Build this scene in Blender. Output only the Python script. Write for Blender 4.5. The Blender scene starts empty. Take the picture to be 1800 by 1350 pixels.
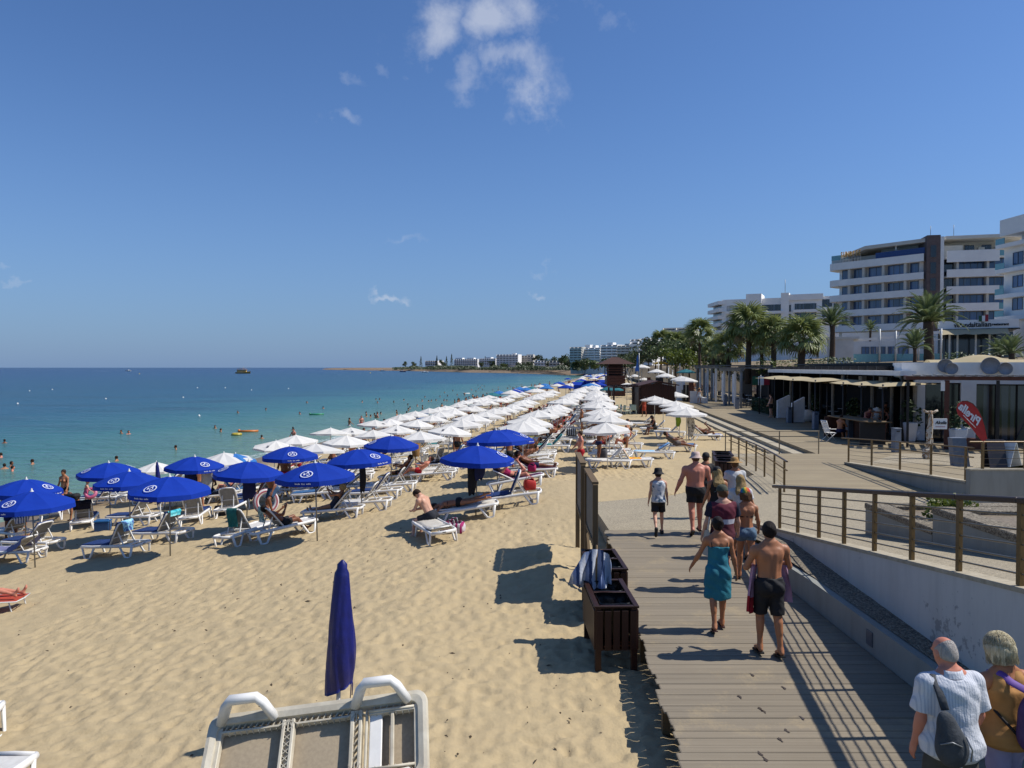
import bpy,bmesh,math,random
import numpy as np
from mathutils import Vector,Matrix,Euler
R = math.radians
rnd = random.Random(7)
scn = bpy.context.scene
COL = scn.collection
# ------------------------------------------------------------------ camera
CZ = 3.85                     # eye height above the boardwalk (z = 0)
F = 1300.0                    # focal length in photo pixels (photo is 1800 wide)
PITCH = math.atan(29.0 / F)
cam = bpy.data.cameras.new("camera")
cam.sensor_width = 36.0
cam.lens = 36.0 * F / 1800.0
cam.clip_start = 0.1
cam.clip_end = 60000
camo = bpy.data.objects.new("camera",cam)
COL.objects.link(camo)
camo.location = (0,0,CZ)
camo.rotation_euler = (R(90) - PITCH,0,0)
scn.camera = camo
# ------------------------------------------------------------------ light
SUN_EL,SUN_AZ = R(51),R(88)         # azimuth clockwise from +Y
SUNDIR = Vector((math.sin(SUN_AZ) * math.cos(SUN_EL),math.cos(SUN_AZ) * math.cos(SUN_EL),math.sin(SUN_EL)))
scn.view_settings.view_transform = 'Standard'
scn.view_settings.look = 'None'
scn.view_settings.gamma = 1.0
scn.view_settings.exposure = 0.0
scn.view_settings.use_curve_mapping = False
SKY_STRENGTH = 0.097
sun = bpy.data.lights.new("sun",'SUN')
sun.energy = 5.0
sun.angle = R(0.53)
sun.color = (1.0,0.955,0.89)
suno = bpy.data.objects.new("sun",sun)
COL.objects.link(suno)
suno.location = (60,0,80)
suno.rotation_euler = SUNDIR.to_track_quat('Z','Y').to_euler()
def ray(px,py):
 u,v = (px - 900) / F,(675 - py) / F
 return Vector((u,math.cos(PITCH) + v * math.sin(PITCH),-math.sin(PITCH) + v * math.cos(PITCH)))
def at_z(px,py,z):
 d = ray(px,py)
 return Vector((0,0,CZ)) + d * ((z - CZ) / d.z)
def at_y(px,py,y):
 d = ray(px,py)
 return Vector((0,0,CZ)) + d * (y / d.y)
world = bpy.data.worlds.new("World")
scn.world = world
world.use_nodes = True
NT = world.node_tree
NT.nodes.clear()
class G:
 """small node-graph helper"""
 def __init__(s,nt):
  s.t = nt
 def n(s,ty,**kw):
  nd = s.t.nodes.new(ty)
  ins = kw.pop('i',{})
  for k,v in kw.items():
   setattr(nd,k,v)
  for k,v in ins.items():
   if hasattr(v,'is_output') or isinstance(v,bpy.types.NodeSocket):
    s.t.links.new(v,nd.inputs[k])
   else:
    nd.inputs[k].default_value = v
  return nd
 def m(s,op,a,b=0.0,c=0.0,clamp=False):
  nd = s.n('ShaderNodeMath',operation=op,use_clamp=clamp,i={0: a,1: b,2: c})
  return nd.outputs[0]
 def mix(s,f,a,b,ty='MIX'):
  nd = s.n('ShaderNodeMix',data_type='RGBA',blend_type=ty,clamp_factor=True)
  for k,v in ((0,f),(6,a),(7,b)):
   if isinstance(v,bpy.types.NodeSocket):
    s.t.links.new(v,nd.inputs[k])
   else:
    nd.inputs[k].default_value = (*v,1) if (k > 0 and len(v) == 3) else v
  return nd.outputs[2]
 def ramp(s,f,stops,interp='LINEAR'):
  nd = s.n('ShaderNodeValToRGB',i={0: f})
  cr = nd.color_ramp
  cr.interpolation = interp
  while len(cr.elements) < len(stops):
   cr.elements.new(0.5)
  for e,(p,c) in zip(cr.elements,stops):
   e.position = p
   e.color = (*c,1) if len(c) == 3 else c
  return nd.outputs[0]
 def noise(s,vec,scale,detail=4,rough=0.55,dist=0.0):
  nd = s.n('ShaderNodeTexNoise',i={'Scale': scale,'Detail': detail,'Roughness': rough,'Distortion': dist})
  if vec is not None:
   s.t.links.new(vec,nd.inputs['Vector'])
  return nd.outputs[0]
g = G(NT)
sky = g.n('ShaderNodeTexSky',sky_type='NISHITA',sun_disc=False)
sky.sun_elevation = SUN_EL
sky.sun_rotation = SUN_AZ
sky.air_density = 1.0
sky.dust_density = 0.55
sky.ozone_density = 2.2
sky.altitude = 0
tc = g.n('ShaderNodeTexCoord')
sep = g.n('ShaderNodeSeparateXYZ',i={0: tc.outputs['Generated']})
# a faint mauve band of sea haze low down, then small soft clouds
low = g.m('SUBTRACT',1.0,g.m('MULTIPLY',g.m('ABSOLUTE',sep.outputs[2]),2.5),clamp=True)
hazed = g.mix(g.m('MULTIPLY',g.m('MULTIPLY',low,low),0.80),sky.outputs[0],(2.8,3.3,4.2))
deep = g.mix(1.0,hazed,(0.66,0.90,1.25),'MULTIPLY')
cl = None
wv = g.n('ShaderNodeTexNoise',i={'Scale': 7.0,'Detail': 6,'Roughness': .62})
g.t.links.new(tc.outputs['Generated'],wv.inputs['Vector'])
wo = g.n('ShaderNodeVectorMath',operation='SUBTRACT',i={0: wv.outputs['Color'],1: (.5,.5,.5)})
ws = g.n('ShaderNodeVectorMath',operation='SCALE',i={0: wo.outputs[0],'Scale': .19})
warped = g.n('ShaderNodeVectorMath',operation='ADD',i={0: tc.outputs['Generated'],1: ws.outputs[0]}).outputs[0]
n1 = g.noise(tc.outputs['Generated'],12.0,9,0.68,0.8)
n2 = g.noise(tc.outputs['Generated'],26.0,7,0.62,0.4)
nn = g.m('ADD',g.m('MULTIPLY',n1,0.62),g.m('MULTIPLY',n2,0.38))
for (px,py,rx,ry,a) in ((765,42,62,58,.95),(885,52,72,55,1.0),(915,140,75,40,.78),(835,155,62,38,.72),
       (865,105,45,50,.55),(590,122,40,22,.5),(655,72,25,20,.45),(590,243,46,20,.6),
       (1035,35,45,28,.45),(1075,12,40,20,.4),(705,432,34,12,.42),(711,527,34,9,.75),
       (952,531,22,9,.6),(38,510,34,9,.55),(965,488,22,7,.4),(420,525,60,7,.22)):
 c = ray(px,py).normalized()
 e1 = Vector((0,1,0)).cross(Vector((0,0,1))).normalized()
 e1 = (ray(px + 1,py).normalized() - c).normalized()
 e2 = (ray(px,py - 1).normalized() - c).normalized()
 sub = g.n('ShaderNodeVectorMath',operation='SUBTRACT',i={0: warped,1: c})
 d1 = g.n('ShaderNodeVectorMath',operation='DOT_PRODUCT',i={0: sub.outputs[0],1: e1 * (F / rx)}).outputs['Value']
 d2 = g.n('ShaderNodeVectorMath',operation='DOT_PRODUCT',i={0: sub.outputs[0],1: e2 * (F / ry)}).outputs['Value']
 r2 = g.m('ADD',g.m('MULTIPLY',d1,d1),g.m('MULTIPLY',d2,d2))
 bl = g.m('MULTIPLY',g.m('POWER',2.718,g.m('MULTIPLY',r2,-0.9)),a)
 cl = bl if cl is None else g.m('MAXIMUM',cl,bl)
dens = g.m('MULTIPLY',g.m('SUBTRACT',g.m('ADD',g.m('MULTIPLY',cl,0.72),nn),0.70),1.9,clamp=True)
dens = g.m('MULTIPLY',dens,g.m('MULTIPLY',cl,1.6,clamp=True))
cloudy = g.mix(g.m('MULTIPLY',dens,0.55,clamp=True),deep,(7.0,7.4,8.3))
bg = g.n('ShaderNodeBackground',i={'Color': cloudy,'Strength': SKY_STRENGTH})
out = g.n('ShaderNodeOutputWorld',i={0: bg.outputs[0]})
# ------------------------------------------------------------------ materials
def lin(c):
 if isinstance(c,str):
  c = c.lstrip('#')
  c = tuple(int(c[k:k + 2],16) / 255 for k in (0,2,4))
  return tuple(x / 12.92 if x <= 0.04045 else ((x + 0.055) / 1.055) ** 2.4 for x in c)
 return c
def newmat(name):
 m = bpy.data.materials.new(name)
 m.use_nodes = True
 m.node_tree.nodes.clear()
 return m,G(m.node_tree)
MATS = {}
def mat(name,c1,c2=None,rough=.6,scale=6.0,bump=0.0,bscale=None,metal=0.0,spec=.5,world_co=False,detail=4,trans=0.0,coat=0.0):
 """plain procedural surface: two tones of noise, optional relief, optional cloth translucency"""
 if name in MATS:
  return MATS[name]
 m,g = newmat(name)
 c1 = lin(c1)
 c2 = lin(c2) if c2 else tuple(x * .78 for x in c1)
 co = g.n('ShaderNodeNewGeometry').outputs['Position'] if world_co else g.n('ShaderNodeTexCoord').outputs['Object']
 nz = g.noise(co,scale,detail,.6)
 col = g.mix(g.m('MULTIPLY',g.m('SUBTRACT',nz,.3),2.4,clamp=True),c1,c2)
 p = g.n('ShaderNodeBsdfPrincipled',i={'Base Color': col,'Roughness': rough,'Metallic': metal,'Specular IOR Level': spec,'Coat Weight': coat})
 if bump:
  b = g.n('ShaderNodeBump',i={'Strength': bump,'Distance': .02,'Height': g.noise(co,bscale or scale * 4,5,.6)})
  g.t.links.new(b.outputs[0],p.inputs['Normal'])
 sh = p.outputs[0]
 if trans:
  t = g.n('ShaderNodeBsdfTranslucent',i={'Color': col})
  sh = g.n('ShaderNodeMixShader',i={0: trans,1: sh,2: t.outputs[0]}).outputs[0]
 g.n('ShaderNodeOutputMaterial',i={0: sh})
 MATS[name] = m
 return m
def stripes(name,cols,axis=0,width=.08,rough=.85,wob=0.0):
 """woven stripes along one object axis; cols is a repeating list"""
 if name in MATS:
  return MATS[name]
 m,g = newmat(name)
 co = g.n('ShaderNodeTexCoord').outputs['Object']
 x = g.n('ShaderNodeSeparateXYZ',i={0: co}).outputs[axis]
 if wob:
  x = g.m('ADD',x,g.m('MULTIPLY',g.m('SUBTRACT',g.noise(co,9,3),.5),wob))
 f = g.m('FRACT',g.m('DIVIDE',x,width * len(cols)))
 n = len(cols)
 col = g.ramp(f,[(k / n,lin(c)) for k,c in enumerate(cols)],'CONSTANT')
 col = g.mix(.25,col,g.mix(g.noise(co,14,3),(.4,.4,.4),(1,1,1)),'MULTIPLY')
 p = g.n('ShaderNodeBsdfPrincipled',i={'Base Color': col,'Roughness': rough,'Specular IOR Level': .15})
 b = g.n('ShaderNodeBump',i={'Strength': .5,'Distance': .01,'Height': g.noise(co,40,4,.6)})
 g.t.links.new(b.outputs[0],p.inputs['Normal'])
 g.n('ShaderNodeOutputMaterial',i={0: p.outputs[0]})
 MATS[name] = m
 return m
def blotch(name,cols,scale=5.0,rough=.85):
 """printed cloth: irregular patches in a few colours"""
 if name in MATS:
  return MATS[name]
 m,g = newmat(name)
 co = g.n('ShaderNodeTexCoord').outputs['Object']
 nz = g.noise(co,scale,3,.6,.8)
 f = g.m('MULTIPLY',g.m('SUBTRACT',nz,.3),2.5,clamp=True)
 n = len(cols)
 col = g.ramp(f,[(k / n,lin(c)) for k,c in enumerate(cols)],'CONSTANT')
 p = g.n('ShaderNodeBsdfPrincipled',i={'Base Color': col,'Roughness': rough,'Specular IOR Level': .15})
 b = g.n('ShaderNodeBump',i={'Strength': .4,'Distance': .01,'Height': g.noise(co,30,4,.6)})
 g.t.links.new(b.outputs[0],p.inputs['Normal'])
 g.n('ShaderNodeOutputMaterial',i={0: p.outputs[0]})
 MATS[name] = m
 return m
# ------------------------------------------------------------------ mesh building
class MB:
 def __init__(s):
  s.v,s.f,s.mi,s.sm = [],[],[],[]
 def add(s,vs,fs,mi=0,smooth=False):
  o = len(s.v)
  s.v += [tuple(x) for x in vs]
  for f in fs:
   s.f.append(tuple(o + k for k in f))
   s.mi.append(mi)
   s.sm.append(smooth)
  return s
 def box(s,c,d,rot=None,mi=0,bev=0.0,taper=1.0):
  hx,hy,hz = d[0] / 2,d[1] / 2,d[2] / 2
  M = rot if isinstance(rot,Matrix) else (Euler(rot).to_matrix() if rot else None)
  if bev > 0:
   b = min(bev,hx * .45,hy * .45,hz * .45)
   vs = []
   ring = [(-1,-1),(1,-1),(1,1),(-1,1)]
   prof = [(-hz,b),(-hz + b,0),(hz - b,0),(hz,b)]
   n = 8
   for z,ins in prof:
    tp = 1.0 + (taper - 1) * ((z + hz) / (2 * hz))
    X,Y = (hx - ins) * tp,(hy - ins) * tp
    cx = b * .6
    vs += [(-X + cx,-Y,z),(X - cx,-Y,z),(X,-Y + cx,z),(X,Y - cx,z),(X - cx,Y,z),(-X + cx,Y,z),(-X,Y - cx,z),(-X,-Y + cx,z)]
   fs = [tuple(reversed(range(8))),tuple(range(24,32))]
   for k in range(3):
    for j in range(8):
     fs.append((k * 8 + j,k * 8 + (j + 1) % 8,k * 8 + 8 + (j + 1) % 8,k * 8 + 8 + j))
  else:
   vs = [(x * (taper if z > 0 else 1),y * (taper if z > 0 else 1),z) for z in (-hz,hz) for x,y in ((-hx,-hy),(hx,-hy),(hx,hy),(-hx,hy))]
   fs = [(3,2,1,0),(4,5,6,7),(0,1,5,4),(1,2,6,5),(2,3,7,6),(3,0,4,7)]
  c = Vector(c)
  vs = [(M @ Vector(v) if M else Vector(v)) + c for v in vs]
  return s.add(vs,fs,mi)
 def bar(s,a,b,w,h=None,mi=0,up=(0,0,1),bev=0.0):
  """box beam from a to b"""
  a,b = Vector(a),Vector(b)
  h = h or w
  y = (b - a)
  L = y.length
  if L < 1e-6:
   return s
  y.normalize()
  u = Vector(up)
  if abs(u.dot(y)) > .98:
   u = Vector((1,0,0))
  x = y.cross(u).normalized()
  z = x.cross(y)
  M = Matrix((x,y,z)).transposed()
  return s.box((a + b) / 2,(w,L,h),M,mi,bev)
 def tube(s,pts,r,n=8,mi=0,cap=True,closed=False,squash=1.0,up=None):
  pts = [Vector(p) for p in pts]
  m = len(pts)
  rr = r if isinstance(r,(list,tuple)) else [r] * m
  vs,fs = [],[]
  prev = None
  for i,p in enumerate(pts):
   if closed:
    t = pts[(i + 1) % m] - pts[i - 1]
   else:
    t = pts[min(i + 1,m - 1)] - pts[max(i - 1,0)]
   t.normalize()
   if prev is None:
    u = Vector(up) if up else (Vector((0,0,1)) if abs(t.z) < .9 else Vector((1,0,0)))
   else:
    u = prev
   u = (u - t * u.dot(t))
   if u.length < 1e-5:
    u = t.orthogonal()
   u.normalize()
   prev = u
   w = t.cross(u)
   for k in range(n):
    a = 2 * math.pi * k / n
    vs.append(p + (u * math.cos(a) * squash + w * math.sin(a)) * rr[i])
  for i in range(m if closed else m - 1):
   for k in range(n):
    j = (i + 1) % m
    fs.append((i * n + k,i * n + (k + 1) % n,j * n + (k + 1) % n,j * n + k))
  if cap and not closed:
   fs.append(tuple(reversed(range(n))))
   fs.append(tuple(range((m - 1) * n,m * n)))
  return s.add(vs,fs,mi,True)
 def lathe(s,prof,c=(0,0,0),n=20,mi=0,rot=None,sx=1.0,sy=1.0):
  vs,fs = [],[]
  M = rot if isinstance(rot,Matrix) else (Euler(rot).to_matrix() if rot else Matrix.Identity(3))
  c = Vector(c)
  for r,z in prof:
   for k in range(n):
    a = 2 * math.pi * k / n
    vs.append(M @ Vector((r * math.cos(a) * sx,r * math.sin(a) * sy,z)) + c)
  for i in range(len(prof) - 1):
   for k in range(n):
    fs.append((i * n + k,i * n + (k + 1) % n,(i + 1) * n + (k + 1) % n,(i + 1) * n + k))
  return s.add(vs,fs,mi,True)
 def sheet(s,rows,mi=0,smooth=True,close=False):
  """grid of points rows[i][j]"""
  m,n = len(rows),len(rows[0])
  fs = []
  for i in range(m - 1):
   for j in range(n if close else n - 1):
    fs.append((i * n + j,i * n + (j + 1) % n,(i + 1) * n + (j + 1) % n,(i + 1) * n + j))
  return s.add([p for r in rows for p in r],fs,mi,smooth)
 def slab(s,poly,z0,z1,mi=0):
  """vertical prism over a plan polygon (counter-clockwise); z1 may be a function of (x, y)"""
  n = len(poly)
  f0 = z0 if callable(z0) else (lambda x,y: z0)
  f1 = z1 if callable(z1) else (lambda x,y: z1)
  vs = [(x,y,f0(x,y)) for x,y in poly] + [(x,y,f1(x,y)) for x,y in poly]
  fs = [tuple(reversed(range(n))),tuple(range(n,2 * n))]
  for k in range(n):
   fs.append((k,(k + 1) % n,n + (k + 1) % n,n + k))
  return s.add(vs,fs,mi)
 def mesh(s,name,mats):
  me = bpy.data.meshes.new(name)
  me.from_pydata(s.v,[],s.f)
  for m in (mats if isinstance(mats,(list,tuple)) else [mats]):
   me.materials.append(m)
  me.polygons.foreach_set('material_index',s.mi)
  me.polygons.foreach_set('use_smooth',s.sm)
  me.update()
  return me
 def build(s,name,mats,parent=None,**kw):
  return link(name,s.mesh(name,mats),parent,**kw)
def link(name,me,parent=None,loc=None,rz=None,rot=None,**tags):
 o = bpy.data.objects.new(name,me)
 COL.objects.link(o)
 if parent is not None:
  o.parent = parent
 if loc is not None:
  o.location = loc
 if rz is not None:
  o.rotation_euler = (0,0,rz)
 if rot is not None:
  o.rotation_euler = rot
 tag(o,**tags)
 return o
def tag(o,label=None,cat=None,group=None,kind=None):
 if label:
  o['label'] = label
 if cat:
  o['category'] = cat
 if group:
  o['group'] = group
 if kind:
  o['kind'] = kind
 return o
def thing(name,label,cat,loc=(0,0,0),rz=0.0,group=None):
 o = bpy.data.objects.new(name,None)
 o.empty_display_size = .2
 COL.objects.link(o)
 o.location = loc
 o.rotation_euler = (0,0,rz)
 return tag(o,label,cat,group)
KIDS = {}
def kids(o):
 return [c for c in o.children]
def copy_tree(o,parent=None,loc=None,rz=None,**tags):
 c = o.copy()
 COL.objects.link(c)
 c.parent = parent
 if loc is not None:
  c.location = loc
 if rz is not None:
  c.rotation_euler = (0,0,rz)
 for ch in kids(o):
  copy_tree(ch,c)
 tag(c,**tags)
 return c
def text_mesh(txt,size,extrude=0.01,shear=0.0,bold=0.0,align='CENTER'):
 cu = bpy.data.curves.new("lettering",'FONT')
 cu.body = txt
 cu.size = size
 cu.extrude = extrude
 cu.shear = shear
 cu.offset = bold
 cu.align_x = align
 cu.align_y = 'CENTER'
 cu.resolution_u = 3
 ob = bpy.data.objects.new("lettering",cu)
 COL.objects.link(ob)
 dg = bpy.context.evaluated_depsgraph_get()
 me = bpy.data.meshes.new_from_object(ob.evaluated_get(dg))
 bpy.data.objects.remove(ob)
 bpy.data.curves.remove(cu)
 me.name = "lettering"
 return me
# ------------------------------------------------------------------ numpy noise
def _hash(ix,iy,seed):
 h = (ix.astype(np.int64) * 374761393 + iy.astype(np.int64) * 668265263 + seed * 1442695041) & 0xffffffff
 h = ((h ^ (h >> 13)) * 1274126177) & 0xffffffff
 return ((h ^ (h >> 16)) & 0xffff) / 65535.0
def vnoise(x,y,seed=0):
 ix,iy = np.floor(x),np.floor(y)
 fx,fy = x - ix,y - iy
 fx,fy = fx * fx * fx * (fx * (fx * 6 - 15) + 10),fy * fy * fy * (fy * (fy * 6 - 15) + 10)
 a,b = _hash(ix,iy,seed),_hash(ix + 1,iy,seed)
 c,d = _hash(ix,iy + 1,seed),_hash(ix + 1,iy + 1,seed)
 return (a * (1 - fx) + b * fx) * (1 - fy) + (c * (1 - fx) + d * fx) * fy
# ------------------------------------------------------------------ terrain shape
BX = 0.146
SEA_Z = -2.2
def shore_l(x,y):
 return (BX * y - x) * 0.9895
def sand_h(x,y):
 """height of the bare beach (numpy arrays or floats)"""
 x,y = np.asarray(x,float),np.asarray(y,float)
 L = shore_l(x,y)
 z = -0.45 + 0 * L
 z = np.where(L > 3.8,-0.45 - (L - 3.8) * 0.1 + 0.0 * L,z)
 z = np.where(L > 17,-1.77 - (L - 17) * 0.062,z)
 z = np.where(L > 30,-2.576 - (L - 30) * 0.03,z)
 # the sand is banked up against the front of the paved landing
 d = np.maximum(np.abs(x - 4.3) - 2.3,0) ** 2 + np.maximum(np.abs(y - 23.4) - 1.2,0) ** 2
 z = z + (0.42) * np.exp(-d / 5.0) * (L < 6)
 return z
def sand_z(x,y):
 return float(sand_h(x,y))
def on_sand(px,py):
 """point of the beach seen at a photo pixel"""
 lo,hi = 4.0,400.0
 d = ray(px,py)
 for _ in range(50):
  mid = (lo + hi) / 2
  p = Vector((0,0,CZ)) + d * (mid / d.y)
  if p.z > sand_z(p.x,p.y):
   lo = mid
  else:
   hi = mid
 p.z = sand_z(p.x,p.y)
 return p
# ------------------------------------------------------------------ setting materials
def m_sand():
 m,g = newmat("sand")
 pos = g.n('ShaderNodeNewGeometry').outputs['Position']
 z = g.n('ShaderNodeSeparateXYZ',i={0: pos}).outputs[2]
 a = g.noise(pos,1.7,6,.6)
 b = g.noise(pos,22,5,.65)
 c = g.noise(pos,160,3,.6)
 d = g.noise(pos,.22,3,.5)
 col = g.mix(a,lin('#a99777'),lin('#c0ad86'))
 col = g.mix(g.m('MULTIPLY',b,.5),col,lin('#9b8a6c'))
 col = g.mix(g.m('MULTIPLY',g.m('GREATER_THAN',c,.68),.5),col,lin('#8a7658'))
 dk = g.m('MULTIPLY',g.m('SUBTRACT',g.noise(pos,.55,5,.7,1.5),.56),3.5,clamp=True)
 col = g.mix(g.m('MULTIPLY',dk,.35),col,lin('#8f7f63'))
 col = g.mix(g.m('MULTIPLY',d,.35),col,lin('#b09d79'))
 wob = g.m('MULTIPLY',g.m('SUBTRACT',d,.5),.16)
 wet = g.n('ShaderNodeMapRange',i={0: g.m('ADD',z,wob),1: -1.93,2: -2.1,3: 0.0,4: 1.0}).outputs[0]
 col = g.mix(wet,col,lin('#7d6c55'))
 h = g.m('ADD',g.m('MULTIPLY',g.noise(pos,7,5,.6),.6),g.m('MULTIPLY',b,.25))
 bp = g.n('ShaderNodeBump',i={'Strength': .55,'Distance': .05,'Height': h})
 bp2 = g.n('ShaderNodeBump',i={'Strength': .35,'Distance': .006,'Height': c,'Normal': bp.outputs[0]})
 p = g.n('ShaderNodeBsdfPrincipled',i={'Base Color': col,'Roughness': g.m('SUBTRACT',.95,g.m('MULTIPLY',wet,.5)),'Specular IOR Level': .2,'Normal': bp2.outputs[0]})
 g.n('ShaderNodeOutputMaterial',i={0: p.outputs[0]})
 return m
def m_sea():
 m,g = newmat("sea_water")
 pos = g.n('ShaderNodeNewGeometry').outputs['Position']
 s = g.n('ShaderNodeSeparateXYZ',i={0: pos})
 L = g.m('MULTIPLY',g.m('SUBTRACT',g.m('MULTIPLY',s.outputs[1],BX),s.outputs[0]),.9895)
 y = s.outputs[1]
 # offshore distance: from the beach, or out past the bay
 off = g.m('SUBTRACT',L,23.0)
 off = g.m('ADD',off,g.m('MULTIPLY',g.m('SUBTRACT',g.noise(pos,.012,4,.55),.5),70))
 t = g.m('DIVIDE',g.m('LOGARITHM',g.m('MAXIMUM',g.m('ADD',off,8.0),1.0),2.718),8.0)
 col = g.ramp(t,[(0.0,lin('#8a9478')),(.27,lin('#5f7f6f')),(.42,lin('#366a6a')),(.52,lin('#1a4d62')),(.62,lin('#14445c')),(.74,lin('#10395a')),(.86,lin('#0d2f55')),(1.0,lin('#0b264a'))])
 # weed on the bottom
 sc = g.n('ShaderNodeVectorMath',operation='MULTIPLY',i={0: pos,1: (.03,.075,.05)}).outputs[0]
 wn = g.noise(sc,1.0,5,.6)
 band = g.n('ShaderNodeMapRange',i={0: off,1: 18.0,2: 40.0,3: 0.0,4: 1.0}).outputs[0]
 band2 = g.n('ShaderNodeMapRange',i={0: off,1: 160.0,2: 420.0,3: 1.0,4: 0.25}).outputs[0]
 wd = g.m('MULTIPLY',g.m('MULTIPLY',g.m('MULTIPLY',g.m('SUBTRACT',wn,.50),7.0,clamp=True),band),band2)
 col = g.mix(g.m('MULTIPLY',wd,.75),col,lin('#1c4250'))
 sc2 = g.n('ShaderNodeVectorMath',operation='MULTIPLY',i={0: pos,1: (.004,.03,.02)}).outputs[0]
 pt = g.noise(sc2,1.0,5,.6)
 col = g.mix(g.m('MULTIPLY',g.m('SUBTRACT',pt,.45),1.3,clamp=True),col,g.mix(1.0,col,(.62,.72,.82),'MULTIPLY'))
 w1 = g.n('ShaderNodeVectorMath',operation='MULTIPLY',i={0: pos,1: (.55,1.0,1)}).outputs[0]
 h = g.m('ADD',g.noise(w1,.9,5,.62,.5),g.m('MULTIPLY',g.noise(w1,.18,3,.5),1.4))
 bp = g.n('ShaderNodeBump',i={'Strength': 1.0,'Distance': .6,'Height': h})
 # small wash of foam at the very edge
 fo = g.m('ADD',L,g.m('MULTIPLY',g.m('SUBTRACT',g.noise(pos,.25,5,.6),.5),2.6))
 fm = g.m('MULTIPLY',g.m('SUBTRACT',1.0,g.m('ABSOLUTE',g.m('DIVIDE',g.m('SUBTRACT',fo,24.4),.6))),1.0,clamp=True)
 fm = g.m('MULTIPLY',fm,g.m('GREATER_THAN',g.noise(pos,3.0,4,.6),.5))
 col = g.mix(g.m('MULTIPLY',fm,.8),col,(.75,.78,.76))
 p = g.n('ShaderNodeBsdfPrincipled',i={'Base Color': col,'Roughness': .22,'IOR': 1.33,'Specular IOR Level': .2,'Normal': bp.outputs[0]})
 g.n('ShaderNodeOutputMaterial',i={0: p.outputs[0]})
 return m
def m_aggregate(name,c1,c2,c3,world_co=True,scale=95):
 m,g = newmat(name)
 pos = g.n('ShaderNodeNewGeometry').outputs['Position']
 vo = g.n('ShaderNodeTexVoronoi',i={'Scale': scale})
 g.t.links.new(pos,vo.inputs['Vector'])
 r = g.n('ShaderNodeSeparateColor',i={0: vo.outputs['Color']}).outputs[0]
 col = g.ramp(r,[(0,lin(c1)),(.5,lin(c2)),(1,lin(c3))])
 col = g.mix(g.m('MULTIPLY',g.noise(pos,1.1,5,.6),.5),col,lin(c1))
 bp = g.n('ShaderNodeBump',i={'Strength': .7,'Distance': .01,'Height': g.m('SUBTRACT',1.0,vo.outputs['Distance'])})
 p = g.n('ShaderNodeBsdfPrincipled',i={'Base Color': col,'Roughness': .85,'Normal': bp.outputs[0],'Specular IOR Level': .3})
 g.n('ShaderNodeOutputMaterial',i={0: p.outputs[0]})
 return m
def m_plaster(name,c,dirt,chips=0.0):
 """painted or bare concrete with streaks, stains and (optionally) flaked paint"""
 m,g = newmat(name)
 pos = g.n('ShaderNodeNewGeometry').outputs['Position']
 st = g.n('ShaderNodeVectorMath',operation='MULTIPLY',i={0: pos,1: (3.5,3.5,.45)}).outputs[0]
 a = g.noise(st,1.0,6,.65)
 b = g.noise(pos,1.3,6,.6)
 col = g.mix(g.m('MULTIPLY',g.m('SUBTRACT',a,.45),1.8,clamp=True),lin(c),lin(dirt))
 col = g.mix(g.m('MULTIPLY',g.m('SUBTRACT',b,.5),1.6,clamp=True),col,tuple(x * .86 for x in lin(c)))
 if chips:
  k = g.m('MULTIPLY',g.m('SUBTRACT',g.m('MULTIPLY',g.noise(pos,7.5,5,.7),g.noise(pos,.9,3,.5)),.335),40,clamp=True)
  col = g.mix(g.m('MULTIPLY',k,chips),col,lin('#4f4f52'))
 bp = g.n('ShaderNodeBump',i={'Strength': .25,'Distance': .01,'Height': g.noise(pos,24,5,.6)})
 p = g.n('ShaderNodeBsdfPrincipled',i={'Base Color': col,'Roughness': .75,'Specular IOR Level': .3,'Normal': bp.outputs[0]})
 g.n('ShaderNodeOutputMaterial',i={0: p.outputs[0]})
 return m
def m_wood(name,c1,c2,axis=0,rough=.6,grain=1.0,world_co=False,dust=False):
 """timber with grain along an axis and a little board-to-board variation"""
 m,g = newmat(name)
 tcn = g.n('ShaderNodeTexCoord')
 co = g.n('ShaderNodeNewGeometry').outputs['Position'] if world_co else tcn.outputs['Object']
 sc = [26.0,26.0,26.0]
 sc[axis] = 1.4
 st = g.n('ShaderNodeVectorMath',operation='MULTIPLY',i={0: co,1: sc}).outputs[0]
 ri = g.n('ShaderNodeObjectInfo').outputs['Random']
 off = g.n('ShaderNodeVectorMath',operation='ADD',i={0: st,1: g.n('ShaderNodeCombineXYZ',i={0: g.m('MULTIPLY',ri,40),1: g.m('MULTIPLY',ri,70)}).outputs[0]}).outputs[0]
 nz = g.noise(off,1.0 * grain,6,.65)
 col = g.mix(nz,lin(c1),lin(c2))
 col = g.mix(.2,col,g.mix(ri,(.55,.55,.55),(1.25,1.22,1.18)),'MULTIPLY')
 pos = g.n('ShaderNodeNewGeometry').outputs['Position']
 st2 = g.m('MULTIPLY',g.m('SUBTRACT',g.noise(pos,.55,5,.6),.5),1.3,clamp=True)
 col = g.mix(st2,col,g.mix(1.0,col,(.72,.70,.68),'MULTIPLY'))
 if dust:
  dn = g.m('MULTIPLY',g.m('SUBTRACT',g.m('ADD',g.noise(pos,1.6,6,.65),g.m('MULTIPLY',g.noise(pos,30,3,.6),.25)),.66),4.0,clamp=True)
  col = g.mix(g.m('MULTIPLY',dn,.55),col,lin('#b09c77'))
 p = g.n('ShaderNodeBsdfPrincipled',i={'Base Color': col,'Roughness': rough,'Specular IOR Level': .3})
 bp = g.n('ShaderNodeBump',i={'Strength': .3,'Distance': .004,'Height': nz})
 g.t.links.new(bp.outputs[0],p.inputs['Normal'])
 g.n('ShaderNodeOutputMaterial',i={0: p.outputs[0]})
 return m
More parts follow.
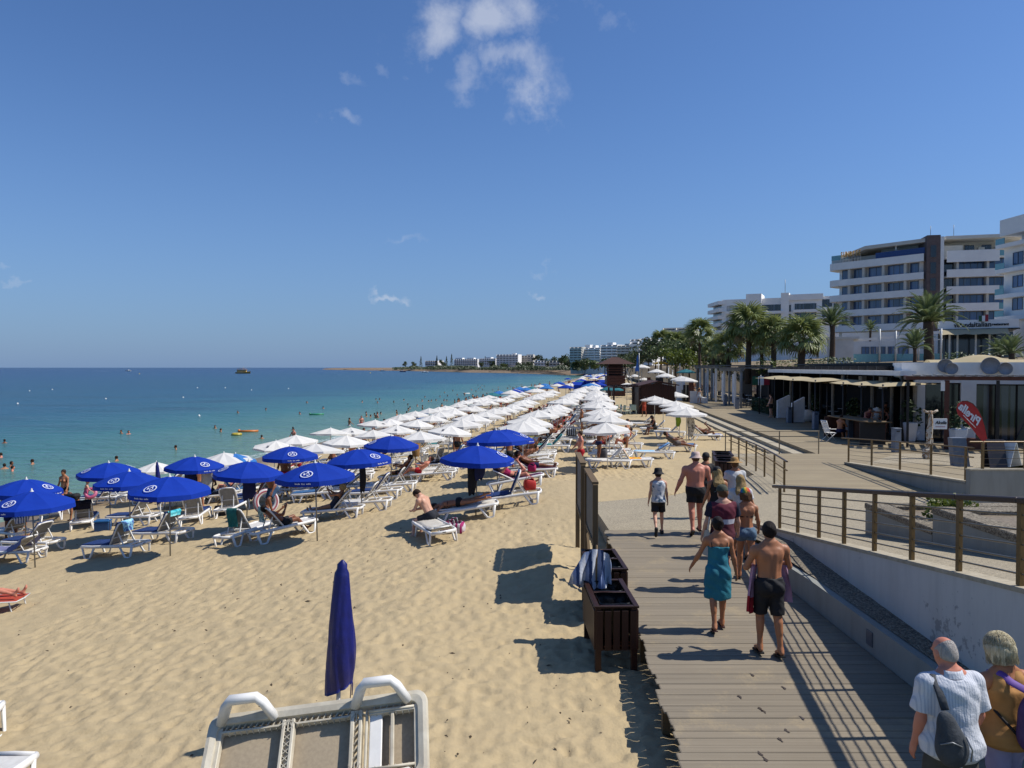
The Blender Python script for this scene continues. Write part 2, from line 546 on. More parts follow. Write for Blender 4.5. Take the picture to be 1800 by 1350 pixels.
def m_paving():
 """promenade of long boards: joints every 15 cm running across the walk"""
 m,g = newmat("promenade_boards")
 pos = g.n('ShaderNodeNewGeometry').outputs['Position']
 y = g.n('ShaderNodeSeparateXYZ',i={0: pos}).outputs[1]
 k = g.m('DIVIDE',y,.30)
 j = g.m('LESS_THAN',g.m('FRACT',k),.06)
 w = g.n('ShaderNodeTexWhiteNoise',noise_dimensions='1D',i={'W': g.m('FLOOR',k)}).outputs[0]
 col = g.mix(w,lin('#8f8168'),lin('#a39577'))
 col = g.mix(g.m('MULTIPLY',g.noise(pos,.8,6,.62),.8),col,lin('#7d715c'))
 col = g.mix(g.m('MULTIPLY',j,.55),col,lin('#4c4336'))
 p = g.n('ShaderNodeBsdfPrincipled',i={'Base Color': col,'Roughness': .8,'Specular IOR Level': .25})
 bp = g.n('ShaderNodeBump',i={'Strength': .4,'Distance': .01,'Height': g.m('SUBTRACT',g.noise(pos,15,4,.6),j)})
 g.t.links.new(bp.outputs[0],p.inputs['Normal'])
 g.n('ShaderNodeOutputMaterial',i={0: p.outputs[0]})
 return m
M_SAND,M_SEA = m_sand(),m_sea()
M_AGG = m_aggregate("exposed_aggregate",'#7d7464','#a2977f','#bcae92',scale=60)
M_AGGD = m_aggregate("dark_gravel_concrete",'#4d463c','#7d7362','#aaa08c',scale=48)
M_LOWWALL = m_plaster("bare_concrete",'#8f9089','#6f7069')
M_PAINTED = m_plaster("flaking_painted_wall",'#c4c2bb','#a5a39d',chips=.45)
M_COPING = mat("pale_coping",'#b5aa92','#978c75',rough=.8,scale=9,world_co=True,bump=.2)
M_DECK = m_wood("boardwalk_timber",'#6f6555','#958a77',axis=0,rough=.75,dust=True)
M_BIN = m_wood("dark_stained_timber",'#26130c','#3c2016',axis=2,rough=.5)
M_BINH = m_wood("dark_stained_rim",'#22110b','#351c13',axis=1,rough=.5)
M_PANELWOOD = m_wood("weathered_frame_timber",'#5a4a34','#776346',axis=2,rough=.7)
M_RAILWOOD = m_wood("brown_handrail_timber",'#33271f','#4d3d32',axis=1,rough=.38,world_co=True)
M_BRONZE = mat("bronze_painted_post",'#7b6239','#63502f',rough=.45,scale=12,metal=.25)
M_WIRE = mat("steel_wire",'#8a7f6c','#6f675a',rough=.4,metal=.7)
M_PAVE = m_paving()
M_WHITEP = mat("white_render",'#eceae5','#d8d7d3',rough=.8,scale=1.5,world_co=True)
M_GREYP = mat("grey_white_render",'#d6d7d7','#c0c3c5',rough=.8,scale=.8,world_co=True)
M_DARK = mat("dark_trim_and_shade",'#15110f','#0d0b0a',rough=.8,world_co=True)  # near-black trim; on the cafe back walls it stands in for deep shade
M_BLACK = mat("black_plastic",'#0b0b0c','#121213',rough=.35,bump=.6,bscale=18)
M_GREEN = mat("lawn_green",'#4c5c33','#3a4a26',rough=.9,scale=20,world_co=True,bump=.6)
M_LAND = mat("dry_ground",'#8d7b5d','#6e6048',rough=.95,scale=.4,world_co=True,bump=.3)
M_ROCK = mat("coastal_rock",'#8f7a60','#5e4d3c',rough=.95,scale=.16,world_co=True,bump=.8,bscale=.5)
# ------------------------------------------------------------------ sea and sand
def build_sea():
 b = MB()
 xs = [-30000,-8000,-2500,-900,-300,-100,-40,0,60,200,800,3000]
 ys = [-600,-50,0,30,80,200,500,1200,3000,9000,40000]
 b.sheet([[(x,y,SEA_Z) for x in xs] for y in ys],smooth=False)
 b.build("sea",M_SEA,kind='structure')
def build_sand():
 xs = np.concatenate([np.arange(-60,-16,.5),np.arange(-16,-9,.1),np.arange(-9,6.5,.05),np.arange(6.5,18,.2),np.arange(18,112,1.5)])
 ys,y = [],3.5
 while y < 620:
  ys.append(y)
  y += max(.045,.0052 * y)
 ys = np.array(ys)
 X,Y = np.meshgrid(xs,ys)
 Z = sand_h(X,Y)
 L = shore_l(X,Y)
 wx = X + .25 * (vnoise(X * .9,Y * .9,5) - .5)
 n1 = np.abs(vnoise(wx * 4.9,Y * 5.6,1) * 2 - 1)
 n2 = np.abs(vnoise(X * 8.3 + 3,Y * 9.0,2) * 2 - 1)
 n3 = vnoise(X * .35,Y * .35,3) - .5
 n4 = vnoise(X * 9.3,Y * 9.9,8) - .5
 amp = np.clip((24 - L) / 4,.12,1)
 d = np.maximum(np.abs(X - 4.3) - 2.3,0) ** 2 + np.maximum(np.abs(Y - 23.0) - 1.8,0) ** 2
 flat = 1 - .75 * np.exp(-d / 2.5)
 Z = Z + amp * flat * (.04 - .048 * n1 - .040 * n2 + .05 * n3 + .018 * n4)
 # banked mounds beside the sign panel
 Z = Z + .20 * np.exp(-(((X - .75) / .55) ** 2 + ((Y - 16.2) / 1.6) ** 2)) * (.6 + .8 * vnoise(X * 3,Y * 3,4))
 # keep the sand below the boardwalk, the paved landing and the promenade
 under = ((X > 1.9 + (Y - 7) * .045) & (Y < 17.6)) | ((X > 2.35) & (Y >= 17.2) & (Y < 21.4)) | (X > np.interp(Y,[21,24,31.5,34,70,120,620],[2.6,6.9,9.6,13.0,16.6,21.8,80]))
 Z = np.where(under,np.minimum(Z,-.62),Z)
 me = bpy.data.meshes.new("sand")
 nx,ny = len(xs),len(ys)
 v = np.stack([X,Y,Z],-1).reshape(-1,3)
 i = (np.arange(ny - 1)[:,None] * nx + np.arange(nx - 1)[None,:]).reshape(-1)
 f = np.stack([i,i + 1,i + nx + 1,i + nx],-1)
 me.vertices.add(len(v))
 me.vertices.foreach_set('co',v.ravel())
 me.loops.add(f.size)
 me.loops.foreach_set('vertex_index',f.ravel())
 me.polygons.add(len(f))
 me.polygons.foreach_set('loop_start',np.arange(0,f.size,4))
 me.polygons.foreach_set('use_smooth',np.ones(len(f),bool))
 me.update(calc_edges=True)
 me.materials.append(M_SAND)
 link("sand",me,kind='structure')
build_sea()
build_sand()
# ------------------------------------------------------------------ boardwalk
def build_boardwalk():
 root = thing("boardwalk",None,None)
 root['kind'] = 'structure'
 b = MB()
 le = lambda y: 1.67 + (y - 7.1) * .0515
 for x in (0.12,1.55,3.0):
  b.bar((le(5.2) + x,5.0,-.12),(le(17.3) + x,17.35,-.12),.08,.16)
 for y in (6.5,8.6,10.7,12.8,14.9,17.0):
  b.bar((le(y) + .06,y,-.6),(le(y) + .06,y,-.05),.09)
 b.build("joist",M_PANELWOOD,root)
 y,k = 4.6,0
 mb = MB().box((0,0,0),(1,.139,.028),bev=.004)
 me = mb.mesh("plank",M_DECK)
 while y < 17.42:
  l = le(y) + rnd.uniform(-.05,.035)
  o = link("plank",me,root,loc=((l + 4.82) / 2,y,-.014 + rnd.uniform(-.0025,.0025)))
  o.scale = (4.82 - l,1,1)
  o.rotation_euler = (0,0,rnd.uniform(-.0015,.0015))
  y += .1465
  k += 1
build_boardwalk()
# ------------------------------------------------------------------ landing, ramp, low walls
def wall_z(y):
 return max(.05,.42 + (15.7 - y) * .144)
def wall_x(y):
 return 5.18 + (y - 7.5) * .052
def build_landing():
 b = MB()
 poly = [(2.3,17.42),(14.2,17.42),(30,17.42),(30,33.0),(9.7,33.0),(9.2,31.5),(8.7,26.5),(7.0,24.3),(4.8,22.2),(2.25,21.0)]
 b.slab(poly,-.5,0.0)
 b.build("paved_landing",M_AGG,kind='structure')
 # boarded walk lying on the landing, running into the promenade
 b = MB()
 b.slab([(9.0,24.2),(13.1,22.6),(13.35,28.6),(17.2,33.0),(12.0,33.0),(9.75,31.6)],.0,.006)
 b.build("boarded_path",M_PAVE,kind='structure')
 # ramp rising toward the viewer
 b = MB()
 ys = [17.6,16.5,15.7,14,12,10,8,6,4]
 rows = [[(wall_x(y) + .12,y,max(.004,wall_z(y) - .06)),(7.3,y,max(.004,wall_z(y) - .06)),(14.5,y,max(.004,wall_z(y) - .06))] for y in ys]
 b.sheet(rows,smooth=False)
 b.build("ramp",M_AGG,kind='structure')
 # low kerb of the gravel strip beside the boardwalk
 k = MB()
 ys = [4.0,8,12,16.0,17.2]
 zt = lambda y: .40 if y < 14.5 else max(.12,.40 - (y - 14.5) * .1)
 kerb = thing("low_wall","grey concrete kerb wall with gravel top along the right side of the boardwalk","wall")
 rows = []
 for y in ys:
  rows.append([(4.83,y,-.2),(4.83,y,zt(y)),(4.97,y,zt(y)),(4.97,y,-.2)])
 k.sheet(rows,smooth=False,close=True)
 k.build("wall_face",M_LOWWALL,kerb)
 s = MB()
 rows = []
 for y in np.linspace(4.0,17.2,60):
  xs = np.linspace(4.95,wall_x(y) + .03,8)
  rows.append([(x,y,zt(y) + .004 + .012 * float(vnoise(np.array(x * 14),np.array(y * 14),3))) for x in xs])
 s.sheet(rows)
 s.build("gravel_top",M_AGGD,kerb)
 n = MB()
 n.box((4.822,9.9,.2),(.012,.17,.20),bev=.004)
 n.box((4.816,9.9,.2),(.006,.12,.14))
 n.build("wall_lamp",mat("grey_lamp",'#5c6066','#4a4e54',rough=.4),kerb)
 # painted retaining wall of the ramp, with coping
 w = thing("retaining_wall","white painted wall with flaking paint that carries the ramp handrail","wall")
 b = MB()
 rows = []
 ys = [4.0,6,8,10,12,14,15.7,17.0,18.2]
 for y in ys:
  x,z = wall_x(y),wall_z(y)
  rows.append([(x,y,-.1),(x,y,z - .05),(x + .22,y,z - .05),(x + .22,y,-.1)])
 b.sheet(rows,smooth=False,close=True)
 b.build("wall_body",M_PAINTED,w)
 b = MB()
 rows = []
 for y in ys:
  x,z = wall_x(y) - .012,wall_z(y)
  rows.append([(x,y,z - .048),(x,y,z),(x + .25,y,z),(x + .25,y,z - .048)])
 b.sheet(rows,smooth=False,close=True)
 b.build("coping",M_COPING,w)
 # stepped concrete planters beyond the ramp
 for nm,lab,y0,y1,zt_ in (("planter","lower stepped concrete planter with a leafy green bush",12.62,15.0,1.1),
                                 ("planter","upper stepped concrete planter with grassy weeds",5.0,12.6,1.47)):
  t = thing(nm,lab,"planter")
  x0,x1 = 7.2,13.4
  b = MB()
  b.box(((x0 + .09),(y0 + y1) / 2,zt_ / 2 - .06),(.18,y1 - y0,zt_ - .12))
  b.box(((x0 + x1) / 2 + .1,y1 - .09,zt_ / 2 - .06),(x1 - x0 - .2,.176,zt_ - .124))
  b.box(((x0 + x1) / 2 + .1,y0 + .09,zt_ / 2 - .06),(x1 - x0 - .2,.176,zt_ - .124))
  b.build("planter_wall",M_LOWWALL,t)
  b = MB()
  b.box((x0 + .17,(y0 + y1) / 2,zt_ - .06),(.38,y1 - y0 + .02,.12),bev=.015)
  b.box(((x0 + x1) / 2 + .2,y1 - .17,zt_ - .062),(x1 - x0 - .4,.36,.116),bev=.015)
  b.box(((x0 + x1) / 2 + .2,y0 + .17,zt_ - .062),(x1 - x0 - .4,.36,.116),bev=.015)
  b.box((x1 - .17,(y0 + y1) / 2,zt_ - .064),(.34,y1 - y0 - .7,.112),bev=.015)
  b.build("planter_rim",M_AGGD,t)
  s = MB()
  rows = [[(x,y,zt_ - .10 + .03 * float(vnoise(np.array(x * 3),np.array(y * 3),6))) for x in np.linspace(x0 + .3,x1 - .3,14)] for y in np.linspace(y0 + .3,y1 - .3,14)]
  s.sheet(rows)
  s.build("soil",mat("gravelly_soil",'#8a7c66','#5f5342',scale=18,world_co=True,bump=.6),t)
 # second retaining wall, rising to the right, and the wall in front of the lawn
 w = thing("retaining_wall","grey concrete wall under the second railing beyond the planters","wall")
 b = MB()
 pts = [(13.2,29.3,.06),(13.1,26.5,.24),(13.0,23.6,.42),(12.92,21.0,.58)]
 rows = [[(x,y,-.2),(x,y,z),(x + .22,y,z),(x + .22,y,-.2)] for x,y,z in pts]
 b.sheet(rows,smooth=False,close=True)
 b.build("wall_body",M_LOWWALL,w)
 b = MB()
 rows = [[(x - .015,y,z),(x - .015,y,z + .04),(x + .24,y,z + .04),(x + .24,y,z)] for x,y,z in pts]
 b.sheet(rows,smooth=False,close=True)
 b.build("coping",M_COPING,w)
 w2 = thing("retaining_wall","taller grey concrete wall at the edge of the lawn","wall")
 b = MB()
 b.box((17.6,20.85,.40),(9.4,.22,1.1))
 b.build("wall_body",M_LOWWALL,w2)
 b = MB()
 b.box((17.6,20.85,.97),(9.42,.25,.04))
 b.build("coping",M_COPING,w2)
 b = MB()
 rows = [[(x,y,z) for x in (17.0,19,22,30)] for y,z in ((20.9,.90),(23.5,.86),(27.0,.012))]
 b.sheet(rows,smooth=False)
 b.build("lawn",M_GREEN,kind='structure')
 b = MB()
 b.sheet([[(13.15,29.3,.03),(13.05,26.5,.2),(12.95,23.6,.38),(12.9,21.0,.54)],[(17.0,29.6,.012),(17.0,26.5,.12),(17.0,23.6,.40),(17.0,20.9,.60)]],smooth=False)
 b.build("side_ramp",M_PAVE,kind='structure')
build_landing()
# ------------------------------------------------------------------ promenade with steps
PO = Vector((17.4,33.6,0))
PE = Vector((.108,1,0)).normalized()
PN = Vector((PE.y,-PE.x,0))
def prom(s,t,z=0.0):
 return PO + PE * s + PN * t + Vector((0,0,z))
def build_promenade():
 edge = lambda y: 13.6 + (y - 32.9) * .1016
 b = MB()
 b.slab([(edge(33.0),33.0),(34,33.0),(60,120),(edge(150) + 6,150),(edge(150),150)],-.7,.0)
 b.build("promenade",M_PAVE,kind='structure')
 st = mat("pale_step_stone",'#b2a78f','#998f79',rough=.8,scale=5,world_co=True,bump=.2)
 for k,z in ((1,-.17),(2,-.34)):
  b = MB()
  o1 = .62 * (k - 1) + .01
  o2 = .62 * k
  b.slab([(edge(33.02) - o2,33.02),(edge(33.02) - o1,33.02),(edge(120) - o1,120),(edge(120) - o2,120)],-.75,z)
  b.build("step",st,kind='structure')
build_promenade()
def railing(label,pts,h,top,mat_post,mat_top,post=(.045,.06),wires=5,topw=.07,toph=.045,mid=None,wr=.006):
 """posts at pts (x, y, z), wires between, handrail on top"""
 t = thing("railing",label,"railing")
 for p in pts:
  b = MB()
  b.box((p[0],p[1],p[2] + h / 2),(post[0],post[1],h),bev=.004)
  b.build("post",mat_post,t)
 for i in range(wires):
  zz = h * (i + .8) / (wires + .6)
  b = MB()
  b.tube([(p[0],p[1],p[2] + zz) for p in pts],wr,6)
  b.build("wire",M_WIRE,t)
 b = MB()
 ex = (Vector(pts[0]) - Vector(pts[1])) * .32
 ex2 = (Vector(pts[-1]) - Vector(pts[-2])) * top
 P = [Vector(pts[0]) + ex] + [Vector(p) for p in pts] + [Vector(pts[-1]) + ex2]
 for a,c in zip(P[:-1],P[1:]):
  b.bar(a + Vector((0,0,h + toph / 2)),c + Vector((0,0,h + toph / 2)),topw,toph,bev=.012)
 b.build("handrail",mat_top,t)
 if mid:
  b = MB()
  for a,c in zip(P[:-1],P[1:]):
   b.bar(a + Vector((0,0,mid)),c + Vector((0,0,mid)),.035,.035)
  b.build("rail",mat_post,t)
 return t
ys = [15.7 - 1.15 * k for k in range(9)]
railing("bronze railing with wires and a broad dark wooden handrail along the ramp wall",[(wall_x(y) + .1,y,wall_z(y)) for y in ys],.86,.3,
  M_BRONZE,M_RAILWOOD,post=(.05,.065),topw=.12,toph=.065,wires=5,wr=.011)
railing("bronze railing on the rising wall beyond the planters",[(13.32,29.2,.1),(13.26,27.2,.24),(13.2,25.1,.37),(13.12,23.1,.49),(13.04,21.2,.61)],.93,.2,
  M_BRONZE,M_BRONZE,post=(.05,.065),topw=.06,toph=.04,wires=5,mid=.68)
railing("bronze railing on the lawn wall near the feather flag",[(13.3,20.85,.99),(14.5,20.85,.99),(15.7,20.85,.99),(16.9,20.85,.99)],.74,.3,
  M_BRONZE,M_BRONZE,post=(.06,.065),topw=.06,toph=.04,wires=4,mid=.52)
railing("bronze railing beside the double litter bins at the landing edge",[(9.35,31.5,0),(9.28,30.2,0),(9.18,28.9,0),(9.06,27.4,0),(8.9,26.0,0),(8.68,24.4,0),(8.42,22.8,0)],.97,.25,
  M_BRONZE,M_RAILWOOD,post=(.05,.06),topw=.06,toph=.04,wires=4,mid=.72)
railing("thin steel railing across the end of the beach steps",[(9.5,32.85,0),(11.9,32.85,0),(13.65,32.85,0)],1.0,.02,
  M_WIRE,M_WIRE,post=(.04,.04),topw=.045,toph=.035,wires=3,mid=.78)
# ------------------------------------------------------------------ land behind the promenade, headland
def build_land():
 b = MB()
 rows = []
 for y in (33,60,90,120,160,260,420,650,900):
  base = prom(y - 33.6,0)
  x0 = base.x + (6.8 if y < 130 else 0)
  rows.append([(x0,y,-.05),(x0 + 1.0,y,-.03),(x0 + 2.5,y,3.4),(x0 + 8,y,4.3),(x0 + 60,y,5.5 + y * .006),(x0 + 400,y,12 + y * .012)])
 b.sheet(rows)
 b.build("terrain",M_LAND,kind='structure')
 # the headland across the bay
 sh = [(60,560),(35,660),(0,800),(-60,930),(-130,1150),(-230,1430),(-330,1620),(-480,1950),(-600,2350)]
 rows = []
 for k,(x,y) in enumerate(sh):
  f = 1 - k / (len(sh) - 1)
  hgt = 1.7 + 1.6 * f
  d = Vector((x + 60,y,0)).normalized()
  r = []
  for q,(o,z) in enumerate(((-14,-3.4),(-2,-1.2),(6,.4),(16,hgt * .45),(45,hgt * .8),(130,hgt),(420,hgt * 1.5),(1200,2))):
   j = rnd.uniform(-.35,.35) * abs(z) if 0 < q < 5 else 0
   r.append((x + d.x * o * (.3 + .7 * f) + (o if k < 3 else 0) * .6,y + o * (1 + (1 - f) * 2),z + j))
  rows.append(r)
 fine = []
 for a,c in zip(rows[:-1],rows[1:]):
  for t in range(8):
   r = []
   for p,q in zip(a,c):
    v = Vector(p).lerp(Vector(q),t / 8)
    w = float(vnoise(np.array(v.x * .05),np.array(v.y * .05),9)) - .5
    r.append((v.x + w * 14,v.y + w * 14,v.z + (w * 2.2 if v.z > -1.5 else 0)))
   fine.append(r)
 fine.append(rows[-1])
 b = MB()
 b.sheet(fine)
 b.build("headland",M_ROCK,kind='structure')
build_land()
# bits of litter, twigs and small stones lying on the near sand
b = MB()
for k in range(420):
 y = 7.5 + 16 * rnd.random() ** 1.3
 x = rnd.uniform(-.75,.16) * y * .9
 if x > 1.2:
  continue
 z = sand_z(x,y) + .01
 r = rnd.uniform(.006,.02)
 a = rnd.uniform(0,3.14)
 l = rnd.choice((1,1,1.6,4))
 c,s_ = math.cos(a) * r * l,math.sin(a) * r * l
 b.add([(x - c,y - s_,z - .012),(x + s_ / l,y - c / l,z),(x + c,y + s_,z),(x - s_ / l,y + c / l,z),(x,y,z + r * .8)],[(0,1,4),(1,2,4),(2,3,4),(3,0,4)])
b.build("beach_litter",mat("dark_debris",'#5a4a36','#2f261b',rough=.9,scale=1.5,world_co=True),label="scattered twigs and small dark stones on the near sand",kind='stuff')
# ------------------------------------------------------------------ people: one continuous skin per figure
def smin(a,b,k):
 h = np.clip(.5 + .5 * (b - a) / k,0,1)
 return b * (1 - h) + a * h - k * h * (1 - h)
def surface_nets(f,lo,h):
 ins = f < 0
 nx,ny,nz = f.shape
 c = np.zeros((nx - 1,ny - 1,nz - 1),np.int8)
 for a in (0,1):
  for b in (0,1):
   for d in (0,1):
    c += ins[a:nx - 1 + a,b:ny - 1 + b,d:nz - 1 + d]
 mixed = (c > 0) & (c < 8)
 I = np.argwhere(mixed)
 idx = -np.ones(mixed.shape,np.int64)
 idx[mixed] = np.arange(len(I))
 acc = np.zeros((len(I),3))
 cnt = np.zeros(len(I))
 i,j,k = I.T
 crn = {(a,b,d): f[i + a,j + b,k + d] for a in (0,1) for b in (0,1) for d in (0,1)}
 for ax in range(3):
  for u in (0,1):
   for v in (0,1):
    p = [u,v]
    p.insert(ax,0)
    q = [u,v]
    q.insert(ax,1)
    v0,v1 = crn[tuple(p)],crn[tuple(q)]
    cr = (v0 < 0) != (v1 < 0)
    t = np.where(cr,v0 / np.where(cr,v0 - v1,1),0)
    e = np.tile(np.array(p,float),(len(I),1))
    e[:,ax] = t
    acc[cr] += e[cr]
    cnt[cr] += 1
 V = (I + acc / cnt[:,None]) * h + np.array(lo)
 F = []
 for ax in range(3):
  sl0,sl1 = [slice(None)] * 3,[slice(None)] * 3
  sl0[ax],sl1[ax] = slice(0,-1),slice(1,None)
  v0,v1 = ins[tuple(sl0)],ins[tuple(sl1)]
  E = np.argwhere(v0 != v1)
  o = [q for q in range(3) if q != ax]
  ok = np.all([(E[:,q] > 0) & (E[:,q] < f.shape[q] - 1) for q in o],axis=0)
  E = E[ok]
  if not len(E):
   continue
  q = []
  for du,dv in ((-1,-1),(0,-1),(0,0),(-1,0)):
   e = E.copy()
   e[:,o[0]] += du
   e[:,o[1]] += dv
   q.append(idx[e[:,0],e[:,1],e[:,2]])
  q = np.stack(q,-1)
  flip = v0[tuple(E.T)]
  if ax == 1:
   flip = ~flip
  q[~flip] = q[~flip][:,::-1]
  F.append(q)
 return V,np.concatenate(F)
def pr_dist(p,P):
 """signed distance of primitive p at points P (..., 3)"""
 k = p[0]
 if k == 'c':
  a,b,ra,rb = np.array(p[1]),np.array(p[2]),p[3],p[4]
  ab = b - a
  L2 = max(float(ab @ ab),1e-9)
  t0 = ((P - a) @ ab) / L2
  t = np.clip(t0,0,1)
  d = np.linalg.norm(P - a - t[...,None] * ab,axis=-1) - (ra + (rb - ra) * t)
  if p[5]:
   d = np.maximum(d,(t0 - 1) * math.sqrt(L2))
  return d
 if k == 'e':
  q = (P - np.array(p[1])) @ np.array(p[3])
  r = np.array(p[2])
  k0 = np.linalg.norm(q / r,axis=-1)
  k1 = np.linalg.norm(q / (r * r),axis=-1) + 1e-9
  return np.where(k0 < 1e-4,-min(r),k0 * (k0 - 1) / k1)
 if k == 't':
  q = (P - np.array(p[1])) @ np.array(p[2])
  lv = np.array(p[3])
  z = q[...,2]
  zc = np.clip(z,lv[0,0],lv[-1,0])
  rx,ry,yo = (np.interp(zc,lv[:,0],lv[:,n]) for n in (1,2,3))
  d = (np.sqrt((q[...,0] / rx) ** 2 + ((q[...,1] - yo) / ry) ** 2) - 1) * np.minimum(rx,ry)
  return np.maximum(d,np.maximum(z - lv[-1,0],lv[0,0] - z))
def pr_box(p):
 if p[0] == 'c':
  a,b = np.array(p[1]),np.array(p[2])
  r = max(p[3],p[4])
  return np.minimum(a,b) - r,np.maximum(a,b) + r
 if p[0] == 'e':
  r = max(p[2])
  c = np.array(p[1])
  return c - r,c + r
 lv = np.array(p[3])
 M = np.array(p[2])
 cs = []
 rx = lv[:,1].max()
 ry = (lv[:,2] + np.abs(lv[:,3])).max()
 for x in (-rx,rx):
  for y in (-ry,ry):
   for z in (lv[0,0],lv[-1,0]):
    cs.append(np.array(p[1]) + M @ np.array([x,y,z]))
 cs = np.array(cs)
 return cs.min(0),cs.max(0)
def sdf_mesh(name,prims,m,h=.016,cuts=(),wob=0.0,seed=0,extra=None):
 bx = [pr_box(p) for p in prims]
 lo = np.min([b[0] for b in bx],0) - 3 * h
 hi = np.max([b[1] for b in bx],0) + 3 * h
 n = np.ceil((hi - lo) / h).astype(int) + 1
 f = np.full(n,.25)
 ax = [lo[q] + h * np.arange(n[q]) for q in range(3)]
 for p,(b0,b1) in zip(prims,bx):
  k = p[-1]
  i0 = np.clip(((b0 - k - 2 * h - lo) / h).astype(int),0,n)
  i1 = np.clip(np.ceil((b1 + k + 2 * h - lo) / h).astype(int) + 1,0,n)
  s = tuple(slice(a,b) for a,b in zip(i0,i1))
  P = np.stack(np.meshgrid(*[ax[q][s[q]] for q in range(3)],indexing='ij'),-1)
  f[s] = smin(f[s],pr_dist(p,P),k)
 if cuts:
  P = np.stack(np.meshgrid(*ax,indexing='ij'),-1)
  for pt,nrm in cuts:
   f = np.maximum(f,(P - np.array(pt)) @ np.array(nrm))
 f[f == 0] = 1e-6
 V,Fq = surface_nets(f,lo,h)
 if wob:
  a = np.sin(V @ np.array([31.,7.,13.]) + seed + 2.2 * np.sin(V @ np.array([5.,9.,19.])))
  b = np.sin(V @ np.array([11.,23.,41.]) * .8 + seed * 2 + 2 * np.sin(V @ np.array([17.,4.,8.])))
  c = V.mean(0)
  D = V - c
  D[:,2] *= .2
  D /= (np.linalg.norm(D,axis=1)[:,None] + 1e-6)
  V = V + D * ((a * .6 + b * .4) * wob)[:,None]
 mb = MB()
 mb.v = [tuple(v) for v in V.tolist()]
 mb.f = [tuple(q) for q in Fq.tolist()]
 mb.mi = [0] * len(mb.f)
 mb.sm = [True] * len(mb.f)
 if extra:
  extra(mb)
 return mb.mesh(name,m)
TORSO_M = [(-.15,.07,.06,0),(-.09,.150,.105,-.01),(0,.163,.113,-.012),(.09,.150,.100,0),(.17,.146,.098,.002),(.30,.168,.112,.0),(.40,.176,.108,-.006),(.46,.160,.092,-.01),(.52,.085,.066,-.012),(.55,.06,.055,-.012)]
TORSO_F = [(-.15,.07,.06,0),(-.09,.160,.108,-.012),(0,.165,.112,-.014),(.09,.135,.092,0),(.17,.124,.086,.002),(.30,.140,.094,.0),(.40,.146,.092,-.006),(.46,.132,.080,-.01),(.52,.070,.058,-.012),(.55,.052,.05,-.012)]
def rotx(a):
 return np.array(Matrix.Rotation(a,3,'X'))
def rotz(a):
 return np.array(Matrix.Rotation(a,3,'Z'))
def skin_mat(tone):
 nm = "skin_" + tone
 if nm in MATS:
  return MATS[nm]
 c = {'pale': '#c79a80','pink': '#c4826a','tan': '#a5714f','brown': '#7d4f35','dark': '#5f3b28'}[tone]
 m,g = newmat(nm)
 co = g.n('ShaderNodeTexCoord').outputs['Object']
 a = g.noise(co,5,4,.6)
 col = g.mix(g.m('MULTIPLY',a,.6),lin(c),tuple(x * y for x,y in zip(lin(c),(.86,.70,.64))))
 bp = g.n('ShaderNodeBump',i={'Strength': .12,'Distance': .01,'Height': g.noise(co,30,4,.6)})
 p = g.n('ShaderNodeBsdfPrincipled',i={'Base Color': col,'Roughness': .5,'Specular IOR Level': .4,'Normal': bp.outputs[0],
                                          'Subsurface Weight': .0})
 g.n('ShaderNodeOutputMaterial',i={0: p.outputs[0]})
 MATS[nm] = m
 return m
def hair_mat(tone):
 c1,c2 = {'black': ('#120d0b','#241a15'),'dark': ('#1d130d','#3a2718'),'brown': ('#4a3220','#6d4c30'),'blond': ('#b59a68','#7d6540'),'grey': ('#e6dcbc','#958765'),'white': ('#bdb6ae','#98908a')}[tone]
 nm = "hair_" + tone
 if nm in MATS:
  return MATS[nm]
 m,g = newmat(nm)
 co = g.n('ShaderNodeTexCoord').outputs['Object']
 st = g.n('ShaderNodeVectorMath',operation='MULTIPLY',i={0: co,1: (75,75,6)}).outputs[0]
 a = g.noise(st,1.0,5,.65,.8)
 col = g.mix(g.m('MULTIPLY',g.m('SUBTRACT',a,.3),2.2,clamp=True),lin(c2),lin(c1))
 bp = g.n('ShaderNodeBump',i={'Strength': 1.0,'Distance': .02,'Height': a})
 p = g.n('ShaderNodeBsdfPrincipled',i={'Base Color': col,'Roughness': .6,'Specular IOR Level': .2,'Normal': bp.outputs[0]})
 g.n('ShaderNodeOutputMaterial',i={0: p.outputs[0]})
 MATS[nm] = m
 return m
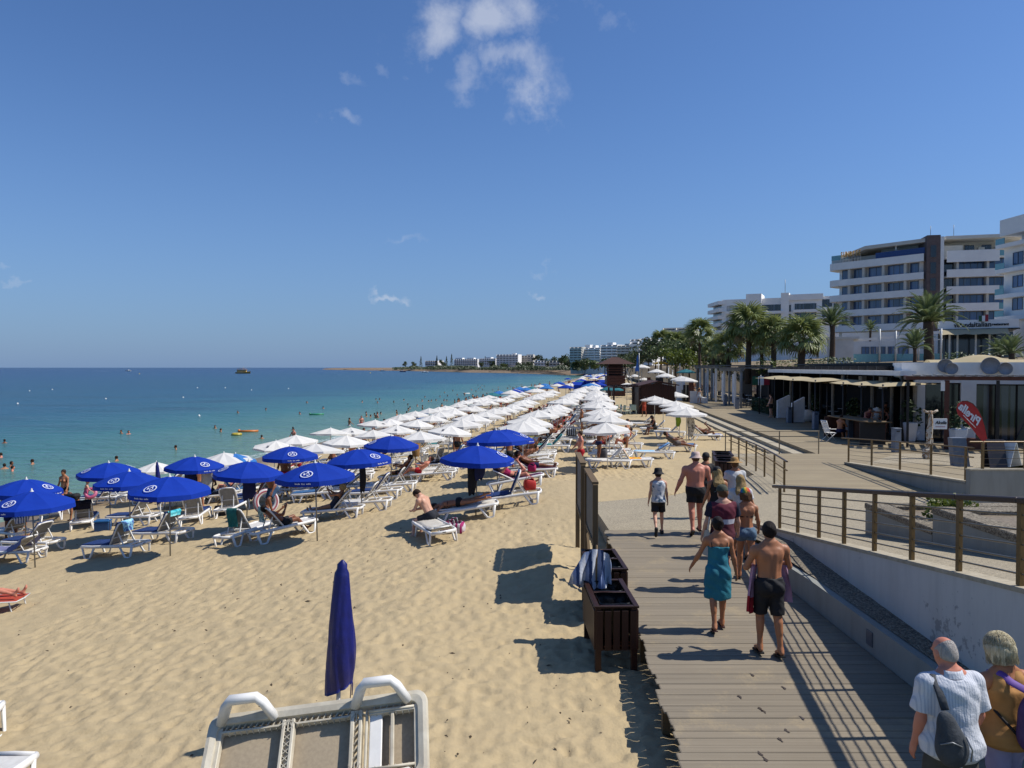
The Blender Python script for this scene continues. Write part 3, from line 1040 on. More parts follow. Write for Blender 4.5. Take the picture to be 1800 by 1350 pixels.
class Fig:
 """pose and garments of one person; figure faces +Y, pelvis at the origin until grounded"""
 def __init__(s,h=1.75,female=False,wide=1.0,belly=0.0,lean=0,twist=0,lat=0,legs=((0,0,0),(0,0,0)),arms=((5,8,10,0),(5,8,10,0)),head=(0,0),feet=(0,0),root=0,child=False,spine=0):
  k = s.k = h / 1.75
  s.female,s.wide = female,wide
  Rr = rotx(R(root))
  s.RP = Rr
  T = s.RT = Rr @ rotz(R(twist)) @ np.array(Matrix.Rotation(R(lat),3,'Y')) @ rotx(-R(lean))
  lv = TORSO_F if female else TORSO_M
  w = wide
  s.lv = [(z * k,rx * k * (w if -.1 < z < .5 else (w + 1) / 2),(ry + (belly * max(0,1 - abs(z - .1) / .16))) * k * ((w + 1) / 2),(y + (belly * .75 * max(0,1 - abs(z - .1) / .16))) * k) for z,rx,ry,y in lv]
  O = s.O = np.zeros(3)
  tp = lambda x,y,z: O + T @ (np.array([x,y,z]) * k)
  s.tp = tp
  pp = lambda x,y,z: O + Rr @ (np.array([x,y,z]) * k)
  P = s.prims = []
  P.append(('t',O,T,s.lv,.03 * k))
  sw = (.172 if female else .19) * (w * .7 + .3)
  for sd in (-1,1):
   P.append(('e',tp(sd * .078,-.062,-.055),np.array([.088,.085,.095]) * k * (1.05 if female else 1),T,.05 * k))
   P.append(('c',tp(sd * .05,-.02,.55),tp(sd * sw * .8,-.012,.468),.038 * k,.045 * k,0,.05 * k))
   P.append(('c',tp(sd * .032,-.082 * (w + 1) / 2,.06),tp(sd * .036,-.090 * (w + 1) / 2,.40),.026 * k,.028 * k,0,.035 * k))
   P.append(('e',tp(sd * .088,-.075,.385),np.array([.062,.034,.085]) * k,T,.04 * k))
   if female:
    P.append(('e',tp(sd * .068,.085,.325),np.array([.058,.05,.055]) * k,T,.03 * k))
   else:
    P.append(('e',tp(sd * .078,.075,.36),np.array([.075,.035,.055]) * k,T,.04 * k))
  # head
  hx,hz = R(head[0]),R(head[1])
  H = s.H = T @ rotz(hz) @ rotx(-hx)
  nk = tp(0,-.012,.53)
  s.hc = nk + T @ (np.array([0,.01,.075]) * k) + H @ (np.array([0,.022,.078]) * k)
  hp = lambda x,y,z: s.hc + H @ (np.array([x,y,z]) * k)
  s.hp = hp
  hk = s.hk = 1.12 if child else 1.0
  P.append(('c',nk,hp(0,-.018,-.06),(.052 if female else .06) * k,(.05 if female else .056) * k,0,.03 * k))
  P.append(('e',hp(0,-.008,.02),np.array([.079,.098,.100]) * k * hk,H,.02 * k))
  P.append(('e',hp(0,.028,-.045),np.array([.058,.066,.075]) * k * hk,H,.03 * k))
  P.append(('c',hp(0,.094,.01),hp(0,.108,-.028),.009 * k,.015 * k,0,.014 * k))
  for sd in (-1,1):
   P.append(('e',hp(sd * .08,-.005,-.012),np.array([.011,.022,.032]) * k * hk,H,.012 * k))
   P.append(('c',hp(sd * .045,.078,.03),hp(sd * .015,.088,.026),.012 * k,.012 * k,0,.012 * k))
  # limbs
  s.sh,s.el,s.wr,s.hip,s.kn,s.an,s.fd = [],[],[],[],[],[],[]
  s.hands,s.footx = [],[]
  for n,sd in enumerate((-1,1)):
   fl,ab,eb,inn = (list(arms[n]) + [0])[:4]
   sh = tp(sd * sw,-.01,.455)
   u = np.array([sd * math.sin(R(ab)),math.sin(R(fl)) * math.cos(R(ab)),-math.cos(R(fl)) * math.cos(R(ab))])
   fw = np.array([0,1.,0]) if abs(u[1]) < .9 else np.array([0,0,math.copysign(1.,u[1])])
   fw = fw * math.cos(R(inn)) + np.array([-sd,0,0]) * math.sin(R(inn))
   bd = fw - u * (fw @ u)
   bd /= np.linalg.norm(bd)
   fo = u * math.cos(R(eb)) + bd * math.sin(R(eb))
   u,fo,bd = T @ u,T @ fo,T @ bd
   el = sh + u * .285 * k
   wr = el + fo * .245 * k
   aw = 1 + (w - 1) * .8
   P.append(('e',sh + u * .03 * k,np.array([.06,.058,.068]) * k * aw * (.86 if female else 1),T,.04 * k))
   P.append(('c',sh,el,.048 * k * aw * (.86 if female else 1),.038 * k * aw * (.9 if female else 1),0,.03 * k))
   P.append(('c',el,wr,.040 * k * aw * (.88 if female else 1),.026 * k * aw,0,.02 * k))
   P.append(('c',el + fo * .03 * k,el + fo * .10 * k,.043 * k * aw * (.88 if female else 1),.036 * k * aw,0,.02 * k))
   s.sh.append(sh),s.el.append(el),s.wr.append(wr)
   side = np.cross(fo,bd)
   side /= np.linalg.norm(side)
   thn = T @ np.array([0,1.,0])
   pw = thn - fo * (thn @ fo)
   if np.linalg.norm(pw) < .2:
    pw = bd
   pw = pw / np.linalg.norm(pw)            # thumb side
   pn = np.cross(fo,pw)                   # palm normal
   pc = wr + fo * .048 * k
   Mh = np.stack([pw,pn,fo],1)
   P.append(('e',pc,np.array([.04,.018,.052]) * k,Mh,.02 * k))
   s.hands.append((wr,fo,pw,pn * (-sd)))
   # legs
   lf,la,kb = legs[n][:3]
   hip = pp(sd * .09,0,-.035)
   t = np.array([sd * math.sin(R(la)),math.sin(R(lf)) * math.cos(R(la)),-math.cos(R(lf)) * math.cos(R(la))])
   bk = np.array([0,-1.,0]) if abs(t[1]) < .93 else np.array([0,0,-math.copysign(1.,t[1])])
   bk = bk - t * (bk @ t)
   bk /= np.linalg.norm(bk)
   sn = t * math.cos(R(kb)) + bk * math.sin(R(kb))
   ff = np.array([0,1.,0]) - sn * sn[1]
   if np.linalg.norm(ff) < .25:
    ff = np.array([0,0,1.]) - sn * sn[2]
   ff /= np.linalg.norm(ff)
   fp = R(feet[n])
   ff = ff * math.cos(fp) + sn * math.sin(fp)
   t,sn,ff,bkw = Rr @ t,Rr @ sn,Rr @ ff,Rr @ bk
   kn = hip + t * .42 * k
   an = kn + sn * .41 * k
   lw = 1 + (w - 1) * .7
   P.append(('c',hip,kn,.086 * k * lw,.054 * k * lw,0,.04 * k))
   P.append(('c',kn,an,.050 * k * lw,.033 * k * lw,0,.02 * k))
   cb = -ff if abs(sn @ ff) < .9 else bkw
   P.append(('c',kn + sn * .07 * k + cb * .016 * k,kn + sn * .19 * k + cb * .014 * k,.050 * k * lw,.040 * k * lw,0,.03 * k))
   dn = np.cross(np.cross(ff,sn),ff)
   dn = dn / (np.linalg.norm(dn) + 1e-9)
   he = an + dn * .045 * k - ff * .028 * k
   to = an + dn * .054 * k + ff * .115 * k
   P.append(('c',an,he,.034 * k,.032 * k,0,.02 * k))
   P.append(('c',an + dn * .01 * k,to,.034 * k,.030 * k,0,.03 * k))
   P.append(('c',to,to + ff * .05 * k,.030 * k,.021 * k,0,.02 * k))
   s.hip.append(hip),s.kn.append(kn),s.an.append(an),s.fd.append((ff,dn,to,he))
 def body(s,m,h,fingers=True):
  def extra(mb):
   if not fingers:
    return
   k = s.k
   for wr,fo,pw,pn in s.hands:
    for j,(o,L) in enumerate(((.027,.07),(.009,.080),(-.009,.074),(-.026,.056))):
     a = wr + fo * .085 * k + pw * o * k
     b = a + (fo * .5 + pn * .12) * L * k
     c = b + (fo * .36 + pn * .30) * L * k
     mb.tube([wr + fo * .05 * k + pw * o * .8 * k,a,b,c],[.009 * k,.0095 * k,.0085 * k,.006 * k],6)
    a = wr + fo * .03 * k + pw * .03 * k
    mb.tube([wr + fo * .02 * k + pw * .012 * k,a,a + (fo * .6 + pw * .5 + pn * .3) * .035 * k,a + (fo * 1.35 + pw * .6 + pn * .55) * .035 * k],[.012 * k,.012 * k,.010 * k,.007 * k],6)
  return sdf_mesh("person",s.prims,m,h,extra=extra)
 # ---- garments: lists of primitives and cuts
 def torso_part(s,z0,z1,off,k=.02,flare=0.0):
  K = s.k
  lv = [(z0 * K,*[float(np.interp(z0 * K,[a[0] for a in s.lv],[a[n] for a in s.lv])) for n in (1,2,3)])]
  lv += [a for a in s.lv if z0 * K < a[0] < z1 * K]
  lv.append((z1 * K,*[float(np.interp(z1 * K,[a[0] for a in s.lv],[a[n] for a in s.lv])) for n in (1,2,3)]))
  lv = [(z,rx + off + flare * max(0,(z1 * K - z)),ry + off + .012 + flare * max(0,(z1 * K - z)),y - .004) for z,rx,ry,y in lv]
  return [('t',s.O,s.RT,lv,k)]
 def glutes(s,off):
  k = s.k
  return [('e',s.tp(sd * .078,-.062,-.055),np.array([.088,.085,.095]) * k * (1.05 if s.female else 1) + off,s.RT,.04 * k) for sd in (-1,1)]
 def bust(s,off):
  k = s.k
  return [('e',s.tp(sd * .068,.085,.325),np.array([.058,.05,.055]) * k + off,s.RT,.03 * k) for sd in (-1,1)] if s.female else []
 def scap(s,off):
  k = s.k
  o = [('e',s.tp(sd * .088,-.075,.385),np.array([.062,.034,.085]) * k + off,s.RT,.05 * k) for sd in (-1,1)]
  return o
 def shorts(s,top=.09,frac=.62,loose=.024,off=.014):
  k = s.k
  P = s.torso_part(-.15,top,off,.04 * k) + s.glutes(off)
  lw = 1 + (s.wide - 1) * .7
  for n in range(2):
   e = s.hip[n] + (s.kn[n] - s.hip[n]) * frac
   P.append(('c',s.hip[n],e,.088 * k * lw + off,(.088 - .032 * frac) * k * lw + loose,1,.03 * k))
  return P,[]
 def briefs(s,top=.02,off=.009):
  k = s.k
  P = s.torso_part(-.15,top,off,.04 * k) + s.glutes(off)
  cuts = []
  for n in range(2):
   P.append(('c',s.hip[n] - (s.kn[n] - s.hip[n]) * .05,s.hip[n] + (s.kn[n] - s.hip[n]) * .12,.088 * k + off,.086 * k + off,1,.03 * k))
  return P,cuts
 def band(s,z0,z1,off=.009):
  return s.torso_part(z0,z1,off,.02) + [p for p in s.bust(off) + s.scap(off) if False],[]
 def top(s,z0=-.02,z1=.505,sleeve=.5,off=.014,loose=.02,flare=.03,tank=False):
  k = s.k
  P = s.torso_part(z0,z1,off,.03 * k,flare) + s.bust(off) + s.scap(off) + [('c',s.tp(q * .034,-.085 * (s.wide + 1) / 2,.06),s.tp(q * .036,-.092 * (s.wide + 1) / 2,min(.40,z1 - .03)),.026 * k + off,.028 * k + off,0,.035 * k) for q in (-1,1)]
  if z0 < .0:
   P += s.glutes(off)
  sw = np.linalg.norm(s.sh[1] - s.sh[0]) / 2 / k
  aw = 1 + (s.wide - 1) * .8
  cuts = []
  for n,sd in enumerate((-1,1)):
   if not tank:
    P.append(('c',s.tp(sd * .05,-.015,.51),s.sh[n],.045 * k,.052 * k * aw + off,0,.04 * k))
    e = s.sh[n] + (s.el[n] - s.sh[n]) * sleeve
    P.append(('c',s.sh[n],e,.052 * k * aw + off,.044 * k * aw + loose + .006,1,.035 * k))
   else:
    P.append(('c',s.tp(sd * .06,-.015,.50),s.tp(sd * sw * .62,-.012,.475),.04 * k + off * .5,.04 * k + off * .5,0,.03 * k))
  cuts.append((s.tp(0,0,z0),-s.RT[:,2]))
  return P,cuts
 def wrap(s,z0=-.44,z1=.34,w=.185,d=.14):
  k = s.k
  r = lambda z,n: float(np.interp(z * k,[a[0] for a in s.lv],[a[n] for a in s.lv]))
  lv = [(z0 * k,w * k,d * k,0),(-.25 * k,(w + .008) * k,(d + .01) * k,-.005),(-.10 * k,(w + .005) * k,(d + .008) * k,-.012)]
  lv += [(z * k,r(z,1) + .018,r(z,2) + .022,r(z,3) - .004) for z in (.0,.1,.2,.3) if z < z1]
  lv.append((z1 * k,r(z1,1) + .016,r(z1,2) + .018,r(z1,3)))
  return [('t',s.O,s.RT,lv,.02)] + s.glutes(.012) + s.bust(.012) + s.scap(.012) + [('c',s.tp(sd * .034,-.088,.06),s.tp(sd * .036,-.096,.36),.034 * k,.036 * k,0,.03) for sd in (-1,1)],[(s.tp(0,0,z1),s.RT[:,2]),(s.tp(0,0,z0),-s.RT[:,2])]
 def hair_short(s,off=.012,low=-.05):
  k = s.k
  P = [('e',s.hp(0,-.012,.024),(np.array([.077,.096,.099]) * s.hk + off) * k,s.H,.02),('e',s.hp(0,-.048,-.025),np.array([.066,.055,.065]) * k,s.H,.03)]
  return P,[(s.hp(0,.062,.03),s.H @ np.array([0,.80,-.6])),(s.hp(0,-.03,low),s.H @ np.array([0,.45,-.89]))]
 def hair_bob(s,off=.02,low=-.10):
  k = s.k
  P = [('e',s.hp(0,-.012,.028),(np.array([.080,.098,.100]) * s.hk + off) * k,s.H,.02)]
  for x,y in ((-.075,-.005),(-.055,-.065),(0,-.085),(.055,-.065),(.075,-.005)):
   P.append(('c',s.hp(x,y,.0),s.hp(x * 1.18,y * 1.12,low),.046 * k,.036 * k,0,.035 * k))
  return P,[(s.hp(0,.055,.02),s.H @ np.array([0,.88,-.46])),(s.hp(0,0,low - .02),s.H @ np.array([0,.1,-1.]))]
 def hair_long(s,to=.26,w=.10,off=.014):
  k = s.k
  P = [('e',s.hp(0,-.012,.026),(np.array([.078,.097,.099]) * s.hk + off) * k,s.H,.02)]
  for x in (-.8,-.4,0,.4,.8):
   P.append(('c',s.hp(x * .075,-.072 + abs(x) * .03,-.01),s.tp(x * w,-.128 + abs(x) * .018,.46),.036 * k,.034 * k,0,.03 * k))
   P.append(('c',s.tp(x * w,-.128 + abs(x) * .018,.46),s.tp(x * w * .92,-.135 + abs(x) * .02,to + .04 * abs(x)),.034 * k,.018 * k,0,.03 * k))
  return P,[(s.hp(0,.06,.02),s.H @ np.array([0,.86,-.5]))]
 def hair_bun(s):
  P,c = s.hair_short(.012,-.06)
  P.append(('e',s.hp(0,-.105,.055),np.array([.042,.04,.042]) * s.k,s.H,.02))
  return P,c
 def zmin(s):
  return min(pr_box(p)[0][2] for p in s.prims)
def hat_mesh(kind,f,m):
 b = MB()
 k = f.k * f.hk
 M = Matrix([list(r) for r in f.H.tolist()])
 if kind == 'bucket':
  b.lathe([(.0,.138),(.06,.136),(.086,.120),(.096,.07),(.102,.035),(.150,-.012),(.152,-.016),(.102,.026),(.094,.03)],n=24,sx=k,sy=k * 1.14)
 elif kind == 'straw':
  b.lathe([(.0,.150),(.05,.148),(.080,.130),(.092,.08),(.100,.045),(.14,.038),(.185,.020),(.187,.016),(.13,.03),(.096,.036)],n=28,sx=k,sy=k * 1.1)
 elif kind == 'sun':
  b.lathe([(.0,.140),(.05,.138),(.082,.118),(.096,.06),(.15,.04),(.21,.015),(.21,.011),(.13,.034),(.094,.045)],n=28,sx=k,sy=k * 1.1)
 else:
  b.lathe([(.0,.134),(.03,.132),(.062,.118),(.086,.086),(.096,.045),(.098,.022),(.094,.020)],n=24,sx=k,sy=k * 1.15)
  sg = -1 if kind == 'cap_back' else 1
  rows = []
  for i in range(5):
   r = i / 4
   rows.append([(math.sin(a) * (.094 + .012 * r) * k,sg * (math.cos(a) * .105 + r * .075 * math.cos(a) ** .6) * k,(.030 - .02 * r - .012 * abs(math.sin(a))) * k) for a in [(-1 + 2 * j / 10) * 1.25 for j in range(11)]])
  b.sheet(rows)
  b.sheet([[(x,y,z - .004) for x,y,z in r] for r in rows])
 b.v = [tuple((M @ Vector(v)) + Vector(f.hp(0,-.008,.012))) for v in b.v]
 return b.mesh("hat",m)
def person(label,fig,skin='tan',wear=(),hair=None,hat=None,shoes=None,loc=(0,0,0),rz=0.0,vox=.016,group=None,fingers=True,ground=True,name="person",face=True):
 o = link(name,fig.body(skin_mat(skin),vox,fingers),None,label=label,cat="person",group=group)
 dz = -fig.zmin() if ground else 0
 if shoes and ground:
  dz += .012
 o.location = (loc[0],loc[1],loc[2] + dz)
 o.rotation_euler = (0,0,rz)
 for nm,(P,cuts),m,wob in wear:
  link(nm,sdf_mesh(nm,P,m,vox * .95,cuts,wob,rnd.random() * 9),o)
 if hair:
  (P,cuts),m = hair
  link("hair",sdf_mesh("hair",P,m,vox * .8,cuts,.006,3),o)
 if hat:
  link("hat",hat_mesh(hat[0],fig,hat[1]),o)
 if shoes:
  for n in range(2):
   ff,dn,to,he = fig.fd[n]
   k = fig.k
   sd = np.cross(dn,ff)
   if shoes[0] == 'flip':
    b = MB()
    prof = [(-.045,.030),(-.02,.038),(.06,.037),(.13,.047),(.19,.042),(.215,.022)]
    up = [he + ff * a * k + sd * w * k + dn * .030 * k for a,w in prof] + [he + ff * a * k - sd * w * k + dn * .030 * k for a,w in reversed(prof)]
    dnv = [p + dn * .018 * k for p in up]
    N = len(up)
    b.add(up + dnv,[tuple(range(N)),tuple(reversed(range(N,2 * N)))] + [(i,N + i,N + (i + 1) % N,(i + 1) % N) for i in range(N)])
    c = he + ff * .165 * k
    for q in (-1,1):
     b.tube([c + dn * .02 * k,c - ff * .03 * k - dn * .022 * k + sd * q * .015 * k,he + ff * .055 * k + sd * q * .04 * k + dn * .02 * k],.006 * k,5)
    me = b.mesh("flip_flop",shoes[1])
    link("flip_flop",me,o)
   else:
    P = [('c',he + dn * .004 * k,to,.044 * k,.046 * k,0,.02 * k),('c',to,to + ff * .055 * k,.046 * k,.034 * k,0,.02 * k),('c',he,fig.an[n] + dn * .01 * k,.044 * k,.046 * k,0,.02 * k)]
    link("shoe",sdf_mesh("shoe",P,shoes[1],vox * .9),o)
 if face:
  for sd in (-1,1):
   b = MB()
   b.lathe([(0,-.007),(.006,-.003),(.007,0),(.006,.003),(0,.007)],fig.hp(sd * .032,.089,.012),8)
   b.build("eye",mat("eye_dark",'#1a1512','#241c18',rough=.2),o)
  b = MB()
  M = Matrix([list(r) for r in fig.H.tolist()])
  b.box(fig.hp(0,.093,-.062),(.040,.008,.010),M,bev=.003)
  b.build("mouth",mat("lip",'#8a4a40','#7a3f36',rough=.5),o)
 return o
# ------------------------------------------------------------------ parasols
def m_canvas(name,c,c2,tr=.3):
 m,g = newmat(name)
 co = g.n('ShaderNodeTexCoord').outputs['Object']
 ri = g.n('ShaderNodeObjectInfo').outputs['Random']
 a = g.noise(co,2.6,5,.6)
 col = g.mix(a,lin(c),lin(c2))
 col = g.mix(.25,col,g.mix(ri,(.72,.72,.72),(1.12,1.12,1.12)),'MULTIPLY')
 bp = g.n('ShaderNodeBump',i={'Strength': .35,'Distance': .02,'Height': g.noise(co,7,4,.6)})
 p = g.n('ShaderNodeBsdfPrincipled',i={'Base Color': col,'Roughness': .75,'Specular IOR Level': .2,'Normal': bp.outputs[0]})
 t = g.n('ShaderNodeBsdfTranslucent',i={'Color': col})
 mx = g.n('ShaderNodeMixShader',i={0: tr,1: p.outputs[0],2: t.outputs[0]})
 g.n('ShaderNodeOutputMaterial',i={0: mx.outputs[0]})
 return m
M_BLUE = m_canvas("blue_canvas",'#0f3aa6','#0b2f8e',.12)
M_NAVY = mat("navy_cover",'#0a166a','#081052',rough=.5,scale=5,bump=.4,bscale=9)
M_WHITEC = m_canvas("white_canvas",'#e6e4de','#d8d5ce',.2)
M_LBLUE = m_canvas("light_blue_canvas",'#3f7fc4','#3672b4',.2)
M_CREAM = m_canvas("cream_canvas",'#cdbf9c','#bdae8a',.3)
M_YELLOW = m_canvas("yellow_canvas",'#c9a536','#b8942c',.2)
M_TEALC = m_canvas("teal_canvas",'#3a7d86','#2f6a72',.2)
M_POLE = mat("grey_pole",'#8f8f8c','#6f6c66',rough=.4,metal=.5)
M_WPOLE = mat("white_pole",'#cfcfca','#b4b4b0',rough=.45)
M_WPLAST = mat("white_plastic",'#e4e2dc','#d2cfc8',rough=.42,scale=4,bump=.05)
M_GPLAST = mat("grimy_white_plastic",'#ccc4b0','#aaa08c',rough=.55,scale=5,bump=.15)
M_PRINT = mat("white_print",'#d5d8de','#c8ccd4',rough=.7)
def canopy_bm(rad,drop,n=8,valance=.13,sag=.05,concave=.05,fringe=False,b=None,mi=0,zt=0.0,per=4,rings=6,ex=1.25):
 b = b or MB()
 N = n * per
 rows = []
 for i in range(rings + 1):
  t = i / rings
  row = []
  for k in range(N):
   a = 2 * math.pi * k / N
   f = (k % per) / per
   s = math.sin(math.pi * f)
   r = rad * t * (1 - concave * s * t)
   z = zt - drop * (t ** ex) - sag * s * math.sin(math.pi * min(t,.999) * .9) * .6 + 0.015 * s * t
   row.append((r * math.cos(a),r * math.sin(a),z))
  rows.append(row)
 last = rows[-1]
 if valance:
  r2 = []
  for k,(x,y,z) in enumerate(last):
   f = (k % per) / per
   dz = valance * (.86 + .14 * math.sin(math.pi * f)) + (rnd.uniform(-.02,.02) if fringe else 0)
   r2.append((x * 1.006,y * 1.006,z - dz * .5))
   rows_last = (x * 1.012,y * 1.012,z - dz)
  rows.append(r2)
  rows.append([(x * 1.012,y * 1.012,z - valance * (.86 + .14 * math.sin(math.pi * (k % per) / per)) - (rnd.uniform(-.025,.025) if fringe else 0)) for k,(x,y,z) in enumerate(last)])
 b.sheet(rows,mi,False,True)
 return b
def make_blue_parasol(h=2.15):
 t = thing("beach_parasol","blue","parasol")
 b = MB()
 b.tube([(0,0,-.3),(0,0,h + .02)],.019,10)
 b.build("pole",M_POLE,t)
 me = canopy_bm(1.06,.37,valance=.14,sag=.05,zt=h,ex=1.5).mesh("canopy",M_BLUE)
 link("canopy",me,t)
 b = MB()
 b.lathe([(.05,-.015),(.05,.0),(.022,.02),(.018,.07),(.0,.08)],(0,0,h + .005),10)
 b.build("finial",M_WPOLE,t)
 rb = MB().bar((.03,0,h - .13),(1.04,0,h - .385),.008,.012).mesh("rib",M_WPOLE)
 for k in range(8):
  link("rib",rb,t,rz=2 * math.pi * k / 8)
 # printed emblem: white ring with a bird-like mark, and a line of lettering on the valance
 em = MB()
 zz = lambda r: h - .37 * (r / 1.06) ** 1.5 + .014
 for a0 in (1.18,4.32):
  ring,ring2,disc = [],[],[]
  c = (math.cos(a0) * .74,math.sin(a0) * .74)
  rd,td = (math.cos(a0),math.sin(a0)),(-math.sin(a0),math.cos(a0))
  def pt(u,v):
   x,y = c[0] + rd[0] * v + td[0] * u,c[1] + rd[1] * v + td[1] * u
   return (x,y,zz(math.hypot(x,y)))
  em.sheet([[pt(math.cos(q) * r * 1.12,math.sin(q) * r) for q in [2 * math.pi * j / 24 for j in range(24)]] for r in (.125,.150)],close=True)
  em.sheet([[pt(-.085 + .17 * j / 7,-.03 + .055 * math.sin(j * 1.1) - w * (.025 + .018 * math.sin(j * 1.9))) for j in range(8)] for w in (1,-1)])
  em.sheet([[pt(.01 + .07 * j / 4,.015 + .06 * math.sin(j * .8) - w * .018) for j in range(5)] for w in (1,-1)])
  for j in range(14):
   if j in (5,9):
    continue
   u0 = -.21 + .03 * j
   q = a0 + u0 / 1.06
   z0 = h - .37 - .06
   x,y = math.cos(q) * 1.082,math.sin(q) * 1.082
   q2 = a0 + (u0 + .02) / 1.06
   x2,y2 = math.cos(q2) * 1.082,math.sin(q2) * 1.082
   hh = .026 if j % 3 else .038
   em.add([(x,y,z0),(x2,y2,z0),(x2,y2,z0 + hh),(x,y,z0 + hh)],[(0,1,2,3)])
 o = em.build("printed_emblem",M_PRINT,t)
 o['kind'] = 'stuff'
 return t
def make_white_parasol(h=2.06,full=True,m=None,rad=1.10):
 t = thing("beach_parasol","white","parasol")
 b = MB()
 b.tube([(0,0,-.3),(0,0,h + .05)],.02,8)
 b.build("pole",M_WPOLE,t)
 link("canopy",canopy_bm(rad,.33,valance=.11,sag=.06,concave=.10,fringe=True,zt=h,rings=4,per=2,ex=1.02).mesh("canopy",m or M_WHITEC),t)
 if full:
  rb = MB().bar((.03,0,h - .1),(rad * .98,0,h - .38),.01,.014).mesh("rib",M_WPOLE)
  for k in range(8):
   link("rib",rb,t,rz=2 * math.pi * k / 8)
  b = MB()
  a = R(40)
  b.add([(math.cos(a + q) * r,math.sin(a + q) * r,h - .36 * (r / rad) ** 1.25 + .012) for r,q in ((.62,-.10),(.62,.08),(.80,.12),(.78,-.04))],[(0,1,2,3)])
  b.build("printed_mark",mat("grey_print",'#55565a','#66676b'),t)
 return t
used = {}
def put(key,proto_fn,loc,rz,label,group=None):
 """first use moves the prototype itself, later uses copy it with all its parts"""
 if key not in used:
  o = proto_fn()
  used[key] = o
  o.location,o.rotation_euler = loc,(0,0,rz)
  return tag(o,label,None,group)
 return copy_tree(used[key],None,loc,rz,label=label,group=group)
# blue parasols: photo x of the pole foot, distance, height, label
BLUES = [(57,20.2,2.12,"nearest blue parasol at the seaward end of the front row, above a lavender-covered bed"),
         (40,24.0,2.12,"blue parasol standing just behind the seaward-most front parasol"),
         (296,20.0,2.18,"blue parasol with a white ring emblem over the two navy beds with turquoise towels"),
         (226,23.6,2.15,"blue parasol behind the turquoise-towel parasol, its canopy partly overlapped"),
         (191,27.0,2.25,"blue parasol closest to the water with bare sand under it"),
         (339,28.0,2.15,"blue parasol by the water with dark and white towels hung under it"),
         (431,23.0,2.15,"blue parasol with a navy garment hung below, beside the striped swim ring"),
         (510,28.3,2.15,"blue parasol in front of the first white parasols, near the water"),
         (556,20.2,2.14,"blue parasol with a clear white ring emblem over the woman reading"),
         (636,23.8,2.12,"blue parasol with a black garment hanging on its pole"),
         (687,28.8,2.15,"blue parasol beside the basket bin, backed by white parasols"),
         (836,21.2,2.04,"blue parasol with long dark clothes hanging from it, over the prone sunbather"),
         (875,25.3,2.08,"middle one of the three overlapping blue parasols by the central aisle"),
         (888,28.4,1.97,"farthest of the three overlapping blue parasols by the central aisle")]
ROTS = [.2,1.9,.15,.25,2.7,1.3,2.5,.8,.35,1.35,2.4,1.7,2.1,1.5]
BL_POS = []
for (px,d,h,lab),rz in zip(BLUES,ROTS):
 x = (px - 900) / F * d
 z = sand_z(x,d)
 BL_POS.append((x,d,z))
 o = put('blue',make_blue_parasol,(x,d,z + (h - 2.15)),rz,lab,"blue parasols in the near rows")
 o.rotation_euler = (rnd.uniform(-.055,.055),rnd.uniform(-.055,.055),rz)
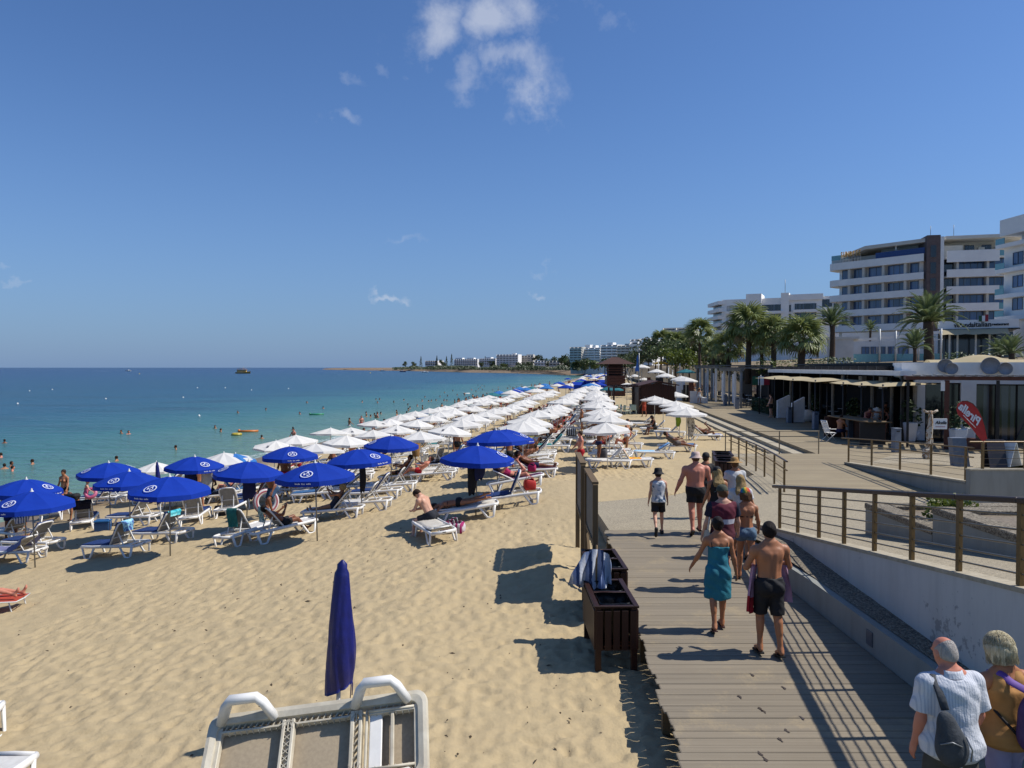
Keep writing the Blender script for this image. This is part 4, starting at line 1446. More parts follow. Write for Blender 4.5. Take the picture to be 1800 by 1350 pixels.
# ------------------------------------------------------------------ loungers
def lounger_shapes(ang,flat=False,fabric=None):
 """geometry of a slatless plastic sun bed; +Y is the foot end; returns named builders"""
 H = .34
 S = {}
 b = MB()
 for sx in (-1,1):
  b.tube([(sx * .30,-.93,H - .02),(sx * .325,-.84,H - .01),(sx * .33,-.3,H),(sx * .33,.5,H),(sx * .325,.86,H + .015),(sx * .29,.96,H + .005)],.033,8,squash=1.35)
 b.tube([(-.30,-.93,H - .02),(0,-.965,H - .02),(.30,-.93,H - .02)],.034,8,squash=1.3)
 b.tube([(-.29,.96,H + .005),(0,.99,H),(.29,.96,H + .005)],.032,8,squash=1.3)
 for y in (-.55,-.08,.42):
  b.box((0,y,H - .015),(.62,.05,.035),bev=.006)
 b.box((0,-1.0,H - .01),(.09,.012,.018),mi=1)
 S['frame'] = b
 legs = []
 for sx in (-1,1):
  for y0,s in ((-.52,-1),(.52,1)):
   l = MB()
   l.tube([(sx * .325,y0 + s * -.08,H),(sx * .345,y0 + s * .10,.03),(sx * .348,y0 + s * .16,.004),(sx * .348,y0 + s * .24,.004),(sx * .345,y0 + s * .29,.04),(sx * .325,y0 + s * .36,H)],[.026,.024,.026,.026,.024,.028],7,squash=1.4)
   legs.append(l)
 S['legs'] = legs
 s = MB()
 rows = []
 for i in range(9):
  y = -.06 + i * .122
  sg = -.018 * math.sin(math.pi * i / 8)
  rows.append([(x,y,H + .022 + sg * (1 - (x / .29) ** 2)) for x in (-.29,-.15,0,.15,.29)])
 s.sheet(rows)
 s.sheet([[(x,y,z - .012) for x,y,z in r] for r in rows])
 S['sling'] = s
 a = R(ang)
 bk = MB()
 U = lambda x,u,w=0: (x,-.08 - u * math.cos(a) + w * math.sin(a) * 0 - w * -math.sin(a) * 0 + (-w * 0),H + .03 + u * math.sin(a)) if w == 0 else (x,-.08 - u * math.cos(a) - w * -math.sin(a),H + .03 + u * math.sin(a) + w * math.cos(a))
 for sx in (-1,1):
  bk.tube([U(sx * .28,0),U(sx * .285,.54),U(sx * .265,.66),U(sx * .20,.70)],.024,7)
 bk.tube([U(-.20,.70),U(0,.715),U(.20,.70)],.024,7)
 bk.bar(U(-.28,.22),U(.28,.22),.05,.02)
 S['backrest'] = bk
 bs = MB()
 rows = [[U(x,u,.012 - .02 * math.sin(math.pi * u / .68) * (1 - (x / .26) ** 2)) for x in (-.26,-.13,0,.13,.26)] for u in (.02,.17,.34,.51,.67)]
 bs.sheet(rows)
 bs.sheet([[U(x,u,-.004) for x in (-.26,0,.26)] for u in (.02,.34,.67)])
 S['back_sling'] = bs
 st = MB()
 if ang > 12:
  for sx in (-1,1):
   st.bar(U(sx * .20,.42,-.01),(sx * .21,-.08 - .42 * math.cos(a) - .18,H - .01),.024,.03)
  st.bar((-.21,-.08 - .42 * math.cos(a) - .18,H - .012),(.21,-.08 - .42 * math.cos(a) - .18,H - .012),.03)
 S['strut'] = st
 c = MB()
 if fabric:
  for i,(y0,y1) in enumerate(((.0,.47),(.475,.93))):
   c.box((0,(y0 + y1) / 2,H + .055),(.58,y1 - y0,.06),bev=.022)
  M = Matrix.Rotation(-a,3,'X')
  for u0,u1 in ((.02,.36),(.365,.71)):
   c.box(U(0,(u0 + u1) / 2,.042),(.56,u1 - u0,.055),M,bev=.02)
 S['cushion'] = c
 return S
M_SLING = mat("pale_sling",'#d6d3cb','#c4c0b8',rough=.7,scale=12)
M_SLINGG = mat("grey_sling",'#8d8a84','#7a776f',rough=.7,scale=12)
M_CUSH = mat("navy_cushion",'#14356e','#0f2a58',rough=.8,scale=6,bump=.3)
M_CUSHB = mat("blue_cushion",'#3a6a9a','#2a557f',rough=.8,scale=6,bump=.3)
M_CUSHT = mat("teal_cushion",'#1f7f80','#186a6c',rough=.8,scale=6,bump=.3)
M_LOGO = mat("maker_mark",'#4a4a48','#3a3a38')
def make_lounger(ang,cush=None,sling=None):
 t = thing("sun_lounger","x","sun lounger")
 S = lounger_shapes(ang,fabric=cush)
 S['frame'].build("frame",[M_WPLAST,M_LOGO],t)
 for l in S['legs']:
  l.build("leg",M_WPLAST,t)
 S['sling'].build("seat",sling or M_SLING,t)
 br = S['backrest'].build("backrest",M_WPLAST,t)
 S['back_sling'].build("back_panel",sling or M_SLINGG,br)
 if ang > 12:
  S['strut'].build("strut",M_WPLAST,t)
 if cush:
  S['cushion'].build("cushion",cush,t)
 return t
LP = {}
def lounger(px,py,head,ang,label,cush=None,sling=None,xyz=None,group=None):
 """head: direction from head end to foot end, degrees from +X"""
 p = xyz or on_sand(px,py)
 rz = R(head - 90)
 key = ('lg',ang,cush.name if cush else '',sling.name if sling else '')
 # follow the slope of the sand under the bed
 c,s = math.cos(R(head)),math.sin(R(head))
 zf,zb = sand_z(p[0] + c * .7,p[1] + s * .7),sand_z(p[0] - c * .7,p[1] - s * .7)
 zl,zr = sand_z(p[0] - s * .33,p[1] + c * .33),sand_z(p[0] + s * .33,p[1] - c * .33)
 o = put(key,lambda: make_lounger(ang,cush,sling),(p[0],p[1],(zf + zb) / 2 - .015),rz,label,group or "sun loungers near the blue parasols")
 o.rotation_mode = 'XYZ'
 eu = Euler((math.atan2(zf - zb,1.4),-math.atan2(zr - zl,.66) * -1 if False else math.atan2(zl - zr,.66),rz),'XYZ')
 o.rotation_euler = eu
 return o
def over_back(lg,ang,m,label,w=.46,front=.35,back=.45,x=0.0,name="towel",cat="towel"):
 """towel folded over the top of a raised backrest"""
 a = R(ang)
 H = .34
 U = lambda x,u,q: Vector((x,-.08 - u * math.cos(a) + q * math.sin(a),H + .03 + u * math.sin(a) + q * math.cos(a)))
 path = [(.7 - front,.05),(.7 - front * .5,.05),(.70,.055),(.745,.02)]
 rows = []
 pts = [U(0,u,q) for u,q in path]
 top = pts[-1]
 pts.append(top + Vector((0,-.03,-.03)))
 for k in range(1,6):
  pts.append(top + Vector((0,-.035 - .012 * math.sin(k * 1.3),-.03 - back * k / 5)))
 n = 9
 for i,p in enumerate(pts):
  hang = max(0,i - 4)
  rows.append([p + Vector((x + (j / (n - 1) - .5) * w * (1 - .03 * hang),-.016 * hang * .4 * math.sin(j * 1.7 + i * .3),0)) for j in range(n)])
 b = MB()
 b.sheet(rows)
 b.sheet([[p + Vector((0,-.008 if i > 3 else 0,-.008 if i <= 3 else 0)) for p in r] for i,r in enumerate(rows)])
 M = lg.matrix_basis
 o = b.build(name,m,None,label=label,cat=cat)
 o.matrix_basis = M.copy()
 return o
def lay_towel(lg,m,label,w=.60,y0=-.05,y1=.9,ang=None,drape=0.1,name="towel",cat="towel",top=.70):
 """towel spread on a bed (and up its backrest when ang is given)"""
 H = .34
 pts = []
 if ang is not None:
  a = R(ang)
  for u in (top,top * .75,top * .5,top * .25,.05):
   pts.append(Vector((0,-.08 - u * math.cos(a),H + .03 + u * math.sin(a))) + Vector((0,math.sin(a),math.cos(a))) * .035)
 for k in range(7):
  pts.append(Vector((0,y0 + (y1 - y0) * k / 6 if ang is None else .05 + (y1 - .05) * k / 6,H + .055)))
 pts.append(pts[-1] + Vector((0,.05,-.07)))
 n = 11
 rows = []
 for i,p in enumerate(pts):
  r = []
  for j in range(n):
   f = j / (n - 1) * 2 - 1
   e = max(0,abs(f) - .78) / .22
   r.append(p + Vector((f * w * .5 + .012 * math.sin(i * 1.7),.01 * math.sin(j * 2.1),.012 * math.sin(i * 2.3 + j * 1.4) * (1 - e) - e * drape * (.8 + .2 * math.sin(i * 1.2)))))
  rows.append(r)
 b = MB()
 b.sheet(rows)
 b.sheet([[p + Vector((0,0,-.009)) for p in r] for r in rows])
 o = b.build(name,m,None,label=label,cat=cat)
 o.matrix_basis = lg.matrix_basis.copy()
 return o
T_TURQ = blotch("turquoise_towel",['#2f9aa8','#58b9c2','#8fd0d2'],5)
T_LBL = blotch("light_blue_towel",['#4a5f9a','#7fb6cf','#a9d3df','#3c4c86'],4)
T_TEAL = mat("teal_towel",'#1c6a66','#155653',rough=.95,bump=.5,bscale=40)
T_WHITE = mat("white_towel",'#c9c3b6','#b3ac9e',rough=.95,bump=.7,bscale=16)
T_GRN = blotch("green_print_towel",['#3f8f86','#b9c4bd','#2a6d66','#c9cfc9'],9)
T_LAV = mat("lavender_sheet",'#77789c','#686a8e',rough=.9,bump=.4,bscale=14)
T_YEL = mat("yellow_towel",'#b98a14','#a3780e',rough=.95,bump=.5)
T_RY = blotch("red_yellow_towel",['#a81f1a','#d9761a','#d9b51f','#b01f22'],5)
T_LB2 = mat("sky_blue_towel",'#7fb0cf','#a3c7da',rough=.95,bump=.5)
T_BLU = mat("blue_towel",'#1f4f9e','#1a4388',rough=.95,bump=.4)
T_BW = stripes("black_white_stripes",['#1a1a1e','#c8c8c6'],0,.055)
T_PUR = blotch("plum_print",['#3a2035','#5a3350','#46283f'],5)
T_DARK = blotch("dark_print",['#14131a','#24202a','#1a1820'],5)
T_RED = mat("red_towel",'#a02a20','#8a2018',rough=.95,bump=.5)
T_PINK = mat("magenta_towel",'#a81f57','#8e1748',rough=.95,bump=.5)
T_BLW = blotch("blue_white_print",['#2a5c96','#3c74ad','#9fc0d8','#2a5590'],5)
T_BROWN = blotch("beige_print_towel",['#8f8676','#b8b0a0','#6d6557'],6)
l1 = lounger(206,976,163,58,"sun lounger with navy cushion and a light blue towel over its raised back",M_CUSH)
over_back(l1,58,T_LBL,"light blue patterned towel folded over the back of the nearest navy lounger",.42,.3,.28)
l2 = lounger(288,952,160,52,"sun lounger with navy cushion and a turquoise towel along its top edge",M_CUSH)
over_back(l2,52,T_TURQ,"turquoise towel hung along the top of a raised lounger back",.48,.2,.14)
l3 = lounger(150,926,112,62,"navy cushioned lounger with a dark cloth over its back, next to the blue cool box",M_CUSH)
over_back(l3,62,T_DARK,"dark printed cloth draped over a lounger back beside the blue cool box",.62,.5,.3)
lounger(345,918,100,62,"navy cushioned lounger seen square from behind with its back raised",M_CUSH)
lounger(409,904,92,66,"navy cushioned lounger seen from behind, beside the parasol with the navy garment",M_CUSH)
l6 = lounger(432,950,70,62,"white lounger with a plain teal towel hanging down its back")
over_back(l6,62,T_TEAL,"plain teal towel hanging down the back of a white lounger",.36,.3,.50)
l7 = lounger(498,944,42,55,"white lounger with a green and white print towel over its raised back")
over_back(l7,55,T_GRN,"green and white printed towel hung on a lounger back",.34,.3,.42,-.12)
l8 = lounger(588,912,176,45,"white lounger with the blond woman reading on it")
lounger(640,898,177,50,"empty white lounger directly behind the blond woman reading")
lounger(662,878,177,50,"empty white lounger second behind the blond woman reading",M_CUSH)
lounger(690,866,178,50,"white lounger at the end of the line behind the blond woman reading")
l12 = lounger(708,848,178,50,"white lounger with a yellow towel, a dark-haired person sitting on it")
lay_towel(l12,T_YEL,"mustard yellow towel spread up a raised lounger back",ang=50)
l13 = lounger(738,838,165,62,"white lounger with a cream towel over its back")
lay_towel(l13,T_WHITE,"cream towel spread over a white lounger back",ang=62,y1=.5)
lounger(768,826,155,66,"white lounger with its back raised almost upright, past the cream towel")
lounger(725,800,165,40,"lounger with a teal cushion beyond the basket bin",M_CUSHT)
lounger(770,790,165,40,"second lounger with a teal cushion nearer the aisle",M_CUSHT)
l14 = lounger(764,946,112,4,"flat white lounger the shirtless man sits on")
lay_towel(l14,T_WHITE,"crumpled cream towel on the flat lounger under the sitting man",.58,-.75,.72)
l15 = lounger(818,912,4,4,"flat white lounger with the prone sunbather on it")
lay_towel(l15,T_WHITE,"pale towel under the prone sunbather",.6,-.8,.85,drape=.04)
l16 = lounger(898,888,178,60,"white lounger with a blue towel and a raised navy back, a red bag behind it",M_CUSH)
lay_towel(l16,T_BLW,"blue and white printed towel on the lounger with the red bag",.62,.0,.95)
l17 = lounger(908,858,2,34,"white lounger with a plum towel and the woman with the magenta cloth")
lay_towel(l17,T_PUR,"dark plum printed towel under the woman with the magenta cloth",ang=34)
l18 = lounger(932,812,-4,32,"white lounger with a knees-up sunbather on a dark towel")
lay_towel(l18,T_DARK,"dark towel up the back of the knees-up sunbather's lounger",ang=32,y1=.3)
l19 = lounger(1108,820,-2,58,"white lounger with a red and orange towel on its raised back")
lay_towel(l19,T_RY,"red, orange and yellow towel on a raised lounger back",ang=58,y1=.45)
l20 = lounger(1150,806,176,30,"white lounger with a sky blue towel, set foot to foot with the red towel one")
lay_towel(l20,T_LB2,"sky blue towel on the lounger beside the red towel",.6,.0,.9)
over_back(l20,30,T_BLW,"navy and white towel over the head end of the sky blue lounger",.5,.5,.1)
lounger(1190,794,4,50,"white lounger with the grey-dressed sunbather lying on it",M_CUSHB)
l22 = lounger(1238,774,2,40,"white lounger with a blue towel end and a sunbather with bent knees")
lay_towel(l22,T_BLU,"blue towel hanging off the foot end of a white lounger",.62,.55,.98)
l23 = lounger(1005,778,82,42,"lounger with a black and white striped towel over its back, by the central aisle")
over_back(l23,42,T_BW,"black and white striped towel over a lounger back by the aisle",.5,.4,.35)
l24 = lounger(1040,782,70,40,"lounger with a second black and white striped towel")
over_back(l24,40,T_BW,"black and white striped towel over the second lounger, partly under the white parasol",.5,.4,.3)
lounger(1098,790,172,40,"white lounger under the nearest white parasol with the person in orange")
l26 = lounger(1094,766,172,46,"lounger with a rust red towel behind the person in orange")
lay_towel(l26,T_RED,"rust red towel over the lounger behind the person in orange",ang=46,y1=.3)
lounger(1130,752,176,40,"empty white lounger between the two white parasol groups")
lounger(1152,762,172,45,"white lounger with the dark-haired woman sitting on it")
lounger(1178,768,172,45,"lounger just in front of the sitting dark-haired woman")
lounger(318,893,160,55,"navy lounger beside the one with the blue pad, below the front blue parasols",M_CUSH)
lounger(272,884,165,55,"navy lounger behind the parasol pole, back raised toward the water",M_CUSH)
l30 = lounger(372,878,165,6,"flat white lounger with a blue pad at its end",None,M_CUSHB)
lounger(182,886,172,50,"navy lounger beside the child with the pink ring",M_CUSH)
lounger(215,878,172,52,"navy lounger second from the child with the pink ring",M_CUSH)
l33 = lounger(98,910,110,55,"lounger with a plum print cloth on its back, in front of the woman in black")
over_back(l33,55,T_PUR,"plum printed cloth over a lounger back by the water",.6,.4,.4)
l34 = lounger(22,986,170,30,"front lounger fully covered by a lavender sheet, cut by the picture edge")
lay_towel(l34,T_LAV,"lavender sheet covering the front lounger",.74,.0,.95,ang=30,drape=.2,cat="sheet",name="bed_sheet")
l35 = lounger(22,950,150,40,"white lounger with striped cloth and blue clothes heaped on it")
over_back(l35,40,stripes("blue_white_beach",['#c9ccd0','#5a6688'],0,.04),"white and slate striped cloth over a lounger back by the picture edge",.5,.5,.2)
lounger(410,876,20,66,"beach chair with a blue top rail in front of the man's bare back",M_CUSHB)
lounger(500,872,150,30,"white lounger behind the striped swim ring")
lounger(520,862,175,40,"white lounger under the parasol near the first white ones")
lounger(448,868,172,30,"lounger of the people lying near the water behind the hanging navy garment",M_CUSHB)
lounger(612,868,172,35,"navy lounger with its white corner post toward the woman reading",M_CUSH)
lounger(950,778,178,35,"lounger with an olive yellow cover by the aisle",mat("olive_cover",'#8a8128','#6f681e',rough=.9))
lounger(962,758,172,50,"yellow-covered lounger behind the olive one",mat("olive_cover",'#8a8128'))
for px,py,hd,an,cu,lab in ((238,922,168,52,M_CUSH,"navy lounger in the shade of the emblem parasol with turquoise towels"),(60,968,165,48,M_CUSH,"navy lounger beside the lavender-covered one"),(560,880,176,48,M_CUSHB,"blue cushioned lounger behind the clear-emblem parasol"),(596,866,176,50,M_CUSH,"navy lounger under the row of blue parasols near the basket bin"),(800,818,170,52,M_CUSHB,"blue cushioned lounger past the upright white one"),(905,800,176,40,M_CUSHB,"blue cushioned lounger under the farthest overlapping blue parasols"),(300,868,172,50,M_CUSH,"navy lounger at the water's edge behind the front parasols"),(455,884,172,45,M_CUSH,"navy lounger right of the hanging navy garment")):
 lounger(px,py,hd,an,lab,cu)
# rows of white parasols ------------------------------------------------
ordn = ["first","second","third","fourth","fifth","sixth","seventh","eighth","ninth","tenth","eleventh","twelfth","thirteenth","fourteenth","fifteenth","sixteenth","seventeenth","eighteenth","nineteenth","twentieth","twenty-first","twenty-second","twenty-third","twenty-fourth","twenty-fifth"]
ROWS = [(16.2,31.0,97,"seaward row"),(12.2,29.6,93,"second seaward row"),(8.1,31.2,92,"third seaward row"),(4.2,31.0,90,"left aisle row"),(0.45,31.0,112,"right aisle row")]
WPOS = []
for L0,d0,d1,rn in ROWS:
 d,k = d0,0
 while d < d1:
  L = L0 + (.045 * (d - 30) if L0 < 1 else 0) + rnd.uniform(-.22,.22)
  x = BX * d - L / .9895
  z = sand_z(x,d)
  key = 'white' if d < 55 else 'white_far'
  lab = f"white parasol, {ordn[k]} from the near end of the {rn}"
  o = put(key,(lambda: make_white_parasol()) if d < 55 else (lambda: make_white_parasol(full=False)),(x,d,z + rnd.uniform(-.10,.06)),rnd.uniform(0,6.2),lab,"white parasols in rows")
  o.rotation_euler = (rnd.uniform(-.085,.085),rnd.uniform(-.085,.085),o.rotation_euler[2])
  sq = rnd.uniform(.93,1.07)
  o.scale = (sq,sq,rnd.uniform(.96,1.03))
  WPOS.append((x,d,z,L0,ordn[k],rn))
  k += 1
  d += 3.5 + rnd.uniform(-.25,.25) + (d - 30) * .006
for n,(px,d) in enumerate(((1207,41),(1195,45),(1189,50),(1166,54),(1151,59))):
 x = (px - 900) / F * d
 put('white',make_white_parasol,(x,d,-.5),n * .7,f"white parasol by the beach steps, {ordn[n]} from the near end","white parasols by the steps")
for n,(px,py,d,m,lab) in enumerate(((275,818,31.5,M_WHITEC,"small white beach parasol with blue lining behind the furled navy one"),
                                         (414,797,31.0,M_LBLUE,"small light blue parasol under the near white parasols at the waterline"),
                                         (738,727,62,M_LBLUE,"small blue parasol at the waterline beside the white rows"))):
 p = at_y(px,py,d)
 z = sand_z(p.x,d)
 o = make_white_parasol(1.75,False,m,.9)
 o.location = (p.x,d,z)
 tag(o,lab)
 if n == 1:
  o.location.z = p.z - 1.75
# simple far loungers: one mesh each
def lounger_low(ang,fm):
 S = lounger_shapes(ang,fabric=fm)
 b = MB()
 for key,mi in (('frame',0),('sling',1),('backrest',0),('back_sling',1),('strut',0),('cushion',2)):
  q = S[key]
  b.add(q.v,q.f,mi,True)
 for l in S['legs']:
  b.add(l.v,l.f,0,True)
 return b.mesh("sun_lounger",[M_WPLAST,M_SLING,fm or M_SLING])
FARL = [lounger_low(45,None),lounger_low(50,M_CUSHB),lounger_low(8,None),lounger_low(40,T_DARK),lounger_low(48,T_BROWN),lounger_low(35,T_RED),lounger_low(45,T_YEL),lounger_low(45,M_CUSHT)]
cnt = 0
for x,y,z,L0,od,rn in WPOS:
 for q in (-.62,.62):
  if cnt >= 230 or rnd.random() < .06:
   continue
  m = rnd.choices(FARL,(9,2,5,3,3,1,.7,.7))[0]
  # beds stand in lines across the beach with their heads up the slope
  hd = R((178 if L0 > 1 else 176) + rnd.uniform(-6,6))
  yy = y + q + rnd.uniform(-.12,.12)
  xx = x + rnd.uniform(-.2,.3) + (.35 if L0 > 1 else .1)
  o = link("sun_lounger",m,None,(xx,yy,sand_z(xx,yy) - .015))
  c,s = math.cos(hd),math.sin(hd)
  o.rotation_euler = (math.atan2(sand_z(xx + c * .7,yy + s * .7) - sand_z(xx - c * .7,yy - s * .7),1.4),0,hd - R(90))
  kind = {id(FARL[1]): "blue cushioned",id(FARL[3]): "dark towel-covered",id(FARL[4]): "beige towel-covered",id(FARL[5]): "red towel-covered",id(FARL[6]): "yellow towel-covered",id(FARL[7]): "teal cushioned",id(FARL[2]): "flat white"}.get(id(m),"plain white")
  tag(o,f"{kind} lounger, {'nearer' if q < 0 else 'farther'} side of the {od} parasol in the {rn}","sun lounger","loungers under the white parasols")
  cnt += 1
# far parasols beyond the white rows
FARP = {}
for m,nm in ((M_WHITEC,'white'),(M_LBLUE,'light blue'),(M_BLUE,'blue'),(M_YELLOW,'yellow'),(M_TEALC,'teal')):
 b = canopy_bm(1.25,.42,valance=.12,sag=.05,concave=.06,zt=2.2,rings=3,per=2)
 b.tube([(0,0,-.3),(0,0,2.25)],.03,5,mi=1)
 FARP[nm] = b.mesh("beach_parasol",[m,M_WPOLE])
for k in range(78):
 d = 100 * (1 + 2.6 * (k / 78) ** 1.4) + rnd.uniform(-4,4)
 L = rnd.choice([3.5,7.5,11.5,15.5,17.5]) + rnd.uniform(-.6,.6)
 if d > 150:
  L -= rnd.uniform(0,10)
 x = BX * d - L
 nm = rnd.choices(['white','light blue','blue','yellow','teal'],(6,2.5,4,.3,.2))[0]
 o = link("beach_parasol",FARP[nm],None,(x,d,sand_z(x,d)),rnd.uniform(0,6))
 tag(o,f"{nm} parasol far along the beach beyond the white rows","parasol",f"{nm} parasols far along the beach")
# blue cloth shade tents by the tower
for n,(px,d) in enumerate(((1018,112),(1040,112),(1063,118))):
 x = (px - 900) / F * d
 z = sand_z(x,d)
 t = thing("shade_tent",f"square blue cloth shade tent, {ordn[n]} from the water, near the lifeguard tower","shade tent",(x,d,z),R(8),"blue shade tents by the tower")
 b = MB()
 b.sheet([[(-1.1,-1,1.9),(1.1,-1,1.9)],[(-1.1,-.2,2.35),(1.1,-.2,2.35)],[(-1.1,1.1,2.1),(1.1,1.1,2.1)]])
 b.sheet([[(-1.1,-1,1.9),(1.1,-1,1.9)],[(-1.1,-1.02,.7),(1.1,-1.02,.7)]])
 b.build("canopy",M_BLUE,t)
 for sx in (-1.05,1.05):
  for sy in (-.95,1.05):
   MB().tube([(sx,sy,-.2),(sx,sy,2.0)],.03,6).build("post",M_POLE,t)
# ------------------------------------------------------------------ furled parasols
def furled(px,d,zb,h,r,label,lean=0.0):
 x = (px - 900) / F * d
 t = thing("furled_parasol",label,"parasol",(x,d,zb))
 b = MB()
 b.tube([(0,0,-.3),(0,0,.95)],.024,10)
 b.build("pole",M_WPOLE,t)
 c = MB()
 rows = []
 n = 48
 for i in range(31):
  f = i / 30
  z = .80 + (h - .80) * f
  rr = r * (1.0 - .62 * f ** 1.35) * (.80 + .35 * math.sin(min(1,f * 3.2) * 1.57) * .6) if f < .93 else r * (.33 if f < .97 else .22)
  if f >= .999:
   rr = .012
  row = []
  for k in range(n):
   a = 2 * math.pi * k / n
   fold = 1 + .14 * abs(math.sin(4 * a + 1.5 * math.sin(f * 4))) * (1 - f) ** .6 + .03 * math.sin(13 * a + f * 22) * (1 - f) + .05 * math.sin(3 * a + f * 5) * (1 - f * .5)
   zz = z - (.07 * math.cos(a - 2.6) * (1 - f) ** 3)
   row.append((rr * fold * math.cos(a) + .02 * math.sin(f * 5) * (1 - f),rr * fold * math.sin(a),zz))
  rows.append(row)
 c.sheet(rows,close=True)
 c.f.append(tuple(range(n)))
 c.mi.append(0)
 c.sm.append(False)
 c.build("cover",M_NAVY,t)
 s = MB()
 s.tube([(r * .75,-.05,1.0),(r * .86,-.06,.86),(r * .84,-.065,.74)],.007,5)
 s.tube([(r * .70,-.07,.99),(r * .74,-.08,.86),(r * .70,-.085,.72)],.006,5)
 s.build("tie_cord",M_NAVY,t)
 t.rotation_euler = (0,lean,.4)
 return t
furled(588,8.35,-.62,2.28,.168,"navy furled parasol standing up in the near sand by the upturned lounger",R(2.0))
p = at_y(281,835,24.5)
furled(281,25.5,sand_z((281 - 900) / F * 25.5,25.5),2.25,.11,"navy furled parasol between the front blue parasols",R(-3))
# ------------------------------------------------------------------ upturned lounger in the foreground
def upturned():
 t = thing("upturned_lounger","grimy white plastic lounger propped with its ribbed underside toward the viewer","sun lounger")
 # local frame: x along the bed, y across it, z out of the underside
 f = MB()
 L,W = .95,.36
 def rrect(l,w,r,z,n=6):
  o = []
  for cx,cy,a0 in ((l - r,w - r,0),(-l + r,w - r,90),(-l + r,-w + r,180),(l - r,-w + r,270)):
   for k in range(n + 1):
    a = R(a0 + 90 * k / n)
    yy = cy + r * math.sin(a)
    o.append((cx + r * math.cos(a),yy + (.022 * math.cos(3.1 * cx / l * 1.0) if False else 0),z))
  return o
 outer = [rrect(L,W,.10,0),rrect(L + .012,W + .012,.11,.05),rrect(L,W,.10,.095),rrect(L - .03,W - .03,.085,.10),rrect(L - .075,W - .07,.07,.085),rrect(L - .085,W - .08,.06,.0)]
 # gentle wave of the side rail, dipping between the legs
 def wave(p):
  x,y,z = p
  k = .035 * math.cos(x / L * 6.0) * (abs(y) / W) ** 3
  return (x,y + math.copysign(k,y),z)
 f.sheet([[wave(p) for p in r] for r in outer],close=True,smooth=False)
 f.build("frame",M_GPLAST,t)
 ribs = []
 for x,w,hgt in ((-.86,.05,.07),(-.30,.03,.085),(-.22,.03,.085),(-.26,.04,.05),(.30,.035,.085),(.37,.03,.085),(.42,.02,.06),(.86,.05,.07)):
  MB().box((x,0,hgt / 2 - .005),(w,W * 2 - .17,hgt),bev=.006).build("cross_rib",M_GPLAST,t)
 r2 = MB()
 for s in (-1,1):
  for x0,x1 in ((-.84,-.32),(-.20,.28),(.44,.84)):
   r2.box(((x0 + x1) / 2,s * .235,.035),(x1 - x0,.016,.06))
   k = int((x1 - x0) / .05)
   for q in range(k):
    xx = x0 + (x1 - x0) * (q + .5) / k
    r2.bar((xx - .022,s * .215 + .0,.03),(xx + .022,s * .295,.03),.006,.05)
  for cx in (-.26,.335):
   for q in range(5):
    a = R(30 + 30 * q) * s
    r2.bar((cx,s * .27,.05),(cx + .10 * math.cos(a),s * .27 + .10 * abs(math.sin(a)) * -s,.05),.006,.06)
 for q in range(9):
  y = -.24 + q * .06
  r2.bar((-.295,y - .028,.045),(-.225,y + .028,.045),.005,.06)
  r2.bar((-.225,y - .028,.045),(-.295,y + .028,.045),.005,.06)
  r2.bar((.31,y - .028,.045),(.365,y + .028,.045),.005,.06)
 o = r2.build("stiffening_ribs",M_GPLAST,t)
 o['kind'] = 'stuff'
 fab = mat("taupe_sling",'#a8987e','#968770',rough=.85,scale=30)
 for x0,x1 in ((-.84,-.31),(-.21,.29)):
  b = MB()
  b.sheet([[(x0 + (x1 - x0) * i / 6,-.29 + .58 * j / 6,-.012 + .012 * math.sin(math.pi * i / 6) * math.sin(math.pi * j / 6)) for i in range(7)] for j in range(7)])
  b.build("sling_panel",fab,t)
 b = MB()
 b.box((.50,0,.02),(.11,.50,.03),bev=.01)
 b.build("slat",M_WPLAST,t)
 b = MB()
 b.box((.645,0,.03),(.03,.50,.05),bev=.005)
 b.tube([(.44,-.24,.07),(.84,-.24,.07)],.012,6)
 b.tube([(.44,.25,.07),(.84,.25,.07)],.012,6)
 b.build("backrest_stay",M_GPLAST,t)
 b = MB()
 b.sheet([[(.45 + .39 * i / 6,-.27 + .54 * j / 6,-.03) for i in range(7)] for j in range(7)])
 b.build("sling_panel",fab,t)
 for s in (-1,1):
  for cx in (-.61,.56):
   b = MB()
   pts = [(cx - .24,s * .315,.07),(cx - .17,s * .385,.22),(cx - .12,s * .41,.275),(cx + .10,s * .41,.275),(cx + .15,s * .385,.22),(cx + .22,s * .315,.07)]
   b.tube(pts,[.042,.042,.046,.046,.042,.042],12,squash=1.3)
   b.build("leg",M_WPLAST,t)
 for cx in (-.58,.60):
  b = MB()
  b.box((cx - .10,.355,.055),(.13,.02,.06),bev=.006)
  b.build("corner_cap",M_WPLAST,t)
 p1,p2 = at_y(385,1268,6.52),at_y(742,1222,6.62)
 ax = (p2 - p1).normalized()
 # the far long edge runs p1 -> p2; the underside tilts toward the viewer
 tilt = R(50)
 up = Vector((0,0,1)) - ax * ax.z
 up.normalize()
 fwd = up.cross(ax).normalized()           # away from the viewer
 if fwd.y < 0:
  fwd = -fwd
 yv = (fwd * math.sin(tilt) + up * math.cos(tilt)).normalized()
 zv = ax.cross(yv).normalized()
 M = Matrix((ax,yv,zv)).transposed().to_4x4()
 c = (p1 + p2) / 2 - yv * .372 + Vector((0,0,0))
 M.translation = c
 t.matrix_basis = M
 # a second bed standing underneath carries it
 o = put(('lg',4,'',''),lambda: make_lounger(4),(c.x + .12,c.y + .12,-.58),R(90 - 6),"white lounger underneath the upturned one, mostly hidden",None)
 o.location.z = -.50
 return t
upturned()
